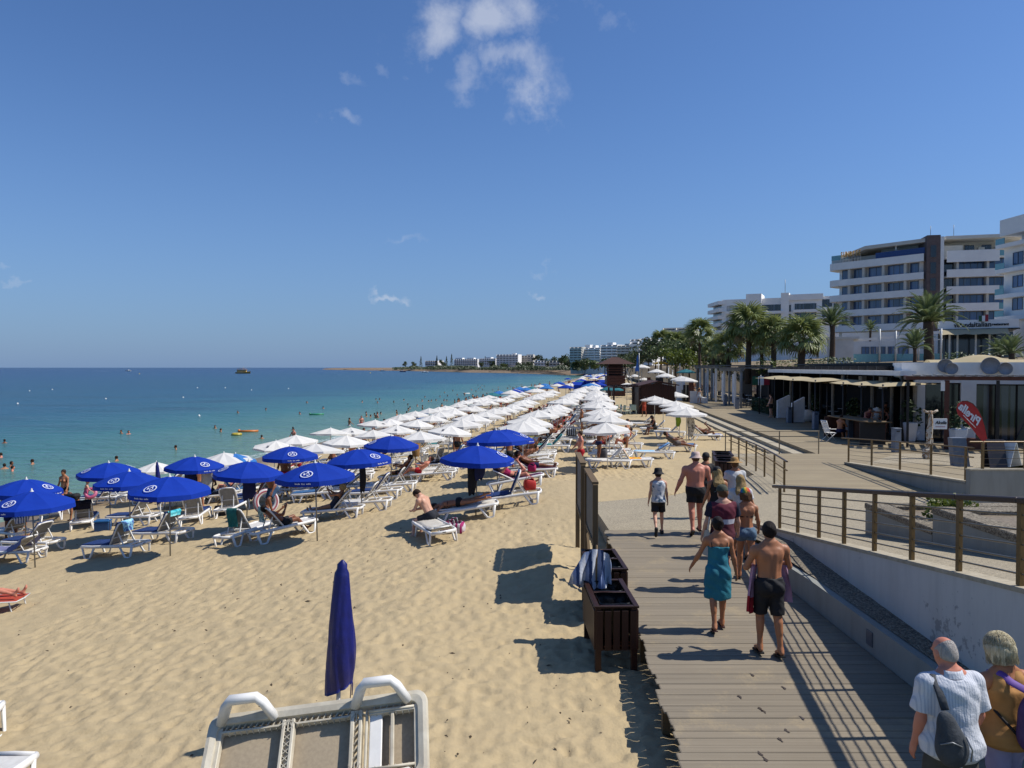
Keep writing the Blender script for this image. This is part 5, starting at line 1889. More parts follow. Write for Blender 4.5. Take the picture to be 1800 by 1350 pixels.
for n,(px,py,hd,lab) in enumerate(((-112,1240,100,"white lounger at the picture edge whose rounded corner shows, farther of two"),(-118,1366,80,"white lounger at the picture edge whose corner shows, nearer of two"))):
 p = at_z(px,py,-.10)
 p.z = -.5
 lounger(0,0,hd,4,lab,None,None,xyz=p)
# folding bed with an orange cover, cut by the edge
p = on_sand(-34,1078)
t = thing("folding_sun_bed","low folding sun bed with orange-red cover and thin white tube legs at the picture edge","sun bed",p,R(8))
b = MB()
b.tube([(-.9,-.3,.30),(.85,-.3,.30),(.88,0,.30),(.85,.3,.30),(-.9,.3,.30)],.014,8)
b.build("frame",M_WPOLE,t)
MB().sheet([[(x,y,.305 + .004 * math.sin(x * 9)) for x in np.linspace(-.9,.84,8)] for y in (-.29,-.1,.1,.29)]).build("cover",mat("orange_red_cover",'#b0452f','#98371f',rough=.8),t)
for x in (-.6,.7):
 for y in (-.29,.29):
  MB().tube([(x,y,.30),(x + .05,y,.1),(x + .1,y,.0),(x + .06,y,-.02)],.013,7).build("leg",M_WPOLE,t)
# ------------------------------------------------------------------ litter bins
def make_bin(n_open=2,length=1.32,w=.60):
 t = thing("litter_bin","x","litter bin")
 H = .93
 for sx in (-1,1):
  for sy in (0,1):
   b = MB().box((sx * (w / 2 - .045),.045 + sy * (length - .09),H / 2 - .08),(.085,.085,H + .15),bev=.006)
   b.build("post",M_BIN,t)
 sl = MB().box((0,0,0),(.092,.022,.56),bev=.004).mesh("slat",M_BIN)
 ns = 5
 for j,yy in enumerate((-.006,length + .006)):
  for k in range(ns):
   link("slat",sl,t,loc=(-w / 2 + .06 + (w - .12) * k / (ns - 1),yy,H - .32 + rnd.uniform(-.004,.004)))
 nl = 10
 sl2 = MB().box((0,0,0),(.022,.112,.56),bev=.004).mesh("slat",M_BIN)
 for sx in (-1,1):
  for k in range(nl):
   link("slat",sl2,t,loc=(sx * (w / 2 + .004),.07 + (length - .14) * k / (nl - 1),H - .32))
 for sx in (-1,1):
  MB().box((sx * (w / 2 - .02),length / 2,H + .012),(.075,length + .04,.035),bev=.006).build("rim",M_BINH,t)
 for yy in (.0,length / 2,length):
  MB().box((0,yy + (.016 if yy == 0 else -.016 if yy == length else 0),H + .010),(w - .115,.06,.033),bev=.006).build("rim",M_BINH,t)
 MB().box((0,length / 2,H - .60),(w - .03,length - .03,.02)).build("base",M_BIN,t)
 for k in range(n_open):
  cy = length * (.27 + .46 * k)
  b = MB()
  rows = []
  n = 30
  for r,z,q in ((.97,H + .03,0),(1.03,H - .0,.02),(.99,H - .06,.04),(.90,H - .16,.07),(.84,H - .34,.07),(.78,H - .50,.05),(.02,H - .54,0)):
   rows.append([((w / 2 - .075) * r * (1 + q * math.sin(5 * a + k) + q * .6 * math.sin(11 * a)) * max(-1,min(1,1.3 * math.cos(a))),cy + (length * .22 - .03) * r * (1 + q * math.sin(7 * a)) * max(-1,min(1,1.3 * math.sin(a))),z + .02 * math.sin(4 * a + k * 2) * (q + .2)) for a in [2 * math.pi * i / n for i in range(n)]])
  b.sheet(rows,close=True)
  b.build("bin_liner",M_BLACK,t)
 return t
BIN1 = (1.47,10.32)
o = put('bin',make_bin,(BIN1[0],BIN1[1],-.455),R(1.5),"near dark wooden double litter bin with black liners beside the boardwalk","wooden litter bins")
put('bin',make_bin,(1.62,12.25,-.455),R(1.5),"second dark wooden litter bin, behind the near one with the towel","wooden litter bins")
put('bin',make_bin,(6.55,22.6,.02),R(-12),"front one of the paired dark wooden litter bins on the landing","wooden litter bins")
put('bin',make_bin,(6.95,24.2,.02),R(-12),"rear one of the paired dark wooden litter bins by the bronze railing","wooden litter bins")
# ------------------------------------------------------------------ sign panel seen on edge
def sign_panel():
 t = thing("sign_board","tall timber-framed notice board of two panels, seen on edge beside the boardwalk","notice board")
 for k,(y0,y1,x0,x1,zt) in enumerate(((13.45,15.3,1.52,1.555,1.72),(15.55,17.5,1.50,1.56,1.80))):
  for y,x in ((y0,x0),(y1,x1)):
   MB().box((x,y,(zt - .8) / 2),(.095,.095,zt + .8),bev=.006).build("post",M_PANELWOOD,t)
  MB().bar((x0,y0,zt + .02),(x1,y1,zt + .02),.12,.045).build("top_rail",M_PANELWOOD,t)
  MB().bar((x0,y0 + .05,.60),(x1,y1 - .05,.60),.07,.08).build("bottom_rail",M_PANELWOOD,t)
  b = MB()
  b.bar((x0,y0 + .05,1.17),(x1,y1 - .05,1.17),.03,1.06)
  b.build("panel",mat("grey_panel",'#6d6a62','#5b5850',rough=.7,scale=3),t)
 MB().bar((1.50,13.6,-.45),(1.55,15.4,.75),.05,.05).build("brace",M_PANELWOOD,t)
 MB().bar((1.60,13.30,-.45),(1.62,13.34,.55),.035,.035).build("brace",M_PANELWOOD,t)
sign_panel()
# striped towel hung on the near bin and board post
b = MB()
rows = []
ncol = 22
for i in range(15):
 f = i / 14
 row = []
 for j in range(ncol):
  g_ = j / (ncol - 1) * 2 - 1
  wd = .20 + .12 * f + .05 * math.sin(f * 3)
  x = 1.30 + g_ * wd - .07 * f + .035 * math.sin(j * 1.3 + f * 4)
  y = 11.55 - .10 * f + .085 * math.sin(j * 1.05 + 1.2 * math.sin(f * 3)) * (.35 + f) + .03 * g_
  z = 1.00 - .62 * f * (1 - .14 * abs(g_)) - .10 * g_ * g_ * (1 - f)
  row.append((x,y,z))
 rows.append(row)
b.sheet(rows)
b.sheet([[(x,y + .012,z) for x,y,z in r] for r in rows])
tw = MB()
b.build("hanging_towel",stripes("blue_white_towel",['#33466b','#c9cdd4','#c3c6cc','#7d8cad'],0,.05,wob=.05),label="blue and white striped towel hung over the near litter bin and board post",cat="towel")
MB().tube([(1.32,11.56,-.45),(1.33,11.56,1.06)],.016,7).build("towel_stake",M_PANELWOOD,label="thin wooden stake holding up the striped towel by the bin",cat="stake")
# small things on the near beach ---------------------------------------------------
def bag(px,py,m,label,s=(.36,.24,.30),d=None,z=0.0,cat="bag",name="beach_bag"):
 p = on_sand(px,py)
 t = thing(name,label,cat,(p.x,p.y,p.z + z),rnd.uniform(-.3,.3))
 b = MB()
 n = 18
 rows = []
 for r,zz in ((.02,0),(.92,.0),(1.0,.25),(1.02,.6),(.94,.88),(.80,1.0),(.74,.98)):
  rows.append([(s[0] / 2 * r * max(-1,min(1,1.35 * math.cos(a))) * (1 + .05 * math.sin(5 * a)),s[1] / 2 * r * max(-1,min(1,1.35 * math.sin(a))) * (1 + .05 * math.sin(3 * a)),s[2] * zz * (1 + .05 * math.sin(2 * a))) for a in [2 * math.pi * k / n for k in range(n)]])
 b.sheet(rows,close=True)
 b.build("bag_body",m,t)
 for q in (-1,1):
  MB().tube([(-.1,q * s[1] * .38,s[2] * .9),(-.07,q * s[1] * .42,s[2] * 1.3),(.07,q * s[1] * .42,s[2] * 1.3),(.1,q * s[1] * .38,s[2] * .9)],.012,6).build("handle",m,t)
 return t
bag(796,936,stripes("magenta_white_check",['#9c2f64','#c9c3c4'],0,.06),"magenta and white striped beach bag under the flat lounger",(.62,.3,.28))
bag(931,880,mat("red_fabric",'#b3211a','#9a1a15',rough=.7),"red bag standing behind the raised back of the blue towel lounger",(.34,.26,.3),z=.34)
bag(935,842,T_PINK,"magenta bag at the foot of the plum towel lounger",(.3,.22,.24),z=.3)
bag(1058,812,mat("grey_backpack",'#4a4a50','#36363a',rough=.8),"dark grey backpack standing on the sand beside the red towel lounger",(.42,.32,.62))
bag(388,906,mat("black_bag",'#19181a','#242226',rough=.8),"black bag on the sand between two navy loungers",(.4,.3,.36))
bag(80,905,mat("blue_clothes",'#3a6a8f','#3a3560',rough=.9),"heap of blue and purple clothes on the edge lounger",(.5,.4,.22),z=.38)
t = thing("cool_box","blue cool box with a lid beside the dark cloth lounger","cool box",on_sand(181,934),R(10))
MB().box((0,0,.17),(.46,.32,.34),bev=.03,taper=1.06).build("box",mat("blue_plastic",'#17497a','#123d68',rough=.5),t)
MB().box((0,0,.365),(.50,.36,.055),bev=.02).build("lid",mat("blue_plastic_lid",'#1d5a8f','#184d7c',rough=.5),t)
MB().tube([(-.24,0,.25),(-.22,0,.44),(.22,0,.44),(.24,0,.25)],.012,6).build("handle",M_WPOLE,t)
# clothes hanging from parasol poles
def hanging(px,d,ztop,ln,w,m,label):
 x = (px - 900) / F * d
 z0 = sand_z(x,d)
 b = MB()
 rows = []
 for i in range(9):
  f = i / 8
  rows.append([(x + math.cos(a) * w * (.55 + .45 * math.sin(f * 2.6 + .4)) * (1 + .22 * math.sin(3 * a + f * 3)),d - .05 + math.sin(a) * w * .5,z0 + ztop - ln * f - (.05 * math.sin(2 * a) * f)) for a in [2 * math.pi * k / 14 for k in range(14)]])
 b.sheet(rows,close=True)
 b.build("hanging_clothes",m,label=label,cat="clothes")
hanging(829,21.15,1.62,.95,.13,mat("black_cloth",'#0c0c10','#15151c',rough=.9),"long black clothes hanging from the prone sunbather's parasol")
hanging(842,21.1,1.62,.55,.15,mat("navy_cloth",'#141d4a','#10183c',rough=.9),"navy top hanging beside the long black clothes")
hanging(436,22.9,1.6,.62,.2,mat("navy_cloth",'#141d4a'),"navy garment hanging under the parasol by the swim ring")
hanging(637,23.7,1.6,.85,.1,mat("black_cloth",'#0c0c10'),"black garment hanging on a blue parasol pole")
hanging(333,27.9,1.65,.9,.24,mat("navy_cloth",'#141d4a'),"navy cloth hung under the waterside blue parasol")
hanging(361,27.9,1.65,1.0,.2,T_WHITE,"white towel hung under the waterside blue parasol")
hanging(1214,40.9,1.6,1.1,.2,T_BROWN,"patterned cloth hanging from the white parasol by the steps")
hanging(1192,41.1,1.6,.55,.14,mat("lime_cloth",'#7f9a2a','#6f8822',rough=.9),"lime green cloth hanging from the white parasol by the steps")
# striped swim ring
p = on_sand(468,905)
t = thing("swim_ring","pink, grey and white striped swim ring leaning against the man's leg","swim ring",(p.x,p.y,p.z + .46),0)
for k,m in enumerate((mat("ring_grey",'#6f7480','#7d828d',rough=.3),mat("ring_white",'#c9c6c4','#bdbab8',rough=.3),mat("ring_pink",'#8f4a52','#9c5860',rough=.3),mat("ring_white",'#c9c6c4'),mat("ring_pink",'#8f4a52'))):
 b = MB()
 y0 = -.14 + .056 * k
 rr = .10
 b.lathe([(.36 + rr * math.cos(a),y0 * 0 + rr * math.sin(a)) for a in [math.pi * (1.0 - (k + q / 5) / 5) for q in range(6)]],(0,0,0),28,rot=(0,R(90),0))
 b.lathe([(.36 + rr * math.cos(a),rr * math.sin(a)) for a in [math.pi * (1.0 + (k + q / 5) / 5) for q in range(6)]],(0,0,0),28,rot=(0,R(90),0))
 b.build("stripe",m,t)
t.rotation_euler = (0,R(-12),R(-52))
# basket bin on a post
p = on_sand(731,822)
t = thing("basket_bin","small tan basket bin on a post in front of the white parasols","litter bin",p)
MB().tube([(0,0,-.1),(0,0,.8)],.03,7).build("post",M_PANELWOOD,t)
MB().lathe([(.17,.55),(.25,1.2),(.235,1.2),(.155,.57),(0,.57)],n=18).build("basket",mat("tan_wicker",'#8f6b3c','#75552c',rough=.9,scale=30,bump=.6),t)
# ------------------------------------------------------------------ buildings
M_GLASS = None
def m_glass(name,c,rough=.08):
 m,g = newmat(name)
 ri = g.n('ShaderNodeObjectInfo').outputs['Random']
 co = g.n('ShaderNodeNewGeometry').outputs['Position']
 col = g.mix(ri,tuple(x * .6 for x in lin(c)),tuple(x * 1.5 for x in lin(c)))
 # curtains hang behind some of the panes
 st = g.n('ShaderNodeVectorMath',operation='MULTIPLY',i={0: co,1: (3,3,.05)}).outputs[0]
 col = g.mix(g.m('MULTIPLY',g.m('GREATER_THAN',g.noise(st,.8,2,.5),.57),.35),col,(.16,.19,.24))
 p = g.n('ShaderNodeBsdfPrincipled',i={'Base Color': col,'Roughness': rough,'Specular IOR Level': .9})
 g.n('ShaderNodeOutputMaterial',i={0: p.outputs[0]})
 return m
M_GLASS = m_glass("sky_reflection_glass",'#3a5580')  # blue of the reflected sky is put into the pane colour
M_GLASSD = m_glass("dark_window_glass",'#10151c')
M_GLASSG = mat("balcony_glass",'#6fa3a8','#5f949c',rough=.1,spec=.8)
M_FRAME = mat("window_frame_grey",'#5b6066','#4b5056',rough=.5)
M_BROWNST = mat("brown_cladding",'#6a5a55','#574945',rough=.7,scale=2,world_co=True)
M_HOTEL = mat("hotel_white_render",'#f0eee8','#e0deda',rough=.8,scale=.35,world_co=True)
M_HOTELC = mat("hotel_cream_render",'#cfcbc0','#bdb9ae',rough=.85,scale=.3,world_co=True)
M_STEEL = mat("galvanised_steel",'#8b8e90','#74777a',rough=.4,metal=.6)
M_GREYROOF = mat("grey_slatted_roof",'#6d6c68','#5a5a57',rough=.7,world_co=True)
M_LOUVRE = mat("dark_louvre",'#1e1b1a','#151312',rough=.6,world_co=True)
M_ROOFT = mat("brown_roof_boards",'#4a2b20','#382018',rough=.75,scale=3,world_co=True,bump=.3)
M_RUST = mat("red_brown_timber",'#5b3020','#452316',rough=.6,scale=5,world_co=True)
M_COUNTER = mat("bar_front_timber",'#4a2a1d','#3a2016',rough=.6,scale=4,world_co=True)
M_BOLL = mat("blue_grey_bollard",'#6c7684','#5c6573',rough=.6,world_co=True)
M_LEAFH = mat("hedge_leaf",'#33471c','#1f2e12',rough=.8,scale=9,world_co=True)
class Pln:
 """vertical facade plane through two ground points given as (photo x, distance)"""
 def __init__(s,a,b):
  s.A = Vector(((a[0] - 900) / F * a[1],a[1],0))
  s.B = Vector(((b[0] - 900) / F * b[1],b[1],0))
  s.d = (s.B - s.A)
  s.L = s.d.length
  s.e = s.d.normalized()
  s.n = Vector((s.e.y,-s.e.x,0))       # out of the facade, toward the viewer
  if s.n.y > 0:
   s.n = -s.n
 def t(s,px):
  u = (px - 900) / F
  return (u * s.A.y - s.A.x) / (s.d.x - u * s.d.y) * s.L
 def z(s,px,py):
  p = s.A + s.e * s.t(px)
  return at_y(px,py,p.y).z
 def p(s,t,o=0.0,z=0.0):
  return s.A + s.e * t + s.n * o + Vector((0,0,z))
 def box(s,b,t0,t1,o0,o1,z0,z1,mi=0):
  q = [s.p(t0,o0,z0),s.p(t1,o0,z0),s.p(t1,o1,z0),s.p(t0,o1,z0),s.p(t0,o0,z1),s.p(t1,o0,z1),s.p(t1,o1,z1),s.p(t0,o1,z1)]
  b.add(q,[(3,2,1,0),(4,5,6,7),(0,1,5,4),(1,2,6,5),(2,3,7,6),(3,0,4,7)],mi)
  return b
def rel(o,root):
 o.location = -Vector(root.location)
 return o
def window(pl,root,t0,t1,z0,z1,n=None,o=.0,glass=None,depth=.08,frame=None):
 """framed window set on a facade: frame is the part, each pane a sub-part"""
 w = t1 - t0
 n = n or max(1,round(w / 1.25))
 fw = .07
 b = MB()
 pl.box(b,t0,t1,o,o + depth,z0,z0 + fw)
 pl.box(b,t0,t1,o,o + depth,z1 - fw,z1)
 for k in range(n + 1):
  c = t0 + w * k / n
  c = min(max(c,t0 + fw / 2),t1 - fw / 2)
  pl.box(b,c - fw / 2,c + fw / 2,o + .004,o + depth - .004,z0 + fw,z1 - fw)
 f = rel(b.build("window",frame or M_FRAME,root),root)
 for k in range(n):
  b = MB()
  a,c = t0 + w * k / n + fw / 2,t0 + w * (k + 1) / n - fw / 2
  pl.box(b,a,c,o + .01,o + .03,z0 + fw,z1 - fw)
  b.build("pane",glass or M_GLASS,f)
 return f
def hotel_main():
 P1,P2 = Pln((1478,154),(1628,141)),Pln((1650,140.5),(1772,137.5))
 base = P1.p(0)
 h = thing("hotel","large white seafront hotel with curved balcony bands and a brown stair tower","hotel",base)
 zb = [25.4,21.9,18.75,15.6,12.45]
 wl = [(1479,1493),(1499,1517),(1525,1552),(1559,1590),(1598,1626)]
 b = MB()
 P1.box(b,-.5,P1.L,-14,-.02,4,24.2)
 P2.box(b,-3.4,P2.L + 4,-14,-.02,4,24.2)
 rel(b.build("wall",M_HOTEL,h),h)
 for k,z in enumerate(zb):
  # left wing: bands that run past the corner and curve round it
  b = MB()
  hgt = 1.3 if k else 1.45
  path = [P1.p(P1.L - .02,1.6)] + [P1.p(t,1.6) for t in (12,8,4,0)] + [P1.p(-1.8 + .9 * math.cos(a) - .9,1.6 - 1.2 * (1 - math.sin(a)) * 1.2) for a in [R(90 - 15 * q) for q in range(0)]]
  path += [P1.p(-1.3,1.45),P1.p(-2.1,.9),P1.p(-2.4,.0),P1.p(-2.4,-3.0)]
  rows = []
  for q,c in enumerate(path):
   rows.append([(c.x,c.y,z - hgt),(c.x,c.y,z)])
  b.sheet(rows,smooth=False)
  inn = [c + (P1.p(6,-2) - c).normalized() * .18 for c in path]
  b.sheet([[(c.x,c.y,z),(d.x,d.y,z)] for c,d in zip(path,inn)],smooth=False)
  b.sheet([[(d.x,d.y,z),(d.x,d.y,z - hgt)] for d in inn],smooth=False)
  n = len(path)
  b.add([(c.x,c.y,z - hgt) for c in path] + [P1.p(0,-3,z - hgt),P1.p(P1.L,-3,z - hgt)],[tuple(range(n + 2))])
  rel(b.build("balcony",M_HOTEL,h),h)
  b = MB()
  P2.box(b,.7,P2.L - 2.2,1.5,1.68,z - (1.4 if k else 2.1) + .2,z + .25)
  P2.box(b,.7,P2.L + 1,-.2,1.5,z - 1.2,z - .95)
  rel(b.build("balcony",M_HOTEL,h),h)
  b = MB()
  P2.box(b,P2.L - 2.2,P2.L + .8,1.55,1.6,z - .95,z + .2)
  rel(b.build("balcony_glass",M_GLASSG,h),h)
  if k < len(zb) - 1:
   z1,z0 = z - 1.42,zb[k + 1] - .9
   for a,c in wl:
    window(P1,h,P1.t(a),P1.t(c),z0,z1,None,.0)
   for a,c in ((1656,1674),(1680,1727),(1732,1771)):
    window(P2,h,P2.t(a),P2.t(c),z0 + .1,z1 + .2,None,.0,M_GLASSD if a == 1656 else None)
   b = MB()
   for a in (1496,1521,1555.5,1594):
    P1.box(b,P1.t(a) - .25,P1.t(a) + .25,.0,1.3,z0 - .2,z1 + .12)
   for a in (1677,1729.5):
    P2.box(b,P2.t(a) - .2,P2.t(a) + .2,.0,1.3,z0 - .2,z1 + .3)
   o = rel(b.build("balcony_divider",M_HOTELC,h),h)
   o['kind'] = 'stuff'
 # stair tower
 T = Pln((1627,139.3),(1650.5,138.8))
 b = MB()
 T.box(b,0,T.L,-9,0,4,T.z(1640,413))
 rel(b.build("stair_tower",M_BROWNST,h),h)
 for y0,y1 in ((431,452),(461,481),(489,511),(518,537)):
  window(T,h,T.t(1633),T.t(1643),T.z(1640,y1),T.z(1640,y0),1,.0,M_GLASSD)
 b = MB()
 T.box(b,T.L + .01,T.L + .6,-9,-.01,4,T.z(1640,416))
 rel(b.build("tower_flank",M_WHITEP,h),h)
 # roof terrace and penthouse
 b = MB()
 P1.box(b,5.2,P1.L - .03,-12,.9,27.6,28.3)
 q = [P1.p(.2,.9,26.2),P1.p(.2,.9,26.9),P1.p(5.2,.9,28.3),P1.p(5.2,.9,27.6),P1.p(.2,-10,26.2),P1.p(.2,-10,26.9),P1.p(5.2,-10,28.3),P1.p(5.2,-10,27.6)]
 b.add(q,[(0,3,2,1),(4,5,6,7),(1,2,6,5),(0,4,7,3),(0,1,5,4),(2,3,7,6)])
 rel(b.build("roof_slab",M_HOTELC,h),h)
 b = MB()
 P1.box(b,7,P1.L - .03,-8,-2.2,24.2,27.6)
 P1.box(b,1.0,6.9,-8,-1.2,24.2,26.6)
 P1.box(b,10.9,11.2,.2,.5,25.4,27.6)
 rel(b.build("penthouse",M_HOTELC,h),h)
 b = MB()
 P1.box(b,7.4,P1.L - .1,1.0,1.1,25.45,26.6)
 rel(b.build("blue_screen",mat("blue_screen",'#29477f','#213a6b',rough=.4),h),h)
 b = MB()
 P1.box(b,-1.9,1.6,.5,.58,26.1,27.1)
 P1.box(b,-1.95,-1.87,-4,.58,26.1,27.1)
 rel(b.build("terrace_glass",M_GLASSG,h),h)
 b = MB()
 P1.box(b,-1.9,2.2,-6,.6,25.5,26.1)
 rel(b.build("terrace_deck",M_HOTELC,h),h)
 b = MB()
 P2.box(b,.8,P2.L + 3,-10,.4,28.0,28.6)
 rel(b.build("roof_slab",M_HOTELC,h),h)
 b = MB()
 P2.box(b,.8,P2.L + 3,-9,-4.5,24.2,28.0)
 P2.box(b,.8,4.1,-4.4,-1.0,24.2,27.0)
 for t in (7.2,10.0,12.5):
  P2.box(b,t,t + 1.0,-3.5,-2.5,25.0,26.7)
 rel(b.build("penthouse",M_HOTELC,h),h)
 b = MB()
 for t in (5.4,8.3,10.9):
  P2.box(b,t,t + 1.6,-4.45,-4.38,25.2,27.4)
 o = rel(b.build("penthouse_windows",M_GLASSD,h),h)
 o['kind'] = 'stuff'
 b = MB()
 for px,y1 in ((1642,392),(1682,390)):
  pl = P2 if px > 1650 else T
  c = pl.p(pl.t(px),-3,28.0)
  b.tube([c,c + Vector((0,0,pl.z(px,y1) - 28.0))],.05,5)
 rel(b.build("mast",M_STEEL,h),h)
 # golden roof letters on white lattice supports
 s = thing("roof_sign","row of golden letters on white lattice stands on the hotel roof edge","sign",P1.p(.6,1.5,25.4))
 s.rotation_euler = (0,0,math.atan2(P1.e.y,P1.e.x))
 gm = mat("golden_letter",'#c79a3c','#a97f2c',rough=.45)
 for k,c in enumerate("SUNRISE"):
  me = text_mesh(c,1.55,.08,bold=.02)
  o = link("letter",None,s) if False else bpy.data.objects.new("letter",me)
  COL.objects.link(o)
  me.materials.append(gm)
  o.parent = s
  o.location = (.1 + .62 * k,0,1.55)
  o.scale = (.52,1,1)
  o.rotation_euler = (R(90),0,0)
  b = MB()
  for q in (-.28,.28):
   b.tube([(.1 + .62 * k + q,-.1,0),(.1 + .62 * k,.1,1.9)],.035,5)
  b.tube([(.1 + .62 * k - .2,-.07,.5),(.1 + .62 * k + .2,-.07,.5)],.03,5)
  b.build("stand",M_WHITEP,s)
hotel_main()
def hotel_right():
 P = Pln((1762,101),(1900,88))
 h = thing("hotel","white hotel wing with single square windows at the right picture edge","hotel",P.p(0))
 zt = P.z(1775,388)
 b = MB()
 P.box(b,0,P.L,-14,0,4,zt - 3.2)
 P.box(b,1.6,P.L,-14,-1.2,zt - 3.2,zt - .9)
 P.box(b,-.1,P.L,-14,.6,zt - 1.9,zt + .3)
 rel(b.build("wall",M_HOTEL,h),h)
 for py in (428,472,517,556):
  z = P.z(1775,py)
  b = MB()
  P.box(b,-.5,P.L,-12,.9,z - .55,z)
  rel(b.build("floor_band",M_HOTEL,h),h)
  b = MB()
  P.box(b,-.5,1.2,.84,.9,z,z + .8)
  rel(b.build("balcony_glass",M_GLASSG,h),h)
 for y0,y1 in ((443,465),(484,505),(524,545)):
  window(P,h,P.t(1778),P.t(1796),P.z(1785,y1),P.z(1785,y0),2,.0)
  window(P,h,P.t(1812),P.t(1832),P.z(1815,y1),P.z(1815,y0),2,.0)
 window(P,h,P.t(1782),P.t(1812),P.z(1790,426),P.z(1790,402),3,-1.2)
hotel_right()
def hotel_far():
 P = Pln((1268,226),(1482,212))
 Q = Pln((1252,236),(1268,226))
 h = thing("hotel","long low white hotel with ribbon windows behind the fan palms","hotel",P.p(0))
 zt = P.z(1300,526)
 b = MB()
 P.box(b,0,P.L,-18,0,5,zt)
 P.box(b,P.t(1311),P.t(1338),-8,1.0,5,P.z(1325,517))
 P.box(b,P.t(1372),P.t(1386),-8,.8,5,P.z(1380,515))
 P.box(b,P.t(1386),P.t(1446),.0,.5,zt - .9,zt + .8)
 rel(b.build("wall",M_HOTEL,h),h)
 for a,c,rows in ((1277,1299,((536,545),(554,563))),(1338,1374,((536,547),(552,562),(568,578))),(1396,1434,((536,546),(552,562),(568,578))),(1444,1462,((530,543),(549,560))),(1464,1481,((534,544),(550,560)))):
  for y0,y1 in rows:
   z0,z1 = P.z(1340,y1),P.z(1340,y0)
   window(P,h,P.t(a),P.t(c),z0,z1,4,.02,M_GLASSD if a != 1277 else M_HOTELC)
   b = MB()
   P.box(b,P.t(a) - .3,P.t(c) + .3,.0,1.4,z0 - .9,z0 - .1)
   rel(b.build("balcony",M_HOTEL,h),h)
 for y0,y1 in ((536,548),(552,563),(567,573)):
  window(P,h,P.t(1385),P.t(1389.5),P.z(1387,y1),P.z(1387,y0),1,.05,M_GLASSD)
 for k in range(5):
  py = 536 + 12.5 * k
  z = Q.z(1260,py)
  b = MB()
  Q.box(b,-1.5,Q.L + .5,-6,1.2,z - .3,z + .75)
  rel(b.build("balcony",M_HOTEL,h),h)
  b = MB()
  Q.box(b,0,Q.L,-6,-.2,z - 2.0,z - .4)
  rel(b.build("window",M_GLASSD,h),h)
 b = MB()
 c = P.p(P.t(1378),-2,zt)
 b.tube([c,c + Vector((0,0,5.5))],.08,5)
 rel(b.build("mast",M_STEEL,h),h)
hotel_far()
def block(label,a,c,pt,d0,d1,floors,col=None,base=4.0,roofbits=(),depth=15,name="hotel",cat="hotel"):
 """distant hotel: body, balcony bands and window bands floor by floor"""
 P = Pln((a,d0),(c,d1))
 h = thing(name,label,cat,P.p(0))
 zt = P.z((a + c) / 2,pt)
 b = MB()
 P.box(b,0,P.L,-depth,0,base - 9,zt)
 for px0,px1,py in roofbits:
  P.box(b,P.t(px0),P.t(px1),-6,-1,zt - .1,P.z((px0 + px1) / 2,py))
 rel(b.build("wall",col or M_HOTEL,h),h)
 fh = (zt - base) / floors
 n = max(2,round(P.L / 4.5))
 for k in range(floors):
  z = base + fh * k
  b = MB()
  P.box(b,.3,P.L - .3,.0,1.3,z - .15,z + .95)
  rel(b.build("balcony",col or M_HOTEL,h),h)
  w = MB()
  for q in range(n):
   P.box(w,P.L * (q + .14) / n,P.L * (q + .86) / n,.01,.05,z + .2,z + fh - .45)
  o = rel(w.build("window_row",M_GLASSD,h),h)
  o['kind'] = 'stuff'
  f = MB()
  for q in range(n + 1):
   P.box(f,max(.0,P.L * q / n - .15),min(P.L,P.L * q / n + .15),.05,1.25,z + .95,z + fh - .15)
  o = rel(f.build("balcony_divider",col or M_HOTEL,h),h)
  o['kind'] = 'stuff'
 return h
block("grey-white apartment block rising behind the dark trees",1166,1212,576,262,258,7,M_HOTELC,5)
block("white block with stepped roof left of the dark trees",1110,1150,600,330,322,5,M_HOTEL,5,((1126,1140,594),(1144,1148,596)))
block("long hotel with white sloped gables behind the lifeguard tower",1003,1024,610,560,552,6,M_HOTELC,8,())
block("hotel with white fins beside the long one behind the tower",1024,1056,611,556,548,6,M_HOTEL,8,((1027,1036,606),(1040,1046,607)))
block("hotel with balcony grid and roof cabin behind the tower",1057,1086,606,540,532,6,M_HOTEL,8,((1066,1076,602),))
block("pale hotel wing with stepped roof right of the tower",1086,1116,607,520,505,6,M_HOTELC,8,((1096,1104,604),(1110,1115,599)))
block("tall white block at the end of the bay hotels",1110,1124,596,440,432,6,M_HOTEL,8)
block("white hotel on the headland with even balcony rows",873,911,623,1010,1000,6,M_HOTEL,7,((900,906,621),))
block("lower grey hotel next to the white one on the headland",911,938,625,1020,1012,5,M_HOTELC,7,((925,937,623),))
block("low white villas under the pines on the headland",799,840,631,1180,1150,3,M_HOTEL,7,((800,812,629),(820,832,629)))
block("white terrace of villas left of the grey headland hotel",843,872,630,1120,1090,3,M_HOTEL,7,((852,862,628),))
block("small white villa among the first headland trees",748,770,634,1350,1330,2,M_HOTEL,7)
block("white houses at the foot of the bay hotels",940,962,634,840,830,2,M_HOTEL,6,name="house",cat="house")
block("pale house behind the parasols at the bay's end",966,985,634,760,752,2,M_HOTELC,5,name="house",cat="house")
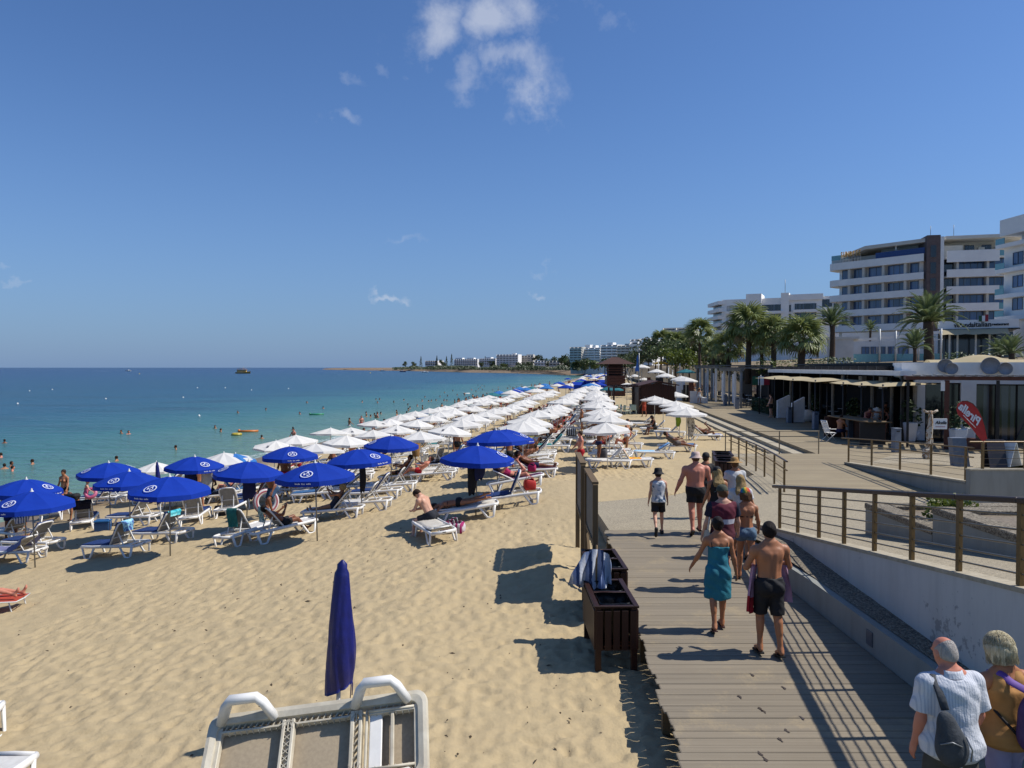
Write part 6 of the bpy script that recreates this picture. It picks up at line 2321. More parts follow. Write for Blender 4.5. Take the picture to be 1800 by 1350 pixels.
# ------------------------------------------------------------------ Italian restaurant on its terrace
def restaurant():
 P = Pln((1650,94),(1790,90))
 z0 = 4.6
 h = thing("restaurant","veranda restaurant with white fascia, dark front and awnings below the large hotel","restaurant",P.p(0))
 b = MB()
 P.box(b,0,P.L,-9,-6,z0 - 2,P.z(1720,562))
 P.box(b,0,P.L,-9,0,P.z(1720,579),P.z(1720,562))
 P.box(b,-12,0,-16,-9,z0 - 2,P.z(1720,575))
 rel(b.build("wall",M_HOTEL,h),h)
 b = MB()
 P.box(b,0,P.L,-5.96,-5.9,z0,P.z(1720,581))
 rel(b.build("front_glass",M_GLASSD,h),h)
 b = MB()
 for px in (1668,1682,1714,1738):
  P.box(b,P.t(px) - .1,P.t(px) + .1,.3,.5,z0 - 1,P.z(px,588))
 rel(b.build("column",M_WHITEP,h),h)
 b = MB()
 za,zc = P.z(1715,578),P.z(1715,590)
 n = 8
 rows = []
 for i in range(n + 1):
  t = P.L * (i / n) * .86
  rows.append([P.p(t,.1,za),P.p(t,1.6,(za + zc) / 2 + .12 * (i % 2)),P.p(t,3.2,zc + .10 * (i % 2))])
 b.sheet(rows)
 rel(b.build("awning",M_CREAM,h),h)
 b = MB()
 P.box(b,-.2,P.L + .1,.02,.2,P.z(1720,579.5),P.z(1720,577.5))
 rel(b.build("awning_box",M_DARK,h),h)
 tm = mat("black_lettering",'#101012','#16161a')
 for txt,px,size,py in (("veranda",1693,1.02,571.5),("italian",1726,1.08,570.3),("restaurant",1757,.52,569.8)):
  me = text_mesh(txt,size,.03,bold=.018)
  me.materials.append(tm)
  o = bpy.data.objects.new("lettering",me)
  COL.objects.link(o)
  o.parent = h
  o.location = P.p(P.t(px),.06,P.z(px,py)) - Vector(h.location)
  xs_ = [v.co.x for v in me.vertices]
  o.scale = ({'veranda': 2.15,'italian': 1.8,'restaurant': 1.75}[txt] / (max(xs_) - min(xs_)),.8,1)
  o.rotation_euler = (R(90),0,math.atan2(P.e.y,P.e.x))
 for k,m in enumerate((mat("flag_green",'#1f5a3a','#194a30'),M_WHITEP,mat("flag_red",'#9c1f2c','#861a25'))):
  b = MB()
  P.box(b,P.t(1719 + 5.6 * k),P.t(1724.4 + 5.6 * k),.1,.18,P.z(1727,565),P.z(1727,555 + (-2 if k == 2 else 0)))
  rel(b.build("flag_panel",m,h),h)
 # white terrace pergola to the left
 Q = Pln((1490,92),(1655,88))
 t = thing("terrace_pergola","white terrace pergola with slim posts and glass front beside the restaurant","pergola",Q.p(0))
 b = MB()
 q0,q1 = Q.p(0,.5),Q.p(Q.L,.5)
 b.bar(q0 + Vector((0,0,Q.z(1490,600))),q1 + Vector((0,0,Q.z(1655,584))),.35,.28)
 b.bar(Q.p(Q.L * .5,.6,Q.z(1570,597)),Q.p(Q.L,.6,Q.z(1655,597)),.12,.12)
 rel(b.build("beam",M_WHITEP,t),t)
 for px,y in ((1545,579),(1573,582),(1613,580),(1652,578)):
  b = MB()
  b.tube([Q.p(Q.t(px),.75,4.3),Q.p(Q.t(px),.75,Q.z(px,y))],.11,8)
  rel(b.build("post",M_WPOLE,t),t)
 b = MB()
 Q.box(b,0,Q.L,-6,-5.7,3.6,Q.z(1570,597))
 Q.box(b,-1.9,-.1,-.4,0,3.6,Q.z(1480,596))
 rel(b.build("wall",M_GREYP,t),t)
 for a,c in ((1517,1532),(1534,1545),(1547,1562),(1566,1580),(1585,1605)):
  window(Q,t,Q.t(a),Q.t(c),4.7,Q.z(1570,607),2,-5.7)
 b = MB()
 Q.box(b,.3,Q.L,.62,.66,4.5,5.5)
 rel(b.build("balustrade_glass",M_GLASSG,t),t)
 w = thing("garden_wall","plain white wall left of the terrace pergola, half hidden by palms","wall",Pln((1455,91),(1500,90)).p(0))
 W = Pln((1455,91),(1500,90))
 b = MB()
 W.box(b,0,W.L,-2,0,2,W.z(1480,596))
 W.box(b,-.6,W.L + .6,-2.1,.1,W.z(1480,596),W.z(1480,592))
 rel(b.build("wall_body",M_GREYP,w),w)
restaurant()
# ------------------------------------------------------------------ beach cafe pavilion with round logos
def pavilion():
 P = Pln((1585,39.2),(1900,36.5))
 h = thing("cafe_pavilion","white flat-roofed cafe with dark glass fronts and round grey logos on its parapet","cafe",P.p(0))
 zt = P.z(1700,637)
 b = MB()
 P.box(b,0,P.L,-.5,0,3.32,zt)
 P.box(b,0,.3,-3.4,-.5,3.32,zt)
 P.box(b,.3,P.L,-3.4,-3.0,0,zt)
 rel(b.build("parapet",M_WHITEP,h),h)
 b = MB()
 P.box(b,.3,P.L,-3.0,-.5,3.2,3.45)
 rel(b.build("roof",M_WHITEP,h),h)
 b = MB()
 for a,c in ((1609,1612),(1690,1717),(1829,1850)):
  P.box(b,P.t(a),P.t(c),-.6,-.02,0,3.32)
 P.box(b,P.t(1612),P.t(1690),-.5,-.03,3.05,3.32)
 P.box(b,P.t(1717),P.t(1829),-.5,-.03,3.0,3.32)
 P.box(b,P.t(1612),P.t(1627),-.7,-.04,0,3.05)
 rel(b.build("pier",M_GREYP,h),h)
 window(P,h,P.t(1627),P.t(1690),.05,3.05,2,-.35,M_GLASSD,frame=M_DARK)
 window(P,h,P.t(1717),P.t(1829),.05,3.0,3,-.35,M_GLASSD,frame=M_DARK)
 b = MB()
 P.box(b,.35,P.L,-2.95,-2.85,0,3.2)
 P.box(b,.9,1.1,-2.84,-.75,0,3.2)
 rel(b.build("back_wall",M_DARK,h),h)
 dm,sm = mat("grey_logo_disc",'#8d8f93','#7c7e82',rough=.5),mat("pale_logo_stroke",'#dadcde','#c9cbcd',rough=.5)
 for cx,cy,r,o_ in ((1661,643,.36,.10),(1671,648,.30,.22),(1740,643,.44,.12),(1765,648,.32,.24)):
  c = P.p(P.t(cx),o_,P.z(cx,cy))
  M = Matrix((P.e,Vector((0,0,1)),P.n)).transposed()
  b = MB()
  b.lathe([(0,-.05),(r,-.05),(r,.03),(r * .93,.03),(r * .93,.015),(0,.015)],c,28,rot=M)
  f = rel(b.build("logo_disc",dm,h),h)
  b = MB()
  b.lathe([(r * .94,.02),(r * .94,.045),(r * 1.0,.045),(r * 1.0,.02)],c,28,rot=M)
  for q in (-.42,0,.42):
   b.tube([c + M @ Vector((q * r - .05 * r,.45 * r,.03)),c + M @ Vector((q * r,.1 * r,.03)),c + M @ Vector((q * r + .02,-.55 * r,.03))],.075 * r / .4,6)
  rel(b.build("logo_stroke",sm,f),h)
 # cream tent cloth over the roof
 t = thing("roof_tent","cream tent cloth stretched over the cafe roof behind the round logos","awning",P.p(2,-2,zt))
 b = MB()
 rows = []
 for i in range(19):
  px = 1640 + i * 12
  tt = P.t(px)
  pk = .26 * max(0,math.sin((px - 1690) / 32.0)) + .10
  rows.append([P.p(tt,-.6,zt - .05),P.p(tt,-1.2,zt + .06 + pk * .7),P.p(tt,-2,zt + .06 + pk),P.p(tt,-2.7,zt + pk * .5),P.p(tt,-3.2,zt - .2)])
 b.sheet(rows)
 rel(b.build("tent_cloth",M_CREAM,t),t)
 # brown pergola in front
 Q = Pln((1592,35.5),(1900,32.5))
 g_ = thing("pergola","brown timber pergola with a slatted top in front of the white cafe","pergola",Q.p(0))
 zt = 3.42
 b = MB()
 Q.box(b,0,Q.L,-.05,.12,zt - .16,zt + .02)
 Q.box(b,0,.12,-3.2,-.05,zt - .16,zt + .02)
 rel(b.build("beam",M_RUST,g_),g_)
 k = 0
 sl = []
 t = .4
 while t < Q.L:
  b = MB()
  Q.box(b,t,t + .22,-3.2,.25,zt + .03,zt + .07)
  rel(b.build("slat",M_GREYROOF,g_),g_)
  t += .46
 for px,w,m in ((1596.5,.11,M_LOUVRE),(1665,.2,M_RUST),(1755,.13,M_LOUVRE),(1845,.2,M_RUST)):
  b = MB()
  Q.box(b,Q.t(px) - w / 2,Q.t(px) + w / 2,-.14,-.14 + w,0,zt - .17)
  rel(b.build("post",m,g_),g_)
 b = MB()
 Q.box(b,Q.t(1654),Q.t(1661),-.05,.1,2.75,3.2)
 rel(b.build("loudspeaker",M_WHITEP,g_),g_)
 b = MB()
 Q.box(b,Q.t(1684),Q.t(1742),-.4,-.05,0,.55)
 rel(b.build("low_panel",M_RUST,g_),g_)
pavilion()
def slab_pl(b,s0,s1,t0,t1,z0,z1,mi=0):
 q = [prom(s0,t0,z0),prom(s1,t0,z0),prom(s1,t1,z0),prom(s0,t1,z0),prom(s0,t0,z1),prom(s1,t0,z1),prom(s1,t1,z1),prom(s0,t1,z1)]
 b.add(q,[(0,1,2,3),(7,6,5,4),(4,5,1,0),(5,6,2,1),(6,7,3,2),(7,4,0,3)],mi)
 return b
# ------------------------------------------------------------------ shaded cafe terrace with cream cloths
def terrace():
 h = thing("cafe_terrace","deeply shaded open cafe terrace with dark louvred roof and white fascia","cafe",prom(4,2))
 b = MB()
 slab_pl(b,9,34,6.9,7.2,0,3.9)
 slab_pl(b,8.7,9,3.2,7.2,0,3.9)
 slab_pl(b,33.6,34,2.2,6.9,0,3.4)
 rel(b.build("back_wall",M_DARK,h),h)  # walls coloured near-black to deepen the shade inside
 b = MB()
 slab_pl(b,5.0,34,2.2,3.0,3.42,3.68)
 rel(b.build("fascia",M_WHITEP,h),h)
 b = MB()
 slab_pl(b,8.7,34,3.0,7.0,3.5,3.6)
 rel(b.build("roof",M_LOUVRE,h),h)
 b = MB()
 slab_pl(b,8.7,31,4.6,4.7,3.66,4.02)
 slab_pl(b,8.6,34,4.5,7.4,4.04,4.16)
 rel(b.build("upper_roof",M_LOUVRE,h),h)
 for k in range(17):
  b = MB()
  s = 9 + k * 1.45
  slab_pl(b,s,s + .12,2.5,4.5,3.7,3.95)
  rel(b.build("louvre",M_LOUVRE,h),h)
 b = MB()
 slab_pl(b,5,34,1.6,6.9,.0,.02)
 rel(b.build("floor",mat("dark_terrace_floor",'#1f1c1a','#181614',world_co=True),h),h)  # floor colour darkened too, carrying the interior shade
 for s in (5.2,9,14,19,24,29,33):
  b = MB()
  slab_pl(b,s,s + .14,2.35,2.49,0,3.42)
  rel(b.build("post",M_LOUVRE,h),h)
 # white pillars and shop windows glimpsed inside
 for s in (11,15,19,23,27):
  b = MB()
  slab_pl(b,s,s + .7,6.55,6.88,2.35,3.2)
  rel(b.build("inner_panel",M_GREYP,h),h)
 # cloths
 for lab,s0,s1,t0,t1,zc in (("long cream sun cloth stretched over the far part of the shaded terrace",12,29,.0,2.3,3.06),("nearer cream sun cloth with pointed peaks over the bar",3.6,13.4,.8,3.4,2.98)):
  c = thing("sun_cloth",lab,"awning",prom(s0,t0,zc))
  b = MB()
  rows = []
  n = 26
  for i in range(n + 1):
   s = s0 + (s1 - s0) * i / n
   pk = abs(math.sin(i / n * math.pi * 3.0)) ** 2.2
   rows.append([prom(s,t0 + (t1 - t0) * j / 5,zc + .15 * pk * math.sin(math.pi * (j + .3) / 5.3) - .10 * (1 - j / 5) + .05 * j / 5) for j in range(6)])
  b.sheet(rows)
  b.sheet([[p - Vector((0,0,.012)) for p in r] for r in rows])
  rel(b.build("cloth",M_CREAM,c),c)
  for i in range(4):
   s = s0 + (s1 - s0) * (i + .1) / 3.3
   b = MB()
   b.tube([prom(s,t0 + .15,0),prom(s,t0 + .15,zc + .02)],.05,7)
   rel(b.build("post",M_LOUVRE,c),c)
  for i in range(3):
   s = s0 + (s1 - s0) * (i + .6) / 3.3
   b = MB()
   rows = []
   for q in range(8):
    f = q / 7
    rows.append([prom(s + .25 * (1 - f) * math.sin(k2) * (.3 + .7 * abs(f - .5)),t1 - .3 + .10 * math.cos(k2),zc - .1 - 2.4 * f) for k2 in [2 * math.pi * w / 8 for w in range(8)]])
   b.sheet(rows,close=True)
   rel(b.build("curtain",mat("grey_curtain",'#8f8c86','#77746e',rough=.9,bump=.3),c),c)
 # grey pergolas farther along
 g_ = thing("pergola","grey slatted pergola roof on white columns farther along the promenade","pergola",prom(38,0))
 for s0,s1,zz,t0,t1 in ((36,48,3.5,.2,6),(49,66,3.75,.0,6)):
  b = MB()
  slab_pl(b,s0,s1,t0,t0 + .3,zz,zz + .24)
  slab_pl(b,s0,s1,t1 - .3,t1,zz,zz + .24)
  rel(b.build("beam",M_GREYROOF,g_),g_)
  s = s0
  while s < s1 - .3:
   b = MB()
   slab_pl(b,s,s + .3,t0 - .4,t1 + .2,zz + .25,zz + .37)
   rel(b.build("slat",M_GREYROOF,g_),g_)
   s += .75
  s = s0 + .5
  while s < s1:
   b = MB()
   slab_pl(b,s,s + .2,t0 + .05,t0 + .25,0,zz - .01)
   rel(b.build("column",M_WHITEP if int(s) % 2 else M_STEEL,g_),g_)
   s += 3.0
 b = MB()
 slab_pl(b,36,66,5.9,6.2,0,3.6)
 rel(b.build("back_wall",M_DARK,g_),g_)
 for s in (40,46,52,58,63):
  b = MB()
  slab_pl(b,s,s + .9,.3,.36,.3,3.2)
  rel(b.build("drape",M_GREYP,g_),g_)
 for s in (43,55):
  b = MB()
  slab_pl(b,s,s + 2.2,5.7,5.88,.2,2.6)
  rel(b.build("shop_window",M_GLASSD,g_),g_)
terrace()
# Italian flag hung on the terrace corner
t = thing("hanging_flag","small green white and red flag hung at the terrace corner","flag",prom(31,.9,2.2))
for k,m in enumerate((MATS['flag_green'],M_WHITEP,MATS['flag_red'])):
 b = MB()
 b.box((.5 * k - .5,-.1,.5),(.49,.02,.75))
 b.build("flag_panel",m,t)
MB().tube([(0,-.05,-1.2),(0,-.05,1.0)],.03,6).build("pole",M_WPOLE,t)
# bar counter, bollards, boards -------------------------------------------------
def at(px,py,z=0.0):
 return at_z(px,py,z)
a0,a1 = at(1489,768),at(1556,782)
t = thing("bar_counter","dark brown timber bar counter with a projecting top where three people sit","bar counter",a0)
ed = (a1 - a0)
ed.z = 0
nrm = Vector((-ed.y,ed.x,0)).normalized()
if nrm.y < 0:
 nrm = -nrm
e1 = ed.normalized()
M = Matrix((e1,nrm,Vector((0,0,1)))).transposed()
Ln = ed.length
for k in range(6):
 MB().box(M @ Vector((Ln * (k + .5) / 6,0,.56)),(Ln / 6 - .012,.05,1.12),M,bev=.004).build("front_board",M_COUNTER,t)
MB().box(M @ Vector((Ln + .0,.65,.56)),(.05,1.25,1.12),M).build("end_panel",M_LOUVRE,t)
MB().box(M @ Vector((.02,.65,.56)),(.05,1.25,1.12),M).build("end_panel",M_COUNTER,t)
MB().box(M @ Vector((Ln / 2 + .1,.45,1.15)),(Ln + .6,1.15,.06),M,bev=.01).build("counter_top",M_PANELWOOD,t)
def bollard(px,py,label,h=1.08,w=.30):
 p = at(px,py)
 def mk():
  o = thing("bollard","x","bollard")
  MB().box((0,0,h / 2),(w,w,h),bev=.02).build("shaft",M_BOLL,o)
  MB().box((0,0,h * .90),(w * .55,w + .01,.05)).build("lamp_slot",M_DARK,o)
  MB().box((0,0,h + .012),(w + .03,w + .03,.03),bev=.008).build("cap",M_BOLL,o)
  return o
 put('bollard',mk,p,R(6),label,"blue-grey bollards along the promenade")
for n,(px,py) in enumerate(((1575,795),(1493,770),(1433,755),(1387,743),(1296,719),(1275,713))):
 bollard(px,py,f"blue-grey square bollard along the promenade, {ordn[n]} from the near end")
for px,py,hh,ww,lab in ((1378,735,1.75,.95,"white slant-topped menu board, the farther of two"),(1404,742.5,1.78,.85,"white slant-topped menu board, the nearer of two")):
 p = at(px,py)
 t = thing("menu_board",lab,"menu board",p,R(4))
 b = MB()
 b.add([(-ww / 2,0,.02),(ww / 2,0,.02),(ww / 2,0,hh),(-ww / 2,0,hh * .76),(-ww / 2,.28,.02),(ww / 2,.28,.02),(ww / 2,.28,hh),(-ww / 2,.28,hh * .76)],
          [(0,1,2,3),(5,4,7,6),(3,2,6,7),(1,5,6,2),(4,0,3,7),(4,5,1,0)])
 b.build("body",mat("scuffed_white_board",'#e8e9ea','#cfd0d2',rough=.7,scale=3,bump=.2),t)
 b = MB()
 b.box((0,.14,.012),(ww + .1,.36,.024))
 b.build("foot",M_STEEL,t)
# round white seats
for px,py,lab in ((1398,740,"round white pouf behind the nearer menu board"),(1420,741,"round white pouf right of the nearer menu board")):
 p = at(px,py)
 t = thing("pouf",lab,"pouf",p)
 MB().lathe([(0,.0),(.3,.02),(.44,.2),(.47,.45),(.40,.72),(.2,.84),(0,.86)],n=20).build("seat",M_WHITEP,t)
# white folding chair on the promenade
p = at(1458,776)
t = thing("folding_chair","white high-backed folding chair facing the bar counter","chair",p,R(-80))
b = MB()
for sx in (-.24,.24):
 b.tube([(sx,.25,0),(sx,-.12,.46),(sx,-.35,1.1)],.018,7)
 b.tube([(sx,-.35,0),(sx,.2,.46)],.018,7)
 b.tube([(sx,-.25,.66),(sx,.22,.66)],.02,7)
b.build("frame",M_WPLAST,t)
b = MB()
for k in range(7):
 b.box((0,-.15 - .035 * k,.54 + .09 * k),(.46,.02,.07),(R(-20),0,0))
b.build("backrest",M_WPLAST,t)
MB().box((0,.05,.46),(.48,.42,.03),bev=.01).build("seat",M_WPLAST,t)
# red feather flag with mirrored script
pf = at_y(1737,800,31.5)
base = Vector((pf.x,31.5,0))
t = thing("feather_flag","red teardrop feather flag with white script, leaning to the left","flag",base)
scf = 31.5 / F
def fpt(px,py,o=0.0):
 return Vector(((px - 1737) * scf,o,(800 - py) * scf + .32))
outl = [(1738,796),(1729,787),(1716,772),(1704,757),(1690,744),(1682,737),(1679.5,728),(1682,719),(1689,714),(1698,713),(1708,718),(1717,728),(1724,742),(1729,757),(1733,773),(1737,787)]
b = MB()
n = len(outl)
fr = [fpt(x,y,-.012 + .02 * math.sin(k * .9)) for k,(x,y) in enumerate(outl)]
bk = [p + Vector((0,.012,0)) for p in fr]
b.add(fr + bk,[tuple(reversed(range(n))),tuple(range(n,2 * n))] + [(k,(k + 1) % n,n + (k + 1) % n,n + k) for k in range(n)])
b.build("flag_cloth",mat("red_flag_cloth",'#b02a27','#99201f',rough=.7),t)
b = MB()
b.tube([fpt(1739,808),fpt(1739,796)] + [fpt(x + 1.0,y) for x,y in outl[-1:8:-1]] + [fpt(1690,713.5)],.017,6)
b.build("pole",M_LOUVRE,t)
b = MB()
b.tube([fpt(1738.5,809),fpt(1738.5,815)],.03,8)
b.box(fpt(1738.5,812.8),(.5,.4,.03))
b.build("foot_plate",M_STEEL,t)
me = text_mesh("Pirella",.46,.004,shear=.25,bold=.014)
me.materials.append(M_PRINT)
o = bpy.data.objects.new("lettering",me)
COL.objects.link(o)
o.parent = t
o.location = fpt(1704,739,-.05)
# seen from the back: the script reads mirrored and runs down along the flag
o.matrix_basis = Matrix.Translation(fpt(1703,737,-.045)) @ Matrix.Rotation(R(42),4,'Y') @ Matrix.Rotation(R(90),4,'X') @ Matrix.Diagonal((-1,1,1,1))
b = MB()
b.tube([fpt(1691,738,-.04),fpt(1702,749,-.04),fpt(1713,760,-.04)],.014,5)
b.build("white_line",M_PRINT,t)
# giraffe-like sign stand with a small white board
p = at_y(1634,806,31.2)
t = thing("figure_sign_stand","pale blotched figure stand with outstretched arms holding a small white sign","sign stand",Vector((p.x,31.2,p.z)))
gm = blotch("blotched_cream",['#b5aea0','#8d6f50','#bdb6a8','#a89f90'],5)
sc_ = 31.2 / F
q = lambda px,py: Vector(((px - 1634) * sc_,0,(806 - py) * sc_))
MB().tube([q(1633,800),q(1632,780),q(1633,762),q(1635,745),q(1635,730),q(1634,722)],[.09,.07,.13,.10,.085,.08],10).build("body",gm,t)
MB().tube([q(1622,721),q(1628,724),q(1634,725),q(1641,724),q(1647,721)],[.05,.05,.07,.05,.05],8).build("arms",gm,t)
MB().box(q(1629,797),(.30,.3,.42),bev=.05,taper=.8).build("pedestal",gm,t)
MB().tube([q(1627,795),q(1630,775),q(1630,758)],.045,7).build("leg",gm,t)
MB().tube([q(1637,795),q(1638,775),q(1636,758)],.045,7).build("leg",gm,t)
sb = MB().box(q(1649,744.5) + Vector((0,-.12,0)),(24 * sc_,.03,18.5 * sc_),bev=.006).build("sign_plate",M_WHITEP,t)
me = text_mesh("Akelia",.19,.003,shear=.3,bold=.004)
me.materials.append(M_DARK)
o = bpy.data.objects.new("lettering",me)
COL.objects.link(o)
o.parent = sb
o.location = q(1649.5,742.5) + Vector((0,-.145,0))
o.rotation_euler = (R(90),0,0)
MB().box(q(1649,749.5) + Vector((0,-.14,0)),(17 * sc_,.008,.9 * sc_)).build("red_line",MATS['flag_red'],sb)
# leaning lavender stele and tall planters
p = at_y(1692,822,28.6)
t = thing("stele","leaning blue-grey stele behind the second railing","stele",Vector((p.x,28.6,0)))
b = MB()
b.add([(-.30,0,0),(.30,0,0),(.12,0,1.12),(-.42,0,1.12),(-.30,.3,0),(.30,.3,0),(.12,.3,1.12),(-.42,.3,1.12)],[(0,1,2,3),(5,4,7,6),(3,2,6,7),(1,5,6,2),(4,0,3,7),(4,5,1,0)])
b.build("body",M_BOLL,t)
MB().box((.0,.15,.01),(.75,.42,.02)).build("foot",M_STEEL,t)
for px,py,lab in ((1683,775,"tall white tapered planter with dark leaves beside the red flag"),(1697,772,"second tall white tapered planter, right behind the first"),(1598,760,"white tapered planter by the pergola's dark corner post")):
 p = at(px,py + 16)
 t = thing("planter",lab,"planter",Vector((p.x,p.y,0)))
 MB().box((0,0,.5),(.42,.42,1.0),bev=.03,taper=1.45).build("pot",M_GREYP,t)
 b = MB()
 for k in range(120):
  a = rnd.uniform(0,6.28)
  r = rnd.uniform(0,.5)
  c = Vector((math.cos(a) * r,math.sin(a) * r,1.0 + rnd.uniform(0,1.3) * (1 - r * .7)))
  d = Vector((rnd.uniform(-1,1),rnd.uniform(-1,1),rnd.uniform(-.6,.6))).normalized() * .13
  e = d.orthogonal().normalized() * .05
  b.add([c - d,c + e,c + d,c - e],[(0,1,2,3)])
 b.build("foliage",M_LEAFH,t)
# folding boards on the lawn edge
for px,py,w,hh,m,lab,rz in ((1748,822,.62,1.12,mat("dark_poster",'#1b2026','#3c2f36',rough=.5,scale=2.5),"dark folding advertising board on the promenade edge by the lawn",-8),(1772,822,.62,1.05,M_GREYP,"pale triangular folding board next to the dark advertising board",-70)):
 p = at_y(px,py,28.0)
 t = thing("folding_board",lab,"sign",Vector((p.x,28.0,0.0)),R(rz))
 for s in (-1,1):
  b = MB()
  b.add([(-w / 2,s * .36,0.02),(w / 2,s * .36,0.02),(w / 2,s * .02,hh),(-w / 2,s * .02,hh),(-w / 2,s * .33,.02),(w / 2,s * .33,.02),(w / 2,s * -.0,hh),(-w / 2,s * -.0,hh)],[(0,1,2,3),(5,4,7,6),(3,2,6,7),(1,5,6,2),(4,0,3,7),(4,5,1,0)])
  b.build("board",m,t)
 MB().tube([(-w / 2 + .03,-.34,.03),(-w / 2 + .03,0,hh),(-w / 2 + .03,.34,.03)],.012,5).build("edge_frame",M_LOUVRE,t)
# cafe furniture glimpsed in the shade
cm = mat("dark_chair",'#1c1a19','#24211f',rough=.6)
ch = thing("cafe_chair","dark cafe chair in the deep shade of the terrace","chair",prom(10,4),0,"dark chairs on the shaded terrace")
for sx in (-.2,.2):
 for sy in (-.2,.2):
  MB().tube([(sx,sy,0),(sx * .95,sy * .95,.45)],.018,6).build("leg",cm,ch)
MB().box((0,0,.46),(.44,.44,.04),bev=.012).build("seat",cm,ch)
MB().box((0,.2,.7),(.42,.03,.42),(R(8),0,0),bev=.01).build("backrest",cm,ch)
tb = thing("cafe_table","round white cafe table in the shade of the terrace","table",prom(10,5),0,"white tables on the shaded terrace")
MB().lathe([(0,.72),(.36,.72),(.37,.735),(.36,.75),(0,.75)],n=20).build("tabletop",M_GREYP,tb)
MB().tube([(0,0,.02),(0,0,.72)],.035,8).build("stem",M_STEEL,tb)
MB().lathe([(0,.03),(.24,.02),(.25,0)],n=16).build("foot",M_STEEL,tb)
first = True
for s in (12.5,16,19.5,23,26.5,30,38,41,44,50,54,58):
 for t_ in ((3.4,5.2) if s < 34 else (1.6,3.8)):
  pz = prom(s,t_)
  if first:
   tb.location = pz
  else:
   copy_tree(tb,None,pz,0)
  for k in range(2):
   a = rnd.uniform(0,6.28) if k == 0 else a + 3.0
   q_ = pz + Vector((math.cos(a) * .62,math.sin(a) * .62,0))
   if first:
    ch.location = q_
    ch.rotation_euler = (0,0,a - R(90))
    first = False
   else:
    copy_tree(ch,None,q_,a - R(90))
# potted shrubs in the terrace
def leaf_ball(b,c,r,n,size,up=.5):
 for k in range(n):
  v = Vector((rnd.gauss(0,1),rnd.gauss(0,1),rnd.gauss(0,1)))
  v.normalize()
  p = Vector(c) + Vector((v.x * r[0],v.y * r[1],v.z * r[2])) * (rnd.random() ** .45)
  d = Vector((rnd.uniform(-1,1),rnd.uniform(-1,1),rnd.uniform(-1,1) + up)).normalized() * size * rnd.uniform(.6,1.3)
  e = d.orthogonal()
  e.rotate(Matrix.Rotation(rnd.uniform(0,6.28),3,d.normalized()))
  e = e.normalized() * size * .42
  b.add([p - d * .5,p + e,p + d * .5,p - e],[(0,1,2,3)])
 return b
for k,(s,t_) in enumerate(((6.0,3.3),(13.5,2.8),(21.5,2.7),(28.2,2.6))):
 p = prom(s,t_)
 t = thing("potted_shrub",f"potted leafy shrub at the front of the shaded terrace, {ordn[k]} from the near end","plant",p,0,"potted shrubs along the terrace")
 MB().lathe([(0,0),(.24,0),(.34,.5),(.30,.5),(.28,.44),(0,.44)],n=18).build("pot",M_GREYP,t)
 leaf_ball(MB(),(0,0,1.2),(.5,.5,.75),260,.2).build("foliage",M_LEAFH,t)
b = MB()
for k in range(2600):
 s = rnd.uniform(25,33.5)
 c = prom(s,rnd.uniform(.55,1.15),rnd.uniform(.05,1.15))
 d = Vector((rnd.uniform(-1,1),rnd.uniform(-1,1),rnd.uniform(-.5,1))).normalized() * .1
 e = d.orthogonal().normalized() * .05
 b.add([c - d,c + e,c + d,c - e],[(0,1,2,3)])
t = thing("hedge","low clipped green hedge along the terrace by the promenade","hedge",prom(29,.8))
rel(b.build("foliage",M_LEAFH,t),t)
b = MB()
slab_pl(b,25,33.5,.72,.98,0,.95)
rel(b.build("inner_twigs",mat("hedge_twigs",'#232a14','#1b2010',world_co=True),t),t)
# low white wall farther along
t = thing("low_wall","low pale wall edging the promenade beyond the walking woman","wall",prom(44,-1.5))
b = MB()
slab_pl(b,46,92,-1.6,-1.3,0,.55)
rel(b.build("wall_body",M_GREYP,t),t)
# ------------------------------------------------------------------ brown beach hut with open pergola
d = 68.0
hz = -.5
x0,x1,x2 = (1079 - 900) / F * d,(1126 - 900) / F * d,(1186 - 900) / F * d
t = thing("beach_hut","dark brown beach hut with an open pergola on its left","hut",Vector((x1,d,hz)))
zr = at_y(1155,671,d).z - hz
ze = at_y(1126,678,d).z - hz
ze2 = at_y(1188,677,d).z - hz
W = x2 - x1
b = MB()
nb = 14
for k in range(nb):
 xa,xb = W * k / nb,W * (k + 1) / nb - .015
 f = lambda x: ze - .08 + (zr - ze) * (1 - abs(x - W / 2) / (W / 2)) * .98
 bb = MB()
 bb.add([(xa,0,0),(xb,0,0),(xb,0,f(xb)),(xa,0,f(xa)),(xa,.04,0),(xb,.04,0),(xb,.04,f(xb)),(xa,.04,f(xa))],[(0,1,2,3),(5,4,7,6),(3,2,6,7),(1,5,6,2),(4,0,3,7)])
 bb.build("wall_board",M_BIN,t)
b.box((.02,2,ze / 2),(.06,4,ze - .1))
b.box((W - .02,2,ze / 2),(.06,4,ze - .1))
b.box((W / 2,4,ze / 2),(W,.06,ze - .1))
b.build("side_wall",M_BIN,t)
for s in (0,1):
 xa,xb = (-.25,W / 2) if s == 0 else (W / 2,W + .35)
 za,zb_ = (ze - .08,zr) if s == 0 else (zr,ze2 - .05)
 b = MB()
 b.add([(xa,-.4,za),(xb,-.4,zb_),(xb,4.4,zb_),(xa,4.4,za),(xa,-.4,za + .09),(xb,-.4,zb_ + .09),(xb,4.4,zb_ + .09),(xa,4.4,za + .09)],[(3,2,1,0),(4,5,6,7),(0,1,5,4),(1,2,6,5),(2,3,7,6),(3,0,4,7)])
 b.build("roof",M_ROOFT,t)
pw = x1 - x0
b = MB()
b.bar((-pw,0,at_y(1080,681.5,d).z - hz),(0,0,ze - .02),.14,.12)
b.bar((-pw,3.6,at_y(1080,681.5,d).z - hz),(0,3.6,ze - .02),.14,.12)
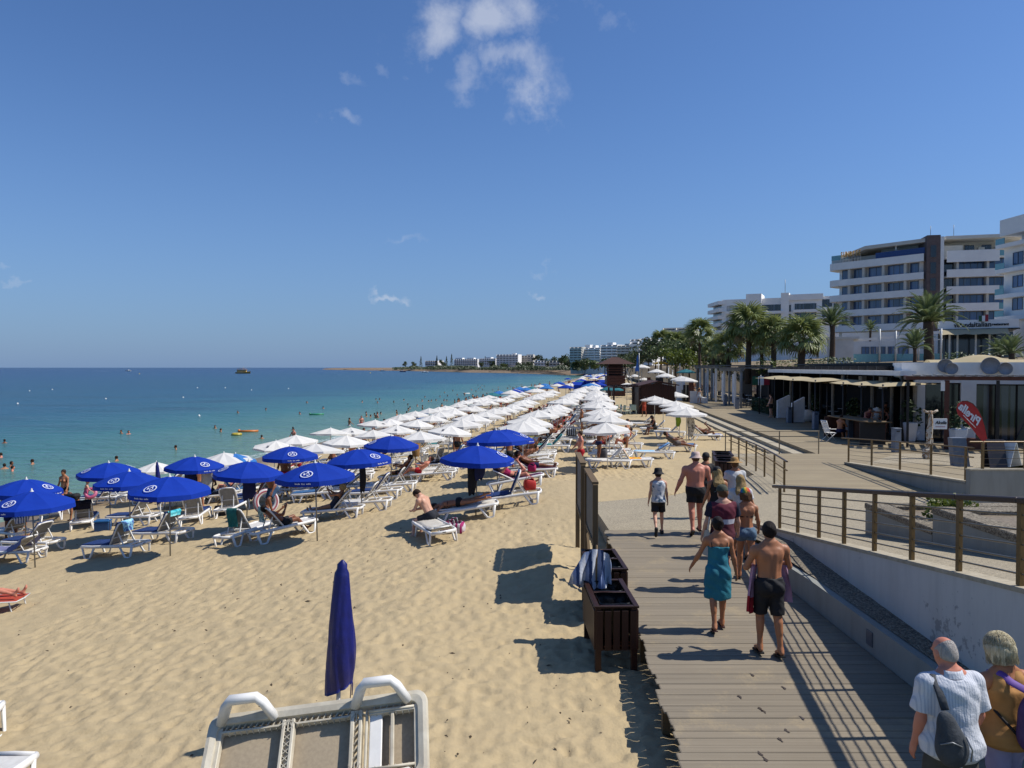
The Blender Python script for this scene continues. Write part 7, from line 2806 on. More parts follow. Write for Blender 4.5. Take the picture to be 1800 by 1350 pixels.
b.bar((-pw,0,at_y(1080,681.5,d).z - hz),(-pw,3.6,at_y(1080,681.5,d).z - hz),.14,.12)
b.build("pergola_beam",M_BIN,t)
for xx,yy in ((-pw,0),(-pw,3.6),(-.12,-.05),(-.12,3.6)):
 MB().box((xx,yy,(ze - .1) / 2 - .1),(.16,.16,ze)).build("post",M_BIN,t)
for k in range(5):
 MB().bar((-pw,.6 + .6 * k,ze - .05),(0,.6 + .6 * k,ze + .06),.07,.05).build("slat",M_BIN,t)
for k,(xx,yy,rz) in enumerate(((-2.2,-.6,.4),(-1.4,-.9,1.9),(-.7,-.4,3.0),(-1.9,.6,4.2),(-.9,1.0,5.1))):
 s = thing("plastic_chair",f"pale green plastic chair at the beach hut, {ordn[k]} from the left","chair",Vector((x1 + xx,d + yy,hz)),rz,"plastic chairs at the beach hut")
 cm2 = mat("pale_green_plastic",'#a9b8a4','#98a793',rough=.5)
 for sx in (-.22,.22):
  for sy in (-.2,.2):
   MB().tube([(sx * 1.1,sy * 1.1,-.05),(sx,sy,.44)],.025,5).build("leg",cm2,s)
 MB().box((0,0,.45),(.5,.46,.04),bev=.012).build("seat",cm2,s)
 MB().box((0,.22,.7),(.46,.03,.5),(R(8),0,0),bev=.01).build("backrest",cm2,s)
s = thing("plastic_table","white plastic table in front of the beach hut pergola","table",Vector((x1 - 1.4,d - .1,hz)))
MB().box((0,0,.72),(1.0,.8,.04),bev=.015).build("tabletop",M_WPLAST,s)
for sx in (-.42,.42):
 for sy in (-.32,.32):
  MB().tube([(sx,sy,-.05),(sx,sy,.7)],.03,6).build("leg",M_WPLAST,s)
# lifeguard tower ------------------------------------------------------------
d = 112.0
xc = (1081 - 900) / F * d
zb_ = sand_z(xc,d)
t = thing("lifeguard_tower","brown timber lifeguard tower with a hipped roof standing on the far beach","tower",Vector((xc,d,zb_)))
ze = at_y(1081,640,d).z - zb_
za = at_y(1081,628,d).z - zb_
hw = 31 * d / F
b = MB()
b.add([(-hw,-2.3,ze),(hw,-2.3,ze),(hw,2.3,ze),(-hw,2.3,ze),(-.5,0,za),(.5,0,za)],[(0,1,5,4),(1,2,5),(2,3,4,5),(3,0,4),(3,2,1,0)])
b.build("roof",M_ROOFT,t)
bw = 16 * d / F
zc = at_y(1081,660,d).z - zb_
lev = np.linspace(-.4,zc,9)
for k in range(8):
 MB().box((0,0,(lev[k] + lev[k + 1]) / 2),(bw * 2,2.8,lev[k + 1] - lev[k] - .03)).build("cladding_board",M_RUST,t)
MB().box((0,.6,(zc + ze) / 2),(bw * 1.5,1.5,ze - zc)).build("cabin",M_BIN,t)
for sx in (-1,1):
 for sy in (-1,1):
  MB().box((sx * bw * .98,sy * 1.38,(zc + ze) / 2),(.14,.14,ze - zc)).build("post",M_BIN,t)
for zz in (.35,.75,1.1):
 MB().box((0,-1.4,zc + zz),(bw * 1.9,.07,.12)).build("rail",M_RUST,t)
MB().bar((bw + .1,-1.2,zc),(bw + 1.6,-1.2,-.3),.8,.12).build("ramp",M_COPING,t)
for s_ in (-.4,.4):
 MB().bar((bw + .1,-1.2 + s_,zc + 1),(bw + 1.6,-1.2 + s_,.7),.06,.08).build("handrail",M_WPOLE,t)
# flagpole
px_,d = 1123,100
p = at_y(1123,700,d)
t = thing("flagpole","tall pale flagpole with a limp blue flag right of the lifeguard tower","flagpole",Vector((p.x,d,-.5)))
MB().tube([(0,0,0),(0,0,at_y(1123,612,d).z + .5)],[.10,.06],8).build("pole",M_STEEL,t)
MB().box((0,0,at_y(1123,615,d).z + .5),(.7,.12,.12)).build("lamp_head",M_WPOLE,t)
b = MB()
rows = []
for i in range(8):
 f = i / 7
 rows.append([(-.04 - .45 * q * (.4 + .6 * f) + .05 * math.sin(f * 9 + q * 3),.1 * math.sin(q * 4 + f * 5),at_y(1123,624,d).z + .5 - 2.2 * f) for q in (0,.33,.66,1)])
b.sheet(rows)
b.build("flag",mat("blue_flag",'#2b5ba6','#3f74bd',rough=.8),t)
# lamp posts and cafe posts beyond the hut
for n,(px,y1,d) in enumerate(((1175,646,95),(1182,652,92),(1195,640,105),(1157,636,115))):
 p = at_y(px,690,d)
 t = thing("slim_post",f"slim white post among the far cafe terraces, {ordn[n]} of four","post",Vector((p.x,d,0)),0,"slim white posts by the far terraces")
 MB().tube([(0,0,-.3),(0,0,at_y(px,y1,d).z)],.06,6).build("pole",M_WPOLE,t)
 MB().lathe([(0,-.04),(.10,-.02),(.10,.05),(0,.09)],(0,0,at_y(px,y1,d).z),8).build("cap",M_WPOLE,t)
# parasols and clutter on the far terraces
for n,(px,py,d,nm,lab) in enumerate(((1162,634,120,'yellow',"yellow parasol beyond the lifeguard tower"),(1128,640,105,'white',"cream parasol right of the flagpole"),(1154,648,100,'white',"white parasol among the far cafe tables"),(1170,655,90,'white',"low white parasol above the beach hut roof"),(1198,660,82,'white',"slanted white parasol by the teal stall"),(1206,662,80,'white',"second slanted white parasol by the teal stall"),(1188,688,75,'white',"white parasol just left of the promenade wall"),(1102,672,80,'white',"large pale parasol left of the beach hut"),(1075,677,78,'teal',"teal parasol beside the beach hut pergola"),(1206,648,95,'teal',"teal awning parasol on the far terrace"))):
 p = at_y(px,py,d)
 o = link("beach_parasol",FARP[nm],None,(p.x,d,p.z - 2.25),rnd.uniform(0,6),label=lab,cat="parasol")
 o.scale = (1,1,1)
t = thing("terrace_fence","grey timber screens and railings of the far cafe terraces","fence",Vector((20,96,0)))
for k in range(16):
 px = 1128 + k * 6.2
 d = 104 - k * 1.6
 p0 = at_y(px,692,d)
 MB().box((p0.x - 20,d - 96,.55 + .3 * (k % 3)),(.5 * (1 + (k % 2)),.08,1.5 + .6 * (k % 3))).build("panel",(M_GREYROOF,M_LOUVRE,M_RUST,M_GREYP)[k % 4],t)
# ------------------------------------------------------------------ palms
def leafmat(name,c1,c2,c3):
 m,g = newmat(name)
 pos = g.n('ShaderNodeNewGeometry').outputs['Position']
 ri = g.n('ShaderNodeObjectInfo').outputs['Random']
 a = g.noise(pos,1.2,3,.6)
 col = g.mix(a,lin(c1),lin(c2))
 col = g.mix(g.m('MULTIPLY',ri,.7),col,lin(c3))
 p = g.n('ShaderNodeBsdfPrincipled',i={'Base Color': col,'Roughness': .5,'Specular IOR Level': .45})
 t = g.n('ShaderNodeBsdfTranslucent',i={'Color': g.mix(.5,col,lin(c3))})
 mx = g.n('ShaderNodeMixShader',i={0: .28,1: p.outputs[0],2: t.outputs[0]})
 g.n('ShaderNodeOutputMaterial',i={0: mx.outputs[0]})
 return m
M_FROND = leafmat("palm_frond",'#6d7a45','#566432','#8f9658')
M_DATE = leafmat("date_frond",'#64744e','#50603a','#82905f')
M_DRY = mat("dry_frond",'#7a6a44','#5f5133',rough=.8)
M_TRUNK = mat("palm_trunk",'#5a4a3a','#3f332a',rough=.95,scale=7,bump=.8,bscale=14)
M_LEAF = leafmat("tree_leaf",'#4b5a36','#394626','#617044')
M_LEAF2 = leafmat("dark_tree_leaf",'#3a482c','#2a3520','#4d5a38')
M_LEAF3 = leafmat("yellow_green_leaf",'#5a6a2a','#48561f','#6f7a34')
M_BARK = mat("tree_bark",'#4c3f33','#352b22',rough=.95,scale=6,bump=.6)
def fan_frond(seed,R0=1.0):
 r_ = random.Random(seed)
 b = MB()
 pet = 1.0
 b.tube([(0,0,0),(pet * .55,0,.06),(pet,0,.03)],[.03,.022,.016],4)
 n = 21
 for k in range(n):
  a = R(-128 + 256 * k / (n - 1)) * .95
  L = R0 * (1.0 - .25 * abs(a) / 2.2) * r_.uniform(.88,1.05)
  c,s = math.cos(a),math.sin(a)
  w = .06
  zb = .05 * math.cos(a * 2)
  fold = .05 * (1 if k % 2 else -1)
  p0 = Vector((pet,0,.03))
  p1 = p0 + Vector((c * L * .5,s * L * .5,zb + .08 + fold * .4))
  droop = r_.uniform(.12,.42)
  p2 = p0 + Vector((c * L * .92,s * L * .92,zb - droop))
  p3 = p0 + Vector((c * L * 1.0,s * L * 1.0,zb - droop - r_.uniform(.1,.3)))
  q = Vector((-s,c,0)) * w
  b.add([p0,p1 - q,p1 + q,p2 - q * .55,p2 + q * .55,p3],[(0,1,2),(1,3,4,2),(3,5,4)])
 return b
def feather_frond(seed,L=2.6,droop=1.0):
 r_ = random.Random(seed)
 b = MB()
 n = 11
 path = []
 for i in range(n):
  f = i / (n - 1)
  path.append(Vector((L * f * (1 - .12 * f),0,.45 * math.sin(f * 1.5) - droop * .75 * f ** 2.6)))
 b.tube(path,[.035 * (1 - .8 * i / n) + .006 for i in range(n)],4)
 m = 30
 for k in range(m):
  f = .10 + .88 * k / m
  i = f * (n - 1)
  i0 = int(i)
  p = path[i0].lerp(path[min(i0 + 1,n - 1)],i - i0)
  t = (path[min(i0 + 1,n - 1)] - path[i0]).normalized()
  ln = .50 * math.sin(math.pi * min(1,.18 + f * .86)) ** .6 * (L / 2.6)
  for s in (-1,1):
   d = (t * .75 + Vector((0,s * .75,.28 - .35 * f + r_.uniform(-.12,.12)))).normalized() * ln
   w = t * .028
   b.add([p - w,p + w,p + d * .6 + w * .9 + Vector((0,0,.01)),p + d + Vector((0,0,-.10 * ln))],[(0,1,2),(0,2,3)])
 return b
FAN = [fan_frond(k).mesh("frond",M_FROND) for k in range(4)]
FAND = [fan_frond(k + 9,.8).mesh("frond",M_DRY) for k in range(2)]
DATE = [feather_frond(k,droop=.9 + .25 * k).mesh("frond",M_DATE) for k in range(4)]
def palm(kind,px,ptop,d,zbase,label,rc,n,trunk_r,group=None):
 """crown centre at photo (px, ptop); rc is the crown radius in metres"""
 c = at_y(px,ptop,d)
 t = thing("palm_tree",label,"palm tree",Vector((c.x,d,zbase)),rnd.uniform(0,6))
 H = c.z - zbase
 b = MB()
 path,rad = [],[]
 for i in range(13):
  f = i / 12
  path.append((.12 * math.sin(f * 2.2) * (trunk_r * 3),.05 * math.sin(f * 3),-.6 + (H + .6) * f))
  rad.append(trunk_r * (1.15 - .3 * f + (.22 if i == 12 else 0) + .05 * (i % 2)))
 b.tube(path,rad,11)
 b.build("trunk",M_TRUNK,t)
 top = Vector(path[-1])
 n = int(n * (.78 if kind == 'fan' else .9))
 sc = rc / (2.0 if kind == 'fan' else 2.45)
 for k in range(n):
  f = (k + .5) / n
  el = R(82 - 122 * f ** 1.05 + rnd.uniform(-9,9)) if kind == 'fan' else R(84 - 92 * f + rnd.uniform(-7,7))
  az = k * 2.39996 + rnd.uniform(-.25,.25)
  dry = kind == 'fan' and f > .94
  me = rnd.choice(FAND if dry else FAN) if kind == 'fan' else rnd.choice(DATE)
  o = link("frond",me,t,loc=top + Vector((math.cos(az) * trunk_r * .6,math.sin(az) * trunk_r * .6,.25 * (1 - f))))
  o.rotation_mode = 'XYZ'
  o.rotation_euler = Euler((rnd.uniform(-.4,.4),-el,az),'XYZ')
  s_ = sc * rnd.uniform(.86,1.1)
  o.scale = (s_,s_,s_)
 return t
palm('fan',1229,588,104,.5,"tall thin fan palm standing left of the others by the far terraces",2.5,44,.2)
palm('fan',1315,578,88,2.5,"tallest fan palm with a thick dark trunk and full round crown",3.2,50,.32)
palm('fan',1282,612,92,3.5,"lower fan palm left of the tallest one",2.6,44,.26)
palm('fan',1359,592,86,3.5,"fan palm with browning lower fronds between two others",2.6,40,.30)
palm('fan',1408,600,76,3.8,"broad short fan palm with a stout red-brown trunk",2.8,46,.34)
palm('date',1462,572,88,4.2,"feathery date palm in front of the white garden wall",2.7,44,.30)
palm('date',1634,566,71,4.3,"large feathery date palm in front of the restaurant terrace",3.2,56,.42)
palm('date',1530,580,105,5.0,"small dark palm on the hotel terrace",1.5,30,.16)
palm('date',1607,612,66,4.1,"young low palm left of the large date palm's trunk",1.9,34,.16)
palm('date',1778,622,62,4.2,"low spreading palm at the right edge above the cafe roof",1.8,36,.24)
palm('date',1755,624,64,4.2,"second low palm left of the spreading one above the cafe roof",1.6,30,.2)
palm('fan',1255,618,100,2.0,"small fan palm behind the grey pergola",1.8,34,.2)
palm('fan',1340,610,98,3.5,"fan palm half hidden behind the tallest one",2.2,36,.24)
palm('fan',1188,606,130,2.0,"fan palm rising from the dark trees",2.6,38,.22)
palm('fan',1162,600,150,2.0,"far fan palm against the grey apartment block",2.6,36,.22)
# ------------------------------------------------------------------ trees, hedges
def tree(px,pbase,ptop,d,label,rw,m,group=None,n=900,leaf=.32,name="tree",cat="tree",conifer=False,trunk=True):
 base,top = at_y(px,pbase,d),at_y(px,ptop,d)
 H = top.z - base.z
 t = thing(name,label,cat,base,rnd.uniform(0,6),group)
 b = MB()
 if conifer:
  b.tube([(0,0,-1),(0,0,H * .97)],[.022 * H,.003 * H],6)
  b.build("trunk",M_BARK,t)
  c = MB()
  for k in range(n):
   f = rnd.random() ** .8
   a = rnd.uniform(0,6.28)
   tier = (math.sin(f * 38) * .5 + .5) * .35 + .65
   r = rw * (1 - f) * tier * rnd.uniform(.3,1)
   p = Vector((math.cos(a) * r,math.sin(a) * r,H * (.14 + .86 * f)))
   dd = Vector((math.cos(a),math.sin(a),rnd.uniform(-.5,.3))) * leaf
   e = dd.orthogonal().normalized() * leaf * .4
   c.add([p - dd * .5,p + e,p + dd * .5,p - e],[(0,1,2,3)])
  c.build("crown",m,t)
  return t
 hb = H * .32
 if trunk:
  b.tube([(0,0,-1),(.1,.05,hb * .6),(.0,.1,hb * 1.3)],[.045 * H * .6,.035 * H * .6,.02 * H],7)
  for k in range(6):
   a = k * 1.05 + rnd.uniform(-.3,.3)
   b.tube([(0,.05,hb * rnd.uniform(.7,1.1)),(math.cos(a) * rw * .4,math.sin(a) * rw * .4,H * .55),(math.cos(a) * rw * .7,math.sin(a) * rw * .7,H * rnd.uniform(.62,.8))],[.022 * H * .5,.015 * H * .5,.006 * H],5)
  b.build("trunk",M_BARK,t)
 c = MB()
 nb = 11
 for k in range(nb):
  a = rnd.uniform(0,6.28)
  rr = rw * rnd.uniform(.1,.68)
  z = H * rnd.uniform(.38 if trunk else .2,.86)
  s = rw * rnd.uniform(.30,.48)
  leaf_ball(c,(math.cos(a) * rr,math.sin(a) * rr,z),(s,s,min(s * .8,H - z + .1)),n // nb,leaf)
 c.build("crown",m,t)
 return t
rt = random.Random(3)
for n_,(px,pt,d,rw,m,lab) in enumerate(((1140,606,150,4.6,M_LEAF2,"dark leafy tree left of the far palm"),(1152,592,140,4.4,M_LEAF2,"tall dark tree against the white stepped block"),(1172,598,128,4.2,M_LEAF,"dark tree in the middle of the clump above the beach hut"),(1200,612,118,4.0,M_LEAF3,"yellow-green tree at the front of the clump"),(1190,594,135,4.0,M_LEAF2,"dark tree under the grey apartment block"),(1212,598,120,3.6,M_LEAF,"tree beside the tall thin fan palm"),(1128,618,165,4.5,M_LEAF2,"low dark tree behind the flagpole"),(1112,622,240,6,M_LEAF2,"round tree right of the lifeguard tower"),(1246,604,122,3.2,M_LEAF2,"dark tree behind the small fan palm"),(1265,622,115,3.0,M_LEAF,"low tree left of the fan palms"))):
 tree(px,655 if d < 130 else 648,pt,d,lab,rw,m,n=1100,leaf=.42)
for n_,(px,pt,d,rw,c_) in enumerate(((713,634,1500,7,0),(727,635,1450,7,0),(740,626,1420,5,1),(757,632,1380,8,0),(768,625,1330,5,1),(778,631,1280,8,0),(785,626,1240,4.6,1),(794,622,1200,5,1),(808,634,1180,8,0),(853,626,1120,4.2,1),(859,629,1110,3.8,1),(866,634,1090,7,0),(846,636,1080,6,0),(945,623,900,8,0),(955,628,870,7,0),(967,630,800,7,0),(975,626,790,7,0),(991,622,700,8,0),(998,630,650,7,0),(1015,634,480,6,0),(1030,630,470,6,0),(1044,634,420,5.5,0),(1066,630,400,5,0),(1095,622,330,5,0),(1104,628,300,5,0),(930,636,950,8,0),(915,637,980,8,0),(885,638,1000,7,0),(1022,637,500,8,0),(1052,636,430,6,0))):
 lab = ("slender dark conifer on the headland" if c_ else "rounded dark tree on the far shore")
 tree(px,649.5,pt,d,lab,rw if not c_ else rw * 1.1,M_LEAF2 if n_ % 3 else M_LEAF,"conifers on the headland" if c_ else "round trees along the far shore",n=420,leaf=rw * .22,conifer=bool(c_))
for n_,(px0,px1,d,z,hh,m,lab) in enumerate(((1420,1500,78,4.0,.95,M_LEAF,"clipped hedge in front of the white garden wall"),(1500,1560,74,4.0,.35,M_LEAF2,"low hedge under the terrace pergola"),(1662,1760,66,4.1,1.1,M_LEAF,"grey-green shrubs under the restaurant front"),(1330,1420,84,3.4,1.6,M_LEAF3,"yellowish shrubs between the fan palm trunks"),(1240,1330,96,2.4,1.6,M_LEAF2,"dark shrubs behind the grey pergola"))):
 xa,xb = (px0 - 900) / F * d,(px1 - 900) / F * d
 t = thing("hedge",lab,"hedge",Vector((xa,d,z)))
 b = MB()
 for k in range(int(420 * (xb - xa) / 4)):
  x = rnd.uniform(0,xb - xa)
  hgt = hh * (.75 + .4 * float(vnoise(np.array(x * .9),np.array(n_ * 7.0),4)))
  p = Vector((x,rnd.uniform(-.6,.6),rnd.uniform(-.3,hgt)))
  dd = Vector((rnd.uniform(-1,1),rnd.uniform(-1,1),rnd.uniform(-.4,1))).normalized() * .16
  e = dd.orthogonal().normalized() * .07
  b.add([p - dd,p + e,p + dd,p - e],[(0,1,2,3)])
 b.build("foliage",m,t)
# bush and weeds in the planters
t = thing("bush","leafy bright green bush growing in the lower planter","bush",Vector((8.0,13.4,1.0)))
leaf_ball(MB(),(0,0,.22),(.5,.45,.36),900,.085).build("foliage",M_LEAF3,t)
b = MB()
for k in range(10):
 b.tube([(0,0,-.1),(rnd.uniform(-.2,.2),rnd.uniform(-.2,.2),.15),(rnd.uniform(-.4,.4),rnd.uniform(-.35,.35),.4)],[.012,.008,.004],4)
b.build("stem",M_BARK,t)
b = MB()
for k in range(1500):
 x,y = 8.2 + rnd.random() * 3.0,8.6 + rnd.random() * 2.6
 hh = rnd.uniform(.08,.32)
 p = Vector((x,y,1.37))
 q_ = Vector((rnd.uniform(-.12,.12),rnd.uniform(-.12,.12),hh))
 w = Vector((rnd.uniform(-1,1),rnd.uniform(-1,1),0)).normalized() * .008
 b.add([p - w,p + w,p + q_],[(0,1,2)])
b.build("weeds",M_LEAF3,label="grassy green weeds growing in the upper planter",kind='stuff')
# low scrub along the headland and the end of the bay
t_ = MB()
for k in range(12000):
 px = 690 + 330 * rnd.random() ** .8
 d = float(np.interp(px,[690,753,816,900,950,1020],[1440,1165,950,815,700,520])) * rnd.uniform(1.0,1.06)
 h_ = rnd.random() ** .8
 p = at_y(px,650.5 - h_ * 8 * (.5 + .7 * float(vnoise(np.array(px * .07),np.array(1.0),5))),d)
 s_ = d * .0013
 dd = Vector((rnd.uniform(-1,1),rnd.uniform(-.5,.5),rnd.uniform(-.8,.8))).normalized() * s_
 e = dd.orthogonal().normalized() * s_ * .6
 t_.add([p - dd,p + e,p + dd,p - e],[(0,1,2,3)])
t_.build("scrub",M_LEAF2,label="low dark scrub covering the shore of the headland",kind='stuff')
# ------------------------------------------------------------------ people on the boardwalk
C_BLACK = mat("black_swim_cloth",'#0b0b0e','#141418',rough=.8,bump=.3,bscale=30)
C_WHITE = mat("white_shirt_cloth",'#c9c8c6','#b0b0b0',rough=.9,bump=.4,bscale=20)
C_TEALD = mat("teal_wrap_cloth",'#1f7688','#185f70',rough=.85,scale=3,bump=.5,bscale=14)
C_DENIM = mat("denim",'#5b7489','#42586c',rough=.9,scale=16,bump=.4,bscale=60)
C_NAVY = mat("navy_cloth",'#141d4a')
C_GREYC = mat("charcoal_trousers",'#4a4a44','#3a3a36',rough=.9)
C_MARL = blotch("leaf_print_vest",['#c3c6c8','#b9bfc4','#c9cbcc','#7d8fa0','#3d5a66'],6)
C_RUB = mat("black_rubber",'#0d0c0c','#171514',rough=.7)
C_RUBR = mat("brown_rubber",'#4a2420','#3a1c18',rough=.7)
C_HATP = mat("pale_pink_hat",'#c9b3a8','#b89f94',rough=.9,bump=.3)
C_STRAW = mat("straw_hat_weave",'#b08a55','#8f6c3f',rough=.9,scale=40,bump=.7,bscale=60)
C_OLIVE = mat("olive_cap",'#4a4f42','#393d33',rough=.9)
C_LILAC = mat("pale_lilac_cloth",'#a39ab5','#8f86a3',rough=.9)
C_PEACH = mat("peach_cloth",'#b08148','#9a6d3a',rough=.85,bump=.3,bscale=12)
C_RED = mat("red_towel_cloth",'#a81220','#8f0d1a',rough=.95,bump=.4)
def rainbow_mat():
 m,g = newmat("rainbow_cap")
 co = g.n('ShaderNodeTexCoord').outputs['Object']
 s = g.n('ShaderNodeSeparateXYZ',i={0: co})
 a = g.m('ADD',g.m('MULTIPLY',s.outputs[0],5.2),g.m('MULTIPLY',g.noise(co,6,2),.5))
 f = g.m('FRACT',g.m('ADD',a,.45))
 col = g.ramp(f,[(0,lin('#5a3f7a')),(.18,lin('#2f6f9a')),(.34,lin('#3f8a5a')),(.5,lin('#c9b03a')),(.66,lin('#c96a22')),(.82,lin('#b5281f'))],'CONSTANT')
 p = g.n('ShaderNodeBsdfPrincipled',i={'Base Color': col,'Roughness': .85})
 g.n('ShaderNodeOutputMaterial',i={0: p.outputs[0]})
 return m
def tee_mat():
 m,g = newmat("maroon_white_navy_tee")
 co = g.n('ShaderNodeTexCoord').outputs['Object']
 s = g.n('ShaderNodeSeparateXYZ',i={0: co})
 z,x = s.outputs[2],s.outputs[0]
 col = g.ramp(g.m('ADD',g.m('MULTIPLY',z,1.0),.3),[(0,lin('#141628')),(.02,lin('#4a0f20')),(.475,lin('#b4b2b8')),(.555,lin('#5a1428')),(1,lin('#5a1428'))],'CONSTANT')
 col = g.mix(g.m('GREATER_THAN',g.m('ABSOLUTE',x),.215),col,lin('#10132a'))
 p = g.n('ShaderNodeBsdfPrincipled',i={'Base Color': col,'Roughness': .85})
 b = g.n('ShaderNodeBump',i={'Strength': .4,'Distance': .02,'Height': g.noise(co,9,4,.6)})
 g.t.links.new(b.outputs[0],p.inputs['Normal'])
 g.n('ShaderNodeOutputMaterial',i={0: p.outputs[0]})
 return m
def striped_shirt():
 m,g = newmat("fine_striped_shirt")
 co = g.n('ShaderNodeTexCoord').outputs['Object']
 x = g.n('ShaderNodeSeparateXYZ',i={0: co}).outputs[0]
 f = g.m('FRACT',g.m('DIVIDE',x,.021))
 col = g.mix(g.m('MULTIPLY',g.m('LESS_THAN',f,.38),.5),lin('#c9cbd0'),lin('#98a1b0'))
 p = g.n('ShaderNodeBsdfPrincipled',i={'Base Color': col,'Roughness': .9,'Specular IOR Level': .2})
 sc = g.n('ShaderNodeVectorMath',operation='MULTIPLY',i={0: co,1: (1,1,.32)}).outputs[0]
 h = g.m('ADD',g.noise(sc,11,4,.55,.8),g.m('MULTIPLY',g.noise(co,46,4,.6),.25))
 b = g.n('ShaderNodeBump',i={'Strength': .7,'Distance': .03,'Height': h})
 g.t.links.new(b.outputs[0],p.inputs['Normal'])
 g.n('ShaderNodeOutputMaterial',i={0: p.outputs[0]})
 return m
def X(px,d):
 return (px - 900) / F * d
def walker(*a,**k):
 return person(*a,**k)
V = .0135
# man with towel round his front
f = Fig(1.75,wide=1.06,legs=((10,1,14),(-6,1,6)),arms=((16,20,98,34),(16,20,98,34)),head=(8,-4),feet=(0,0))
man = walker("bare-backed man in black shorts carrying a pink and red towel across his front",f,'tan',[("shorts",f.shorts(.085,.92,.030),C_BLACK,.009)],(f.hair_short(.016,-.06),hair_mat('black')),shoes=('flip',C_RUB),loc=(X(1353,9.85),9.8,0),rz=R(4),vox=V)
for sd,lab,zlo in ((-1,"pink and red towel end hanging at the man's left side",-.40),(1,"pink towel end hanging at the man's right side",-.26)):
 b,b2 = MB(),MB()
 rows = []
 top = f.el[0 if sd < 0 else 1]
 for i in range(13):
  q = i / 12
  z = float(top[2]) + .02 + (zlo - .02 - float(top[2])) * q
  wd = .075 + .075 * q
  rows.append([(sd * (.215 + .045 * q + .035 * math.sin(j * 1.1 + 2 * q)) + (-.06 * sd) * (j / 8),.05 + (j / 8 - .3) * wd * 2.0,z - .05 * (j / 8) * q) for j in range(9)])
 cut = 8 if sd < 0 else 12
 b.sheet(rows[:cut + 1])
 b.sheet([[(x + .012,y,z) for x,y,z in r] for r in rows[:cut + 1]])
 b2.sheet(rows[cut:])
 b2.sheet([[(x + .012,y,z) for x,y,z in r] for r in rows[cut:]])
 pk = mat("pale_pink_towel",'#b58fa6','#a37f96',rough=.95,bump=.6,bscale=50)
 o = b.build("towel",pk,label=lab,cat="towel")
 o.matrix_basis = man.matrix_basis.copy()
 if len(rows) - cut > 1:
  b2.build("towel_border",C_RED,o)
# woman in the teal wrap
f = Fig(1.63,True,1.04,legs=((-10,0,8),(9,0,6)),arms=((14,22,16,0),(-4,12,14,0)),head=(4,3))
w_ = walker("woman wrapped in a teal towel dress with a dark hair bun and flip-flops",f,'tan',[("wrap_dress",f.wrap(-.47,.36,.205,.15),C_TEALD,.010)],(f.hair_bun(),hair_mat('black')),shoes=('flip',C_RUBR),loc=(X(1264,10.75),10.75,0),rz=R(-3),vox=V)
b = MB()
for sd in (-1,1):
 b.tube([f.tp(sd * .115,-.105,.34),f.tp(sd * .12,-.10,.42),f.tp(sd * .118,-.03,.505),f.tp(sd * .11,.06,.44)],.008 * f.k,6)
b.build("shoulder_strap",C_BLACK,w_)
# man in maroon tee with a tote bag
f = Fig(1.77,wide=1.14,belly=.03,legs=((-12,1,12),(10,1,4)),arms=((4,12,16,0),(14,14,18,0)),head=(6,12))
m3 = walker("man in a maroon tee with a white back band and an olive cap",f,'pale',[("tee_shirt",f.top(-.06,sleeve=.62,loose=.022),tee_mat(),.005),("shorts",f.shorts(.07,.85,.03),C_NAVY,.005)],(f.hair_short(.01,-.06),hair_mat('brown')),('cap',C_OLIVE),('shoe',C_WHITE),(X(1272,12.75),12.75,0),R(2),V)
t = thing("tote_bag","white cloth tote bag hanging at the left side of the man in the maroon tee","bag",m3.location,R(2))
b = MB()
rows = []
for i in range(8):
 q = i / 7
 rows.append([(-.285 - .055 * math.sin(a) * (.4 + q) ,-.02 + .17 * math.cos(a) * (.75 + .3 * q),.06 - .42 * q) for a in [2 * math.pi * k / 14 for k in range(14)]])
b.sheet(rows,close=True)
b.build("bag_body",mat("cream_canvas_bag",'#bdb6a6','#a8a192',rough=.9,bump=.4),t)
for q in (-.1,.1):
 MB().tube([(-.29,q,.05),(-.25,q * .6,.30),(-.20,-.02 + q * .4,.47),(-.20,.1,.3),(-.30,q,.05)],.012,6).build("strap",M_WPOLE,t)
# woman with rainbow cap
f = Fig(1.63,True,1.0,legs=((12,0,8),(-14,0,14)),arms=((-4,10,14,0),(10,14,30,0)),head=(6,18))
wr = walker("woman in denim shorts with a bare back and a rainbow coloured cap",f,'tan',[("denim_shorts",f.shorts(.075,.36,.02),C_DENIM,.004),("bikini_band",f.band(.27,.30,.006),C_BLACK,0)],(f.hair_bob(.012,-.07),hair_mat('brown')),('cap',rainbow_mat()),('flip',C_RUB),(X(1313,13.3),13.3,0),R(-5),V)
# woman with straw hat, white top
f = Fig(1.70,True,1.05,legs=((-10,0,10),(10,0,6)),arms=((6,12,20,0),(6,12,20,0)),head=(5,0))
ws = walker("woman in a white top with a straw hat and a dark shoulder strap",f,'tan',[("white_top",f.top(-.05,sleeve=.5,flare=.08),C_WHITE,.005),("shorts",f.shorts(.05,.4,.02),C_BLACK,.003)],(f.hair_short(.012,-.08),hair_mat('brown')),('straw',C_STRAW),('flip',C_RUB),(X(1293,17.1),17.1,0),R(0),V)
b = MB()
b.tube([f.tp(.11,-.125,.28),f.tp(.115,-.115,.40),f.tp(.105,-.05,.505),f.tp(.10,.05,.48)],.016,6)
b.build("shoulder_strap",C_BLACK,ws)
# blond woman with white top
f = Fig(1.64,True,1.0,legs=((12,0,8),(-12,0,12)),arms=((5,12,16,0),(2,18,14,0)),head=(8,-6))
walker("woman with long blond hair hanging over a white tee",f,'tan',[("white_tee",f.top(-.03,sleeve=.6,flare=.05),C_WHITE,.005),("shorts",f.shorts(.05,.4,.02),C_DENIM,.003)],(f.hair_long(.25,.12,.018),hair_mat('blond')),None,('flip',C_RUB),(X(1303,14.9),14.9,0),R(-4),V)
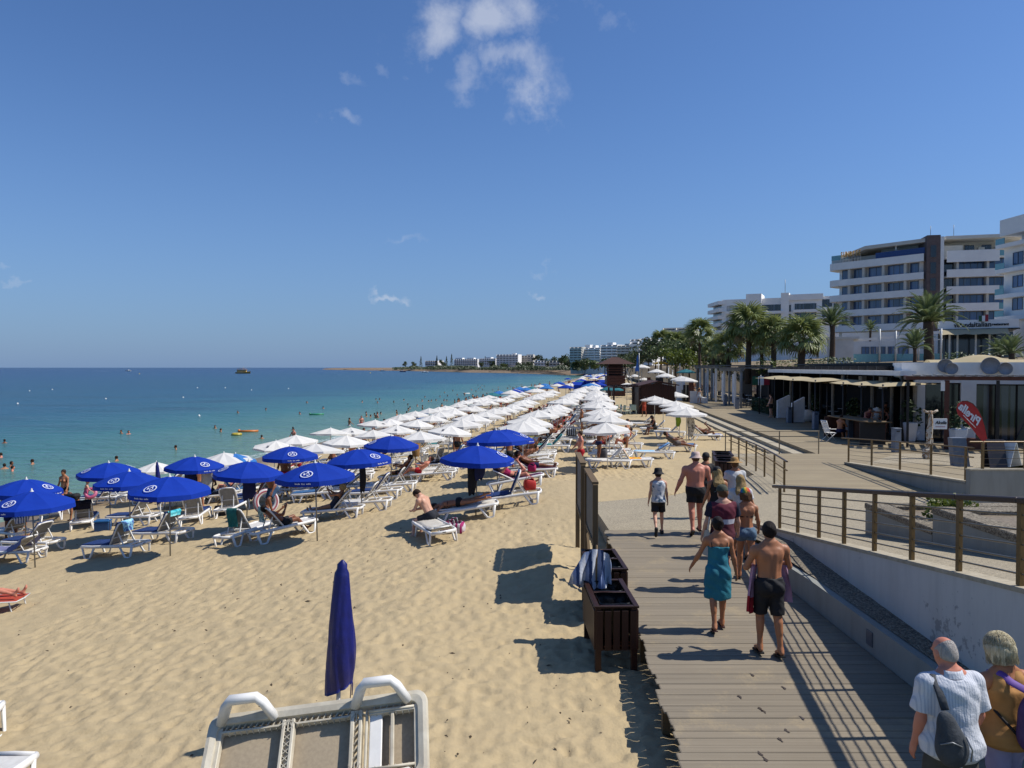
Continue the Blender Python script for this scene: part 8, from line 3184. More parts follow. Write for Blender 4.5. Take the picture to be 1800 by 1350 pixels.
# blond woman with black cap
f = Fig(1.66,True,1.0,legs=((-12,0,12),(12,0,8)),arms=((4,14,14,0),(4,14,14,0)),head=(4,5))
walker("woman with long blond hair under a black cap, dressed in black",f,'tan',[("black_top",f.top(-.02,sleeve=.1,tank=True),C_BLACK,.004),("shorts",f.shorts(.05,.4,.02),C_BLACK,.003)],(f.hair_long(.22,.12,.018),hair_mat('blond')),('cap',C_BLACK),('flip',C_RUB),(X(1262,15.9),15.9,0),R(3),V)
# big man with bucket hat
f = Fig(1.83,wide=1.30,belly=.075,legs=((-9,2,14),(9,2,4)),arms=((4,20,12,0),(6,18,14,0)),head=(8,0),feet=(10,0))
walker("large bare-backed man in black shorts with a pale pink bucket hat",f,'pink',[("shorts",f.shorts(.06,.62,.03),C_BLACK,.005)],(f.hair_short(.008,-.05),hair_mat('brown')),('bucket',C_HATP),('flip',C_RUB),(X(1224,17.0),17.0,0),R(0),V)
# person with black cap beyond him
f = Fig(1.64,True,1.0,legs=((10,0,6),(-10,0,10)),arms=((5,10,14,0),(5,10,14,0)),head=(0,-50))
walker("person in a black peaked cap walking in front of the large bare-backed man",f,'tan',[("top",f.top(-.03),C_BLACK,.004),("shorts",f.shorts(.05,.4,.02),C_BLACK,.003)],(f.hair_short(.012,-.08),hair_mat('dark')),('cap',C_BLACK),None,(X(1241,18.8),18.8,0),0,.018)
# boy
f = Fig(1.50,wide=.86,child=True,legs=((8,2,4),(-16,2,26)),arms=((2,8,12,0),(6,10,16,0)),head=(8,0),feet=(0,20))
f = Fig(1.50,wide=.88,child=True,legs=((-18,2,30),(10,2,4)),arms=((2,8,12,0),(6,10,16,0)),head=(8,0),feet=(30,0))
walker("boy in a pale leaf-print vest, black shorts and a black bucket hat",f,'pale',[("vest",f.top(-.06,off=.016,flare=.06,tank=True),C_MARL,.004),("shorts",f.shorts(.06,.72,.035),C_BLACK,.004)],(f.hair_short(.01,-.05),hair_mat('dark')),('bucket',C_BLACK),('shoe',C_RUB),(X(1158,16.95),16.95,0),R(-3),V)
# old couple in the foreground
VO = .010
f = Fig(1.69,wide=1.10,belly=.05,legs=((10,1,8),(-10,1,10)),arms=((6,5,12,0),(8,12,26,0)),head=(14,8),lean=4)
om = walker("old balding man in a wrinkled white striped shirt with a grey sling bag",f,'pink',[("striped_shirt",f.top(-.13,sleeve=.78,off=.017,loose=.042,flare=.10),striped_shirt(),.006),("trousers",f.shorts(.08,.95,.03),C_GREYC,.004)],None,None,('shoe',C_GREYC),(X(1680,5.72),5.72,0),R(4),VO)
P,cu = f.hair_short(.003,-.045)
cu = cu + [(f.hp(0,-.02,.062),f.H @ np.array([0,.55,.83]))]
link("hair_fringe",sdf_mesh("hair_fringe",P,hair_mat('white'),.008,cu),om)
b = MB()
MT = Matrix([list(r) for r in f.RT.tolist()])
b.lathe([(.094,-.028),(.083,.0),(.080,.026),(.086,.028),(.094,.004),(.108,-.026)],f.tp(0,-.012,.535),26,rot=MT,sx=1.0,sy=.94)
b.build("shirt_collar",bpy.data.materials["fine_striped_shirt"],om)
# sling bag
bgm = mat("grey_bag_cloth",'#3f444a','#2f3338',rough=.8,scale=8,bump=.4,bscale=30)
t = thing("sling_bag","dark grey teardrop sling bag on the old man's left shoulder","bag",om.location,R(4))
P = [('e',np.array([-.17,-.225,.16]),np.array([.085,.05,.17]),np.array(Euler((R(-4),R(-16),0)).to_matrix()),.03),('e',np.array([-.155,-.235,.05]),np.array([.125,.065,.15]),np.array(Euler((R(-4),R(-20),0)).to_matrix()),.05)]
link("bag_body",sdf_mesh("bag_body",P,bgm,.010),t)
b = MB()
pts = [f.tp(-.13,-.150,.30) + np.array([-.03,-.03,0]),f.tp(-.165,-.125,.42),f.tp(-.16,-.05,.525),f.tp(-.13,.07,.48),f.tp(-.10,.15,.35)]
b.tube(pts,.034,8,squash=.28,up=(0,-1,.3))
b.build("strap",bgm,t)
b = MB()
b.tube([(-.08,-.285,.16),(-.04,-.30,.06),(-.05,-.30,-.02)],.006,5)
b.tube([(-.27,-.27,.10),(-.20,-.305,.13),(-.12,-.30,.09)],.006,5)
b.tube([(-.10,-.25,-.08),(-.02,-.20,-.2)],.012,5)
b.build("zip_cords",M_STEEL,t)
f = Fig(1.60,True,1.16,legs=((-8,0,8),(10,0,8)),arms=((10,10,30,0),(20,12,60,20)),head=(10,14),lean=4)
ow = walker("old woman with grey-blond bob, peach camisole and a purple backpack on one shoulder",f,'tan',[("camisole",f.top(-.13,z1=.36,tank=True,off=.026,flare=.12),C_PEACH,.003),("trousers",f.shorts(.04,.98,.03),C_LILAC,.004)],(f.hair_bob(.040,-.085),hair_mat('grey')),None,('shoe',C_WHITE),(X(1776,5.98),5.98,0),R(8),VO)
st = MB()
for k in range(900):
 a = rnd.uniform(0,6.283)
 fr = math.sin(a)
 if fr > .55:
  continue
 r_ = rnd.uniform(.97,1.05)
 pts = []
 jl = rnd.uniform(.75,1.1)
 jit = rnd.uniform(-.12,.12)
 for q in range(7):
  ph = .12 + q * .30
  aa = a + jit * q * .25
  if ph < 1.55:
   pts.append(f.hp(.118 * r_ * math.sin(ph) * math.cos(aa),-.014 + .134 * r_ * math.sin(ph) * math.sin(aa),.028 + .140 * r_ * math.cos(ph)))
  else:
   dz = (ph - 1.55) * .36 * jl
   rr = 1.0 - .05 * (q - 4) + (.06 if q == 6 else 0) * rnd.uniform(-1,1.6)
   pts.append(f.hp(.118 * r_ * rr * math.cos(aa),-.014 + .134 * r_ * rr * math.sin(aa),.028 - dz))
 st.tube(pts,[.0022,.003,.003,.003,.0028,.0022,.001],3,cap=False)
o_ = st.build("hair_strands",hair_mat('grey'),ow)
o_['kind'] = 'stuff'
b = MB()
b.tube([f.tp(-.085,-.118,.31),f.tp(-.095,-.11,.42),f.tp(-.10,-.02,.515),f.tp(-.09,.08,.42)],.006,6)
b.tube([f.tp(.085,-.118,.31),f.tp(.095,-.11,.42),f.tp(.10,-.02,.515),f.tp(.09,.08,.42)],.006,6)
b.build("shoulder_strap",C_PEACH,ow)
t = thing("backpack","purple and dark blue backpack worn by the old woman in peach","bag",ow.location,R(8))
pm = mat("purple_bag_cloth",'#3d2560','#2c1b48',rough=.6,scale=5,bump=.4)
P = [('e',np.array([.05,-.25,.20]),np.array([.15,.09,.21]),np.eye(3),.05),('e',np.array([.04,-.26,.06]),np.array([.15,.10,.14]),np.eye(3),.05)]
link("bag_body",sdf_mesh("bag_body",P,pm,.011),t)
P = [('e',np.array([.03,-.33,.05]),np.array([.12,.05,.11]),np.eye(3),.04)]
link("front_pocket",sdf_mesh("front_pocket",P,mat("navy_bag_cloth",'#1d2142','#151a34',rough=.6),.011),t)
b = MB()
b.tube([(.0,-.22,.40),f.tp(-.04,-.135,.455),f.tp(-.09,-.06,.52),f.tp(-.13,.04,.49)],.034,8,squash=.3,up=(0,-1,.4))
b.build("strap",mat("lilac_strap",'#6d4a9a','#5a3c82',rough=.7),t)
MB().tube([(-.06,-.25,.02),f.tp(-.15,-.13,.16),f.tp(-.17,-.02,.24)],.013,6).build("waist_strap",C_BLACK,t)
MB().tube([(-.04,-.335,.20),(.04,-.35,.22),(.11,-.34,.21)],.006,5).build("zip",M_STEEL,t)
# ------------------------------------------------------------------ people on the sand
def on_bed(lg,fig,y0,label,skin,wear,hair,hat=None,turn=0,z=.365,lift=None,vox=.02,x=0.0,fingers=True):
 M = lg.matrix_basis
 low = lift if lift is not None else .118 * fig.k
 p = M @ Vector((x,y0,z + low))
 o = person(label,fig,skin,wear,hair,hat,None,p,0,vox,None,fingers,ground=False,face=True)
 o.rotation_euler = Euler((lg.rotation_euler[0] * (1 if turn == 0 else -1),0,lg.rotation_euler[2] + R(turn)),'XYZ')
 return o
VB = .019
# sitting man, seen from behind
f = Fig(1.80,wide=1.04,lean=34,legs=((72,14,88),(76,4,80)),arms=((58,4,62,30),(58,4,62,30)),head=(38,0))
p = on_sand(757,936)
person("shirtless dark-haired man in dark shorts sitting hunched on the end of a lounger",f,'pale',[("shorts",f.shorts(.08,.7,.03),mat("dark_grey_shorts",'#23252e','#1a1c24',rough=.9),.004)],(f.hair_short(.016,-.05),hair_mat('dark')),None,None,(p.x,p.y,p.z + .36 + .12),R(62),VB * .85,ground=False)
# prone sunbather: face down, head toward the sitting man
f = Fig(1.66,True,1.05,root=-90,legs=((0,4,6),(-2,5,10)),arms=((150,40,60,0),(150,40,60,0)),head=(-6,50),feet=(60,60))
on_bed(l15,f,-.16,"sunbather in black bikini lying face down beside the sitting man",'tan',[("bikini_bottom",f.briefs(.02),C_BLACK,0),("bikini_band",f.band(.28,.31,.007),C_BLACK,0)],(f.hair_short(.014,-.05),hair_mat('dark')),turn=180,lift=.13)
# blond woman reading
f = Fig(1.66,True,1.05,lean=-38,legs=((84,3,6),(84,3,4)),arms=((48,6,70,30),(48,6,70,30)),head=(34,0),feet=(-15,-15))
on_bed(l8,f,-.02,"blond woman in a dark striped swimsuit reading on a white lounger",'tan',[("swimsuit",(f.briefs(.02)[0] + f.torso_part(-.05,.40,.010) + f.bust(.010),[]),mat("dark_swimsuit",'#24283a','#1a1d2c',rough=.8),0)],(f.hair_bob(.02,-.06),hair_mat('blond')))
bk = MB().box((0,.30,.28),(.16,.20,.02),(R(60),0,0)).build("open_book",M_WHITEP,label="open book held by the blond woman reading on the lounger",cat="book")
bk.matrix_basis = bpy.data.objects[[o.name for o in COL.objects if o.get('label','').startswith("blond woman in a dark striped")][0]].matrix_basis.copy()
# person lying under the white and green towel
f = Fig(1.72,lean=-50,legs=((100,6,62),(96,6,58)),arms=((20,12,60,20),(30,14,70,30)),head=(10,0))
on_bed(l7,f,.02,"dark-skinned sunbather with bent knees on the lounger with the green print towel",'brown',[("shorts",f.shorts(.07,.6,.02),C_BLACK,0)],(f.hair_short(.014,-.05),hair_mat('black')))
# man with the swim ring
f = Fig(1.80,wide=1.15,lean=24,legs=((50,8,60),(20,4,24)),arms=((30,18,30,0),(34,10,40,20)),head=(30,-20))
p = on_sand(480,908)
person("bare-chested sunburnt man in blue shorts bending over the striped swim ring",f,'brown',[("shorts",f.shorts(.07,.75,.03),mat("blue_shorts",'#2c4a6a','#203a56',rough=.9),.004)],(f.hair_short(.012,-.05),hair_mat('dark')),None,None,(p.x,p.y,p.z),R(150),VB)
# waterside group
f = Fig(1.68,True,1.0,lean=82,legs=((6,4,4),(-2,4,2)),arms=((70,8,14,0),(76,6,10,0)),head=(-10,0))
p = on_sand(132,916)
person("woman in a black swimsuit bending over a lounger by the water",f,'tan',[("swimsuit",(f.briefs(.02)[0] + f.torso_part(-.05,.42,.010) + f.bust(.010),[]),C_BLACK,0)],(f.hair_bob(.014,-.06),hair_mat('dark')),None,None,(p.x,p.y,p.z),R(70),VB)
f = Fig(1.70,True,1.0,legs=((2,3,4),(-3,3,4)),arms=((10,10,20,0),(6,10,16,0)),head=(4,0))
p = on_sand(113,897)
person("woman in sunglasses and a dark bandeau standing at the water's edge",f,'tan',[("bandeau",f.band(.26,.38),C_BLACK,0),("bikini_bottom",f.briefs(.03),C_BLACK,0)],(f.hair_bun(),hair_mat('dark')),None,None,(p.x,p.y,p.z),R(172),VB)
f = Fig(1.16,wide=.9,child=True,lean=6,legs=((20,6,16),(-6,6,8)),arms=((30,26,30,0),(30,26,30,0)))
p = on_sand(152,892)
person("small child in a white sun hat and pink swimsuit carrying a pink ring",f,'pale',[("swimsuit",f.shorts(.30,.3,.015),mat("pink_swimsuit",'#b0647c','#9c5068',rough=.8),0)],(f.hair_short(),hair_mat('blond')),('sun',C_WHITE),None,(p.x,p.y,p.z),R(-60),VB)
t = thing("swim_ring","small pink swim ring held by the child in the white hat","swim ring",(p.x + .22,p.y - .05,p.z + .62))
MB().lathe([(.19 + .07 * math.cos(a),.07 * math.sin(a)) for a in [2 * math.pi * q / 12 for q in range(13)]],n=24,rot=(R(60),R(20),0)).build("ring",mat("pink_vinyl",'#b5486c','#c9798f',rough=.35),t)
# others under the blue parasols
f = Fig(1.78,wide=1.1,lean=8,legs=((6,4,8),(-4,4,4)),arms=((10,16,40,20),(10,16,40,20)),head=(12,0))
for n,(px,py,rz,sk,lab,m) in enumerate(((20,950,30,'brown',"sunburnt person standing behind the seaward front parasol",C_NAVY),(44,944,-40,'tan',"second person standing behind the seaward front parasol",C_BLACK),(350,893,20,'tan',"person dressing under the waterside blue parasol",C_BLACK),(501,872,160,'brown',"brown-skinned person standing under a waterside blue parasol",C_RED),(586,843,90,'brown',"person standing at the water behind the first white parasols",C_NAVY))):
 p = on_sand(px,py)
 person(lab,f,sk,[("shorts",f.shorts(.07,.6,.03),m,0)],(f.hair_short(.012,-.05),hair_mat('dark')),None,None,(p.x,p.y,p.z),R(rz),.024,fingers=False)
f = Fig(1.78,wide=1.06,lean=14,legs=((84,6,70),(84,6,70)),arms=((40,10,50,20),(40,10,50,20)),head=(14,0))
p = on_sand(368,880)
person("bare-backed dark-haired man sitting at the end of a beach chair",f,'brown',[("shorts",f.shorts(.07,.6,.03),C_NAVY,0)],(f.hair_short(.014,-.05),hair_mat('black')),None,None,(p.x,p.y,p.z + .46),R(20),.022,ground=False)
f = Fig(1.70,True,1.0,lean=-60,legs=((100,8,80),(100,8,70)),arms=((30,14,60,20),(30,14,60,20)),head=(20,0))
for n,(px,py,rz,lab) in enumerate(((404,872,120,"sunbather with raised knees behind the parasol with the navy garment"),(424,870,100,"second sunbather with raised knees behind the navy garment"))):
 p = on_sand(px,py)
 person(lab,f,'pink',[("bikini_bottom",f.briefs(.02),C_NAVY,0)],(f.hair_bob(),hair_mat('dark')),None,None,(p.x,p.y,p.z + .45),R(rz),.024,ground=False)
# magenta cloth woman and others near the aisle
f = Fig(1.68,True,1.05,lean=-62,legs=((112,6,96),(96,6,60)),arms=((6,18,10,0),(70,10,100,30)),head=(16,0))
o = on_bed(l17,f,.0,"woman in a dark bikini lying with knees up and a magenta cloth over her chest",'pink',[("bikini_bottom",f.briefs(.02),C_BLACK,0),("magenta_cloth",(f.torso_part(.16,.44,.02) + f.bust(.02),[]),T_PINK,.01)],(f.hair_bob(.014,-.05),hair_mat('brown')))
f = Fig(1.80,wide=1.1,lean=-58,legs=((84,6,4),(88,6,8)),arms=((10,12,20,0),(10,12,20,0)),head=(10,0))
p = on_sand(936,836)
lx = lounger(936,838,3,30,"lounger behind the woman with the magenta cloth, its sunbather half hidden",T_PUR)
on_bed(lx,f,.0,"brown-skinned man lying behind the woman with the magenta cloth",'brown',[("shorts",f.shorts(.07,.6,.03),C_NAVY,0)],(f.hair_short(.012,-.05),hair_mat('black')),z=.42)
f = Fig(1.72,wide=1.0,lean=-58,legs=((116,6,100),(112,6,92)),arms=((30,20,80,20),(12,14,20,0)),head=(12,0))
on_bed(l18,f,.0,"sunbather lying with both knees raised near the overlapping blue parasols",'tan',[("briefs",f.briefs(.03),C_BLACK,0)],(f.hair_short(.012,-.05),hair_mat('dark')))
f = Fig(1.78,lean=-40,legs=((96,6,60),(90,6,40)),arms=((20,12,50,20),(20,12,50,20)),head=(10,0))
on_bed(l12,f,.0,"dark-haired person sitting up on the mustard yellow towel",'brown',[("shorts",f.shorts(.07,.6,.02),C_BLACK,0)],(f.hair_short(.012,-.05),hair_mat('black')))
# right-hand group by the nearest white parasols
f = Fig(1.72,True,1.0,lean=-30,legs=((108,6,96),(100,6,80)),arms=((40,12,60,20),(40,12,60,20)),head=(20,0))
p = on_sand(1098,792)
person("person in an orange top with knees raised under the nearest white parasol",f,'pink',[("orange_top",f.top(-.02,tank=True),mat("orange_cloth",'#b0441c','#9c3814',rough=.9),.003),("bikini_bottom",f.briefs(.0),C_BLACK,0)],(f.hair_short(.014,-.05),hair_mat('dark')),None,None,(p.x,p.y,p.z + .50),R(86),.022,ground=False)
f = Fig(1.80,wide=1.15,lean=-52,legs=((100,6,50),(86,6,10)),arms=((16,12,30,0),(16,12,30,0)),head=(10,0))
p = on_sand(1188,795)
person("large sunbather in a grey top lying on the lounger near the landing",f,'brown',[("grey_top",f.top(-.06),mat("grey_cloth",'#5d5653','#4c4643',rough=.9),.003),("shorts",f.shorts(.02,.5,.02),mat("grey_cloth",'#5d5653'),0)],(f.hair_short(.012,-.05),hair_mat('dark')),None,None,(p.x,p.y,p.z + .50),R(-86),.022,ground=False)
f = Fig(1.76,wide=1.0,lean=-62,legs=((122,5,104),(104,5,70)),arms=((14,14,20,0),(14,14,20,0)),head=(12,0))
on_bed(l22,f,.05,"tanned man in black trunks with knees up on the blue-ended lounger",'brown',[("trunks",f.briefs(.05,.011),C_BLACK,0)],(f.hair_short(.012,-.05),hair_mat('black')))
f = Fig(1.70,True,1.0,lean=12,legs=((88,6,80),(88,6,70)),arms=((40,10,60,20),(40,10,60,20)),head=(14,0))
p = on_sand(1150,764)
person("dark-haired woman in black sitting on the lounger between the white parasols",f,'brown',[("top",f.top(-.02,tank=True),C_BLACK,.003),("shorts",f.shorts(.02,.3,.02),C_BLACK,0)],(f.hair_bob(.016,-.1),hair_mat('black')),None,None,(p.x,p.y,p.z + .48),R(100),.022,ground=False)
f = Fig(1.74,wide=1.0,legs=((8,3,6),(-8,3,8)),arms=((10,10,30,0),(4,10,20,0)))
p = on_sand(1132,733)
person("person in a red-orange wrap standing at the beach hut",f,'brown',[("wrap",f.wrap(-.42,.30),mat("rust_wrap",'#a03c22','#8a3019',rough=.9),.004)],(f.hair_short(.012,-.05),hair_mat('black')),None,None,(p.x,p.y,p.z),R(30),.024)
# promenade people
f = Fig(1.66,True,.95,legs=((10,2,6),(-12,2,14)),arms=((8,10,16,0),(4,10,16,0)))
p = at_z(1229,710,0)
person("woman in a short white dress and hat walking away along the promenade",f,'tan',[("white_dress",f.wrap(-.30,.38,.22,.17),C_WHITE,.004)],(f.hair_bun(),hair_mat('brown')),('straw',C_STRAW),None,(p.x,p.y,0),R(-4),.024)
f = Fig(1.80,wide=1.2,belly=.07,legs=((4,3,4),(-2,3,4)),arms=((8,10,30,10),(8,10,30,10)))
p = at_z(1355,734,0)
person("heavy shirtless man in black shorts standing by the menu boards",f,'pale',[("shorts",f.shorts(.05,.6,.03),C_BLACK,.003)],(f.hair_short(.010,-.05),hair_mat('dark')),None,None,(p.x,p.y,0),R(60),.022)
f = Fig(1.76,lean=30,legs=((80,5,84),(80,5,84)),arms=((50,16,60,30),(50,16,60,30)),head=(-6,0))
for n,(px,py,rz,sk,lab,hm) in enumerate(((1528,768,190,'pink',"left one of the three people leaning on the bar counter",None),(1544,769,170,'tan',"middle one of the three at the bar counter, in a pale sun hat",('sun',C_WHITE)),(1557,768,160,'pink',"right one of the three people leaning on the bar counter",None))):
 p = at_z(px,py,0)
 person(lab,f,sk,[("top",f.top(-.02,tank=True),(mat("rose_cloth",'#8f4a50','#7a3c42'),C_WHITE,C_BLACK)[n],.003),("shorts",f.shorts(.02,.6,.02),C_NAVY,0)],(f.hair_short(.012,-.05),hair_mat('dark')),hm,None,(p.x,p.y + .4,.92),R(rz),.024,ground=False)
f = Fig(1.82,wide=1.05,legs=((4,3,4),(-2,3,4)),arms=((20,10,50,20),(20,10,50,20)))
p = at_z(1561,766,0)
person("man in a dark cap standing behind the bar counter",f,'brown',[("shorts",f.shorts(.05,.6,.03),C_BLACK,.003)],(f.hair_short(.010,-.05),hair_mat('dark')),('cap',C_BLACK),None,(p.x + .5,p.y + 1.3,0),R(200),.024)
f = Fig(1.76,lean=10,legs=((84,5,84),(84,5,84)),arms=((40,12,60,30),(40,12,60,30)))
p = at_z(1470,774,0)
person("bare-backed person sitting low beside the white folding chair",f,'tan',[("shorts",f.shorts(.02,.6,.02),C_NAVY,0)],(f.hair_short(.012,-.05),hair_mat('dark')),None,None,(p.x + .4,p.y + .5,.52),R(-60),.024,ground=False)
for n,(s,t_,rz,lab) in enumerate(((10.5,4.2,120,"seated guest in a white shirt deep inside the shaded terrace"),(12.2,4.6,60,"second seated guest in a white shirt inside the shaded terrace"))):
 p = prom(s,t_)
 person(lab,f,'tan',[("shirt",f.top(-.06),C_WHITE,.003),("trousers",f.shorts(.02,.95,.02),C_NAVY,0)],(f.hair_short(.012,-.05),hair_mat('dark')),None,None,(p.x,p.y,.52),R(rz),.026,ground=False)
# ------------------------------------------------------------------ far people: shared small figures
def small(fig,skin,wear,hm,name="person",vox=.034):
 b = MB()
 parts = [(fig.prims,0,())] + [(P,1,c) for P,c in wear] + ([(fig.hair_short(.012,-.05)[0],2,fig.hair_short(.012,-.05)[1])] if hm else [])
 for P,mi,cuts in parts:
  me = sdf_mesh("t",P,None,vox,cuts)
  vs = [tuple(v.co) for v in me.vertices]
  fs = [tuple(p.vertices) for p in me.polygons]
  b.add(vs,fs,mi,True)
  bpy.data.meshes.remove(me)
 mats = [skin_mat(skin),wear_m,hair_mat('dark')]
 return b.mesh(name,mats),-fig.zmin()
STAND,SIT,LIE,SWIM = [],[],[],[]
for k,(sk,cm_) in enumerate((('tan',C_BLACK),('brown',C_NAVY),('pink',C_RED),('tan',C_WHITE))):
 wear_m = cm_
 f = Fig(1.72,k % 2 == 1,1.0,legs=((8 - 5 * k,4,6),(-8 + 4 * k,4,10)),arms=((14,14,40,20),(4 + 10 * k,12,20,0)))
 STAND.append(small(f,sk,[f.shorts(.07,.5,.02) if k % 2 == 0 else f.briefs(.03)],True))
 f = Fig(1.72,k % 2 == 1,1.0,lean=-50,legs=((96 + 6 * k,5,20 + 22 * k),(90,5,10 + 10 * k)),arms=((20,14,40,20),(30,14,60,20)))
 LIE.append((small(f,sk,[f.shorts(.05,.45,.02)],True)[0],.5))
 f = Fig(1.72,k % 2 == 1,1.0,lean=10,legs=((86,8,80),(86,8,80)),arms=((40,12,50,20),(40,12,50,20)))
 SIT.append((small(f,sk,[f.shorts(.05,.45,.02)],True)[0],.48))
for x,y,z,L0,od,rn in WPOS:
 if rnd.random() < .5 and y < 85:
  m,dz = rnd.choice(LIE)
  sd = rnd.choice((-.62,.62))
  xx,yy = x + rnd.uniform(-.1,.2),y + sd + rnd.uniform(-.1,.1)
  o = link("person",m,None,(xx,yy,sand_z(xx,yy) + dz),R(88 + rnd.uniform(-10,10)),label=f"sunbather under the {od} white parasol, {'nearer' if sd < 0 else 'farther'} side, in the {rn}",cat="person",group="sunbathers under the white parasols")
 if rnd.random() < .16:
  m,dz = rnd.choice(STAND)
  xx,yy = x + rnd.uniform(-1.6,1.6),y + rnd.uniform(-1.6,1.6)
  link("person",m,None,(xx,yy,sand_z(xx,yy) + dz),rnd.uniform(0,6),label=f"beachgoer standing by the {od} white parasol of the {rn}",cat="person",group="beachgoers standing among the white parasols")
for k in range(34):
 d = rnd.uniform(95,230)
 L = rnd.uniform(2,22)
 x = BX * d - L
 m,dz = rnd.choice(STAND)
 link("person",m,None,(x,d,sand_z(x,d) + dz),rnd.uniform(0,6),label="beachgoer far along the sand beyond the white rows",cat="person",group="beachgoers far along the beach")
for k in range(9):
 d = rnd.uniform(88,118)
 p = prom(d - 33.6,rnd.uniform(-1.2,3.5))
 m,dz = rnd.choice(STAND)
 link("person",m,None,(p.x,p.y,dz),rnd.uniform(0,6),label="person on the far part of the promenade near the white parasols",cat="person",group="people on the far promenade")
# legs of the sunbather on the orange bed, and wet footprints on the boards
f = Fig(1.70,True,1.0,root=90,legs=((2,5,12),(14,4,30)),arms=((10,10,10,0),(10,10,10,0)))
p = on_sand(-34,1078)
person("sunbather on the orange folding bed, only the legs inside the picture",f,'pink',[("bikini_bottom",f.briefs(.02),C_BLACK,0)],(f.hair_bob(),hair_mat('brown')),None,None,(p.x - .08,p.y,p.z + .43),R(8 - 90),.022,ground=False)
b = MB()
for k,(px,py) in enumerate(((1337,1246),(1343,1251),(1378,1209),(1345,1334),(1336,1324),(1383,1284),(1372,1300),(1301,1225),(1410,1262),(1322,1186))):
 c = at_z(px,py,.0055)
 n = 12
 b.add([(c.x + (.016 + .01 * math.sin(3 * a + k)) * math.cos(a + .5),c.y + .05 * math.sin(a),.0055) for a in [2 * math.pi * q / n for q in range(n)]],[tuple(range(n))])
b.build("wet_footprints",mat("wet_timber",'#453b30','#50453a',rough=.4),label="dark wet footprints on the boards of the boardwalk",kind='stuff')
# swimmers
SWL = [(213,758,0),(226,759,0),(388,755,0),(378,749,1),(309,786,0),(8,775,1),(8,820,0),(20,816,1),(22,824,0),(57,812,1),(418,722,1),(527,724,1),(568,714,0),(516,764,2),(515,752,1),(460,767,0),(205,806,1),(2,800,0)]
for px,py,v in SWL:
 p = at_z(px,py + 4,SEA_Z)
 m,dz = STAND[(px * 7 + v) % 4]
 sink = 1.42 if v < 2 else 1.0
 link("person",m,None,(p.x,p.y,SEA_Z + dz - sink),rnd.uniform(0,6),label="bather with head and shoulders above the calm shallow water",cat="person",group="bathers in the near water")
n_sw = 0
while n_sw < 88:
 d = 60 * (1 + 3.2 * rnd.random() ** 1.2)
 L = 25 + abs(rnd.gauss(0,1)) * 9 + 1.2
 x = BX * d - L
 px = 900 + x / d * F
 if px < 640 and rnd.random() < .85:
  continue
 m,dz = rnd.choice(STAND)
 sink = min(1.42,.75 + (L - 25) * .11 + rnd.uniform(-.2,.3))
 link("person",m,None,(x,d,SEA_Z + dz - sink),rnd.uniform(0,6),label="bather wading or swimming off the far rows of parasols",cat="person",group="bathers in the far shallows")
 n_sw += 1
# air beds and rings
for n,(px,py,m,lab) in enumerate(((437,757,mat("orange_vinyl",'#c4752c','#b06520',rough=.4),"orange air bed floating near the bathers"),(416,763,mat("yellow_vinyl",'#b5a23a','#a3922e',rough=.4),"yellow swim ring floating with a bather"),(557,727,mat("green_vinyl",'#2f8f62','#267a52',rough=.4),"green float with two bathers beyond the parasols"),(820,690,M_WHITEP,"white paddle board with a rider far out in the shallows"))):
 p = at_z(px,py + 2,SEA_Z)
 t = thing("air_bed" if n != 1 else "swim_ring",lab,"float",(p.x,p.y,SEA_Z),rnd.uniform(0,1))
 if n == 1:
  MB().lathe([(.34 + .13 * math.cos(a),.08 + .13 * math.sin(a)) for a in [2 * math.pi * q / 10 for q in range(11)]],n=18).build("ring",m,t)
 else:
  b = MB()
  for k in range(5):
   b.tube([(-.85,-.3 + .15 * k,.06),(.85,-.3 + .15 * k,.06)],.085,8)
  b.tube([(-.85,-.3,.14),(-.85,.3,.14)],.11,8)
  b.build("float_body",m,t)
# ------------------------------------------------------------------ boats and buoys
d = 760
p = at_z(427,656.5,SEA_Z)
d = p.y
k_ = d / F
t = thing("tour_boat","stout wooden tour boat with an upper deck and railings anchored off the beach","boat",(p.x,p.y,SEA_Z),R(4))
L2 = 12.5 * k_
wd = mat("varnished_hull",'#c99a48','#a67d36',rough=.5,scale=.6)
b = MB()
rows = []
for i in range(13):
 f = i / 12
 x = -L2 + 2 * L2 * f
 wdt = 2.3 * math.sin(math.pi * min(.98,.12 + .8 * f)) ** .6
 sh = 1.1 + 1.2 * f ** 3 + .25 * (1 - f) ** 2
 rows.append([(x,-wdt,sh),(x,-wdt * .8,-.3),(x,0,-.7),(x,wdt * .8,-.3),(x,wdt,sh)])
b.sheet(rows)
b.sheet([[(r[0][0],r[0][1],r[0][2] - .15),(r[4][0],r[4][1],r[4][2] - .15)] for r in rows],smooth=False)
b.build("hull",wd,t)
MB().box((-1.0,0,2.4),(L2 * 1.25,3.2,1.9)).build("deckhouse",mat("cream_deckhouse",'#d6b765','#c0a04c',rough=.6),t)
for q in range(6):
 MB().box((-1.0 - L2 * .5 + L2 * .2 * q,-1.62,2.6),(L2 * .11,.06,.8)).build("window",M_GLASSD,t)
MB().box((-1.0,0,3.45),(L2 * 1.4,3.6,.15)).build("upper_deck",wd,t)
b = MB()
for q in range(10):
 x = -1.0 - L2 * .68 + L2 * 1.36 * q / 9
 for sy in (-1.7,1.7):
  b.tube([(x,sy,3.5),(x,sy,4.5)],.05,4)
for sy in (-1.7,1.7):
 b.tube([(-1.0 - L2 * .68,sy,4.5),(-1.0 + L2 * .68,sy,4.5)],.06,4)
b.build("railing",wd,t)
MB().box((-1.4,0,5.6),(L2 * .55,3.0,.12)).build("canopy",M_CREAM,t)
for sx in (-.25,.22):
 MB().tube([(-1.4 + L2 * sx,0,3.5),(-1.4 + L2 * sx,0,5.6)],.07,5).build("post",wd,t)
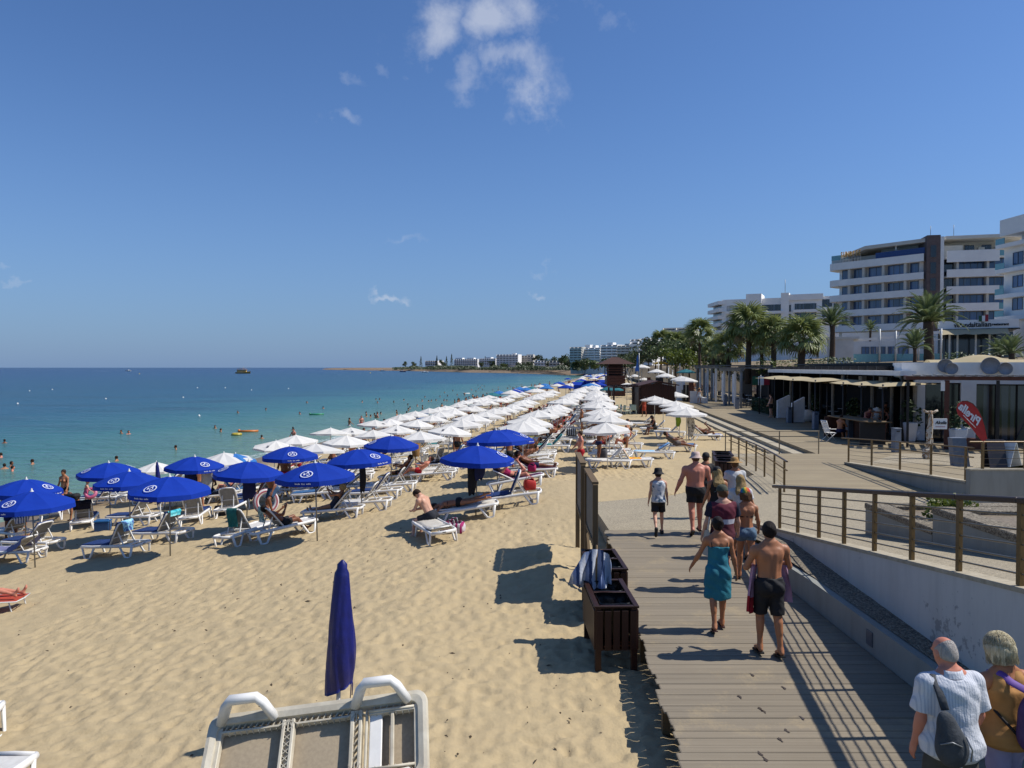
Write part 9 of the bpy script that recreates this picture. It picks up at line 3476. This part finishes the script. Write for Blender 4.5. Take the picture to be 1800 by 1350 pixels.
MB().tube([(1.0,0,3.5),(1.0,0,7.0)],.08,5).build("mast",wd,t)
for q in range(7):
 m,dz = STAND[q % 4]
 link("person",m,None,(p.x - 5 + q * 1.3,p.y - .8 + .5 * (q % 3),SEA_Z + 3.52 + dz),rnd.uniform(0,6),label="passenger standing on the upper deck of the tour boat",cat="person",group="passengers on the tour boat")
def small_boat(px,py,ln,label,m,group=None,hd=0):
 p = at_z(px,py,SEA_Z)
 t = thing("motor_boat",label,"boat",(p.x,p.y,SEA_Z),R(hd),group)
 b = MB()
 rows = []
 for i in range(9):
  f = i / 8
  x = -ln / 2 + ln * f
  w = ln * .17 * (1 - f ** 3) + .02
  rows.append([(x,-w,ln * .13 * (1 + .4 * f)),(x,-w * .6,-.1),(x,0,-.25),(x,w * .6,-.1),(x,w,ln * .13 * (1 + .4 * f))])
 b.sheet(rows)
 b.sheet([[(r[0][0],r[0][1],r[0][2] - .1),(r[4][0],r[4][1],r[4][2] - .1)] for r in rows],smooth=False)
 b.build("hull",m,t)
 MB().box((-ln * .05,0,ln * .19),(ln * .3,ln * .2,ln * .12),taper=.8).build("cabin",M_WHITEP,t)
 MB().box((ln * .04,0,ln * .27),(ln * .2,ln * .22,.06)).build("cabin_roof",M_NAVY,t)
small_boat(672,652.5,9,"small white motor boat left of the headland buoys",M_WHITEP)
small_boat(708,654,8,"small dark motor boat in the middle of the bay",M_NAVY)
small_boat(747,655,8,"small white motor boat nearest the headland trees",M_WHITEP,None,20)
for n,px in enumerate((788,803,831,846,862)):
 small_boat(px,653.6 + .15 * n,9 + n % 3,f"white moored boat off the headland, {ordn[n]} from the sea side",M_WHITEP,"white boats moored off the headland",10 * n)
small_boat(910,652.8,17,"long yellow boat moored under the headland hotels",mat("yellow_hull",'#b58a2c','#a07a24',rough=.5))
small_boat(225,652.4,9,"fast white motor boat out at sea trailing a wake",M_WHITEP,None,180)
b = MB()
p0 = at_z(226,652.8,SEA_Z)
b.sheet([[(p0.x + x,p0.y - w * (.3 + x / 60),SEA_Z + .08),(p0.x + x,p0.y + w * (.3 + x / 60),SEA_Z + .08)] for x,w in [(-j * 4.0,4 + .12 * j) for j in range(14)]])
foam = mat("wake_foam",'#b8c4cc','#7f98ac',rough=.9,scale=.4)
b.build("wake",foam,label="long white wake behind the fast motor boat",kind='stuff')
for n,(px,py) in enumerate(((245,657.5),(52,687.5),(92,685),(186,701.5),(322,699),(347,682),(396,682),(442,686),(350,731.5),(507,683.5),(31,710),(651,656))):
 p = at_z(px,py,SEA_Z)
 t = thing("buoy",f"small round {'yellow' if n in (0, 11) else 'white'} buoy floating on the sea","buoy",(p.x,p.y,SEA_Z),0,f"{'yellow' if n in (0, 11) else 'white'} buoys on the sea")
 r_ = max(.15,.0008 * p.y)
 MB().lathe([(0,-r_ * .4),(r_ * .9,-.1 * r_),(r_,.3 * r_),(r_ * .7,r_ * .9),(r_ * .2,r_ * 1.3),(0,r_ * 1.35)],n=10).build("float_ball",mat("yellow_buoy",'#c9b04a','#b59c3a') if n in (0,11) else M_WHITEP,t)
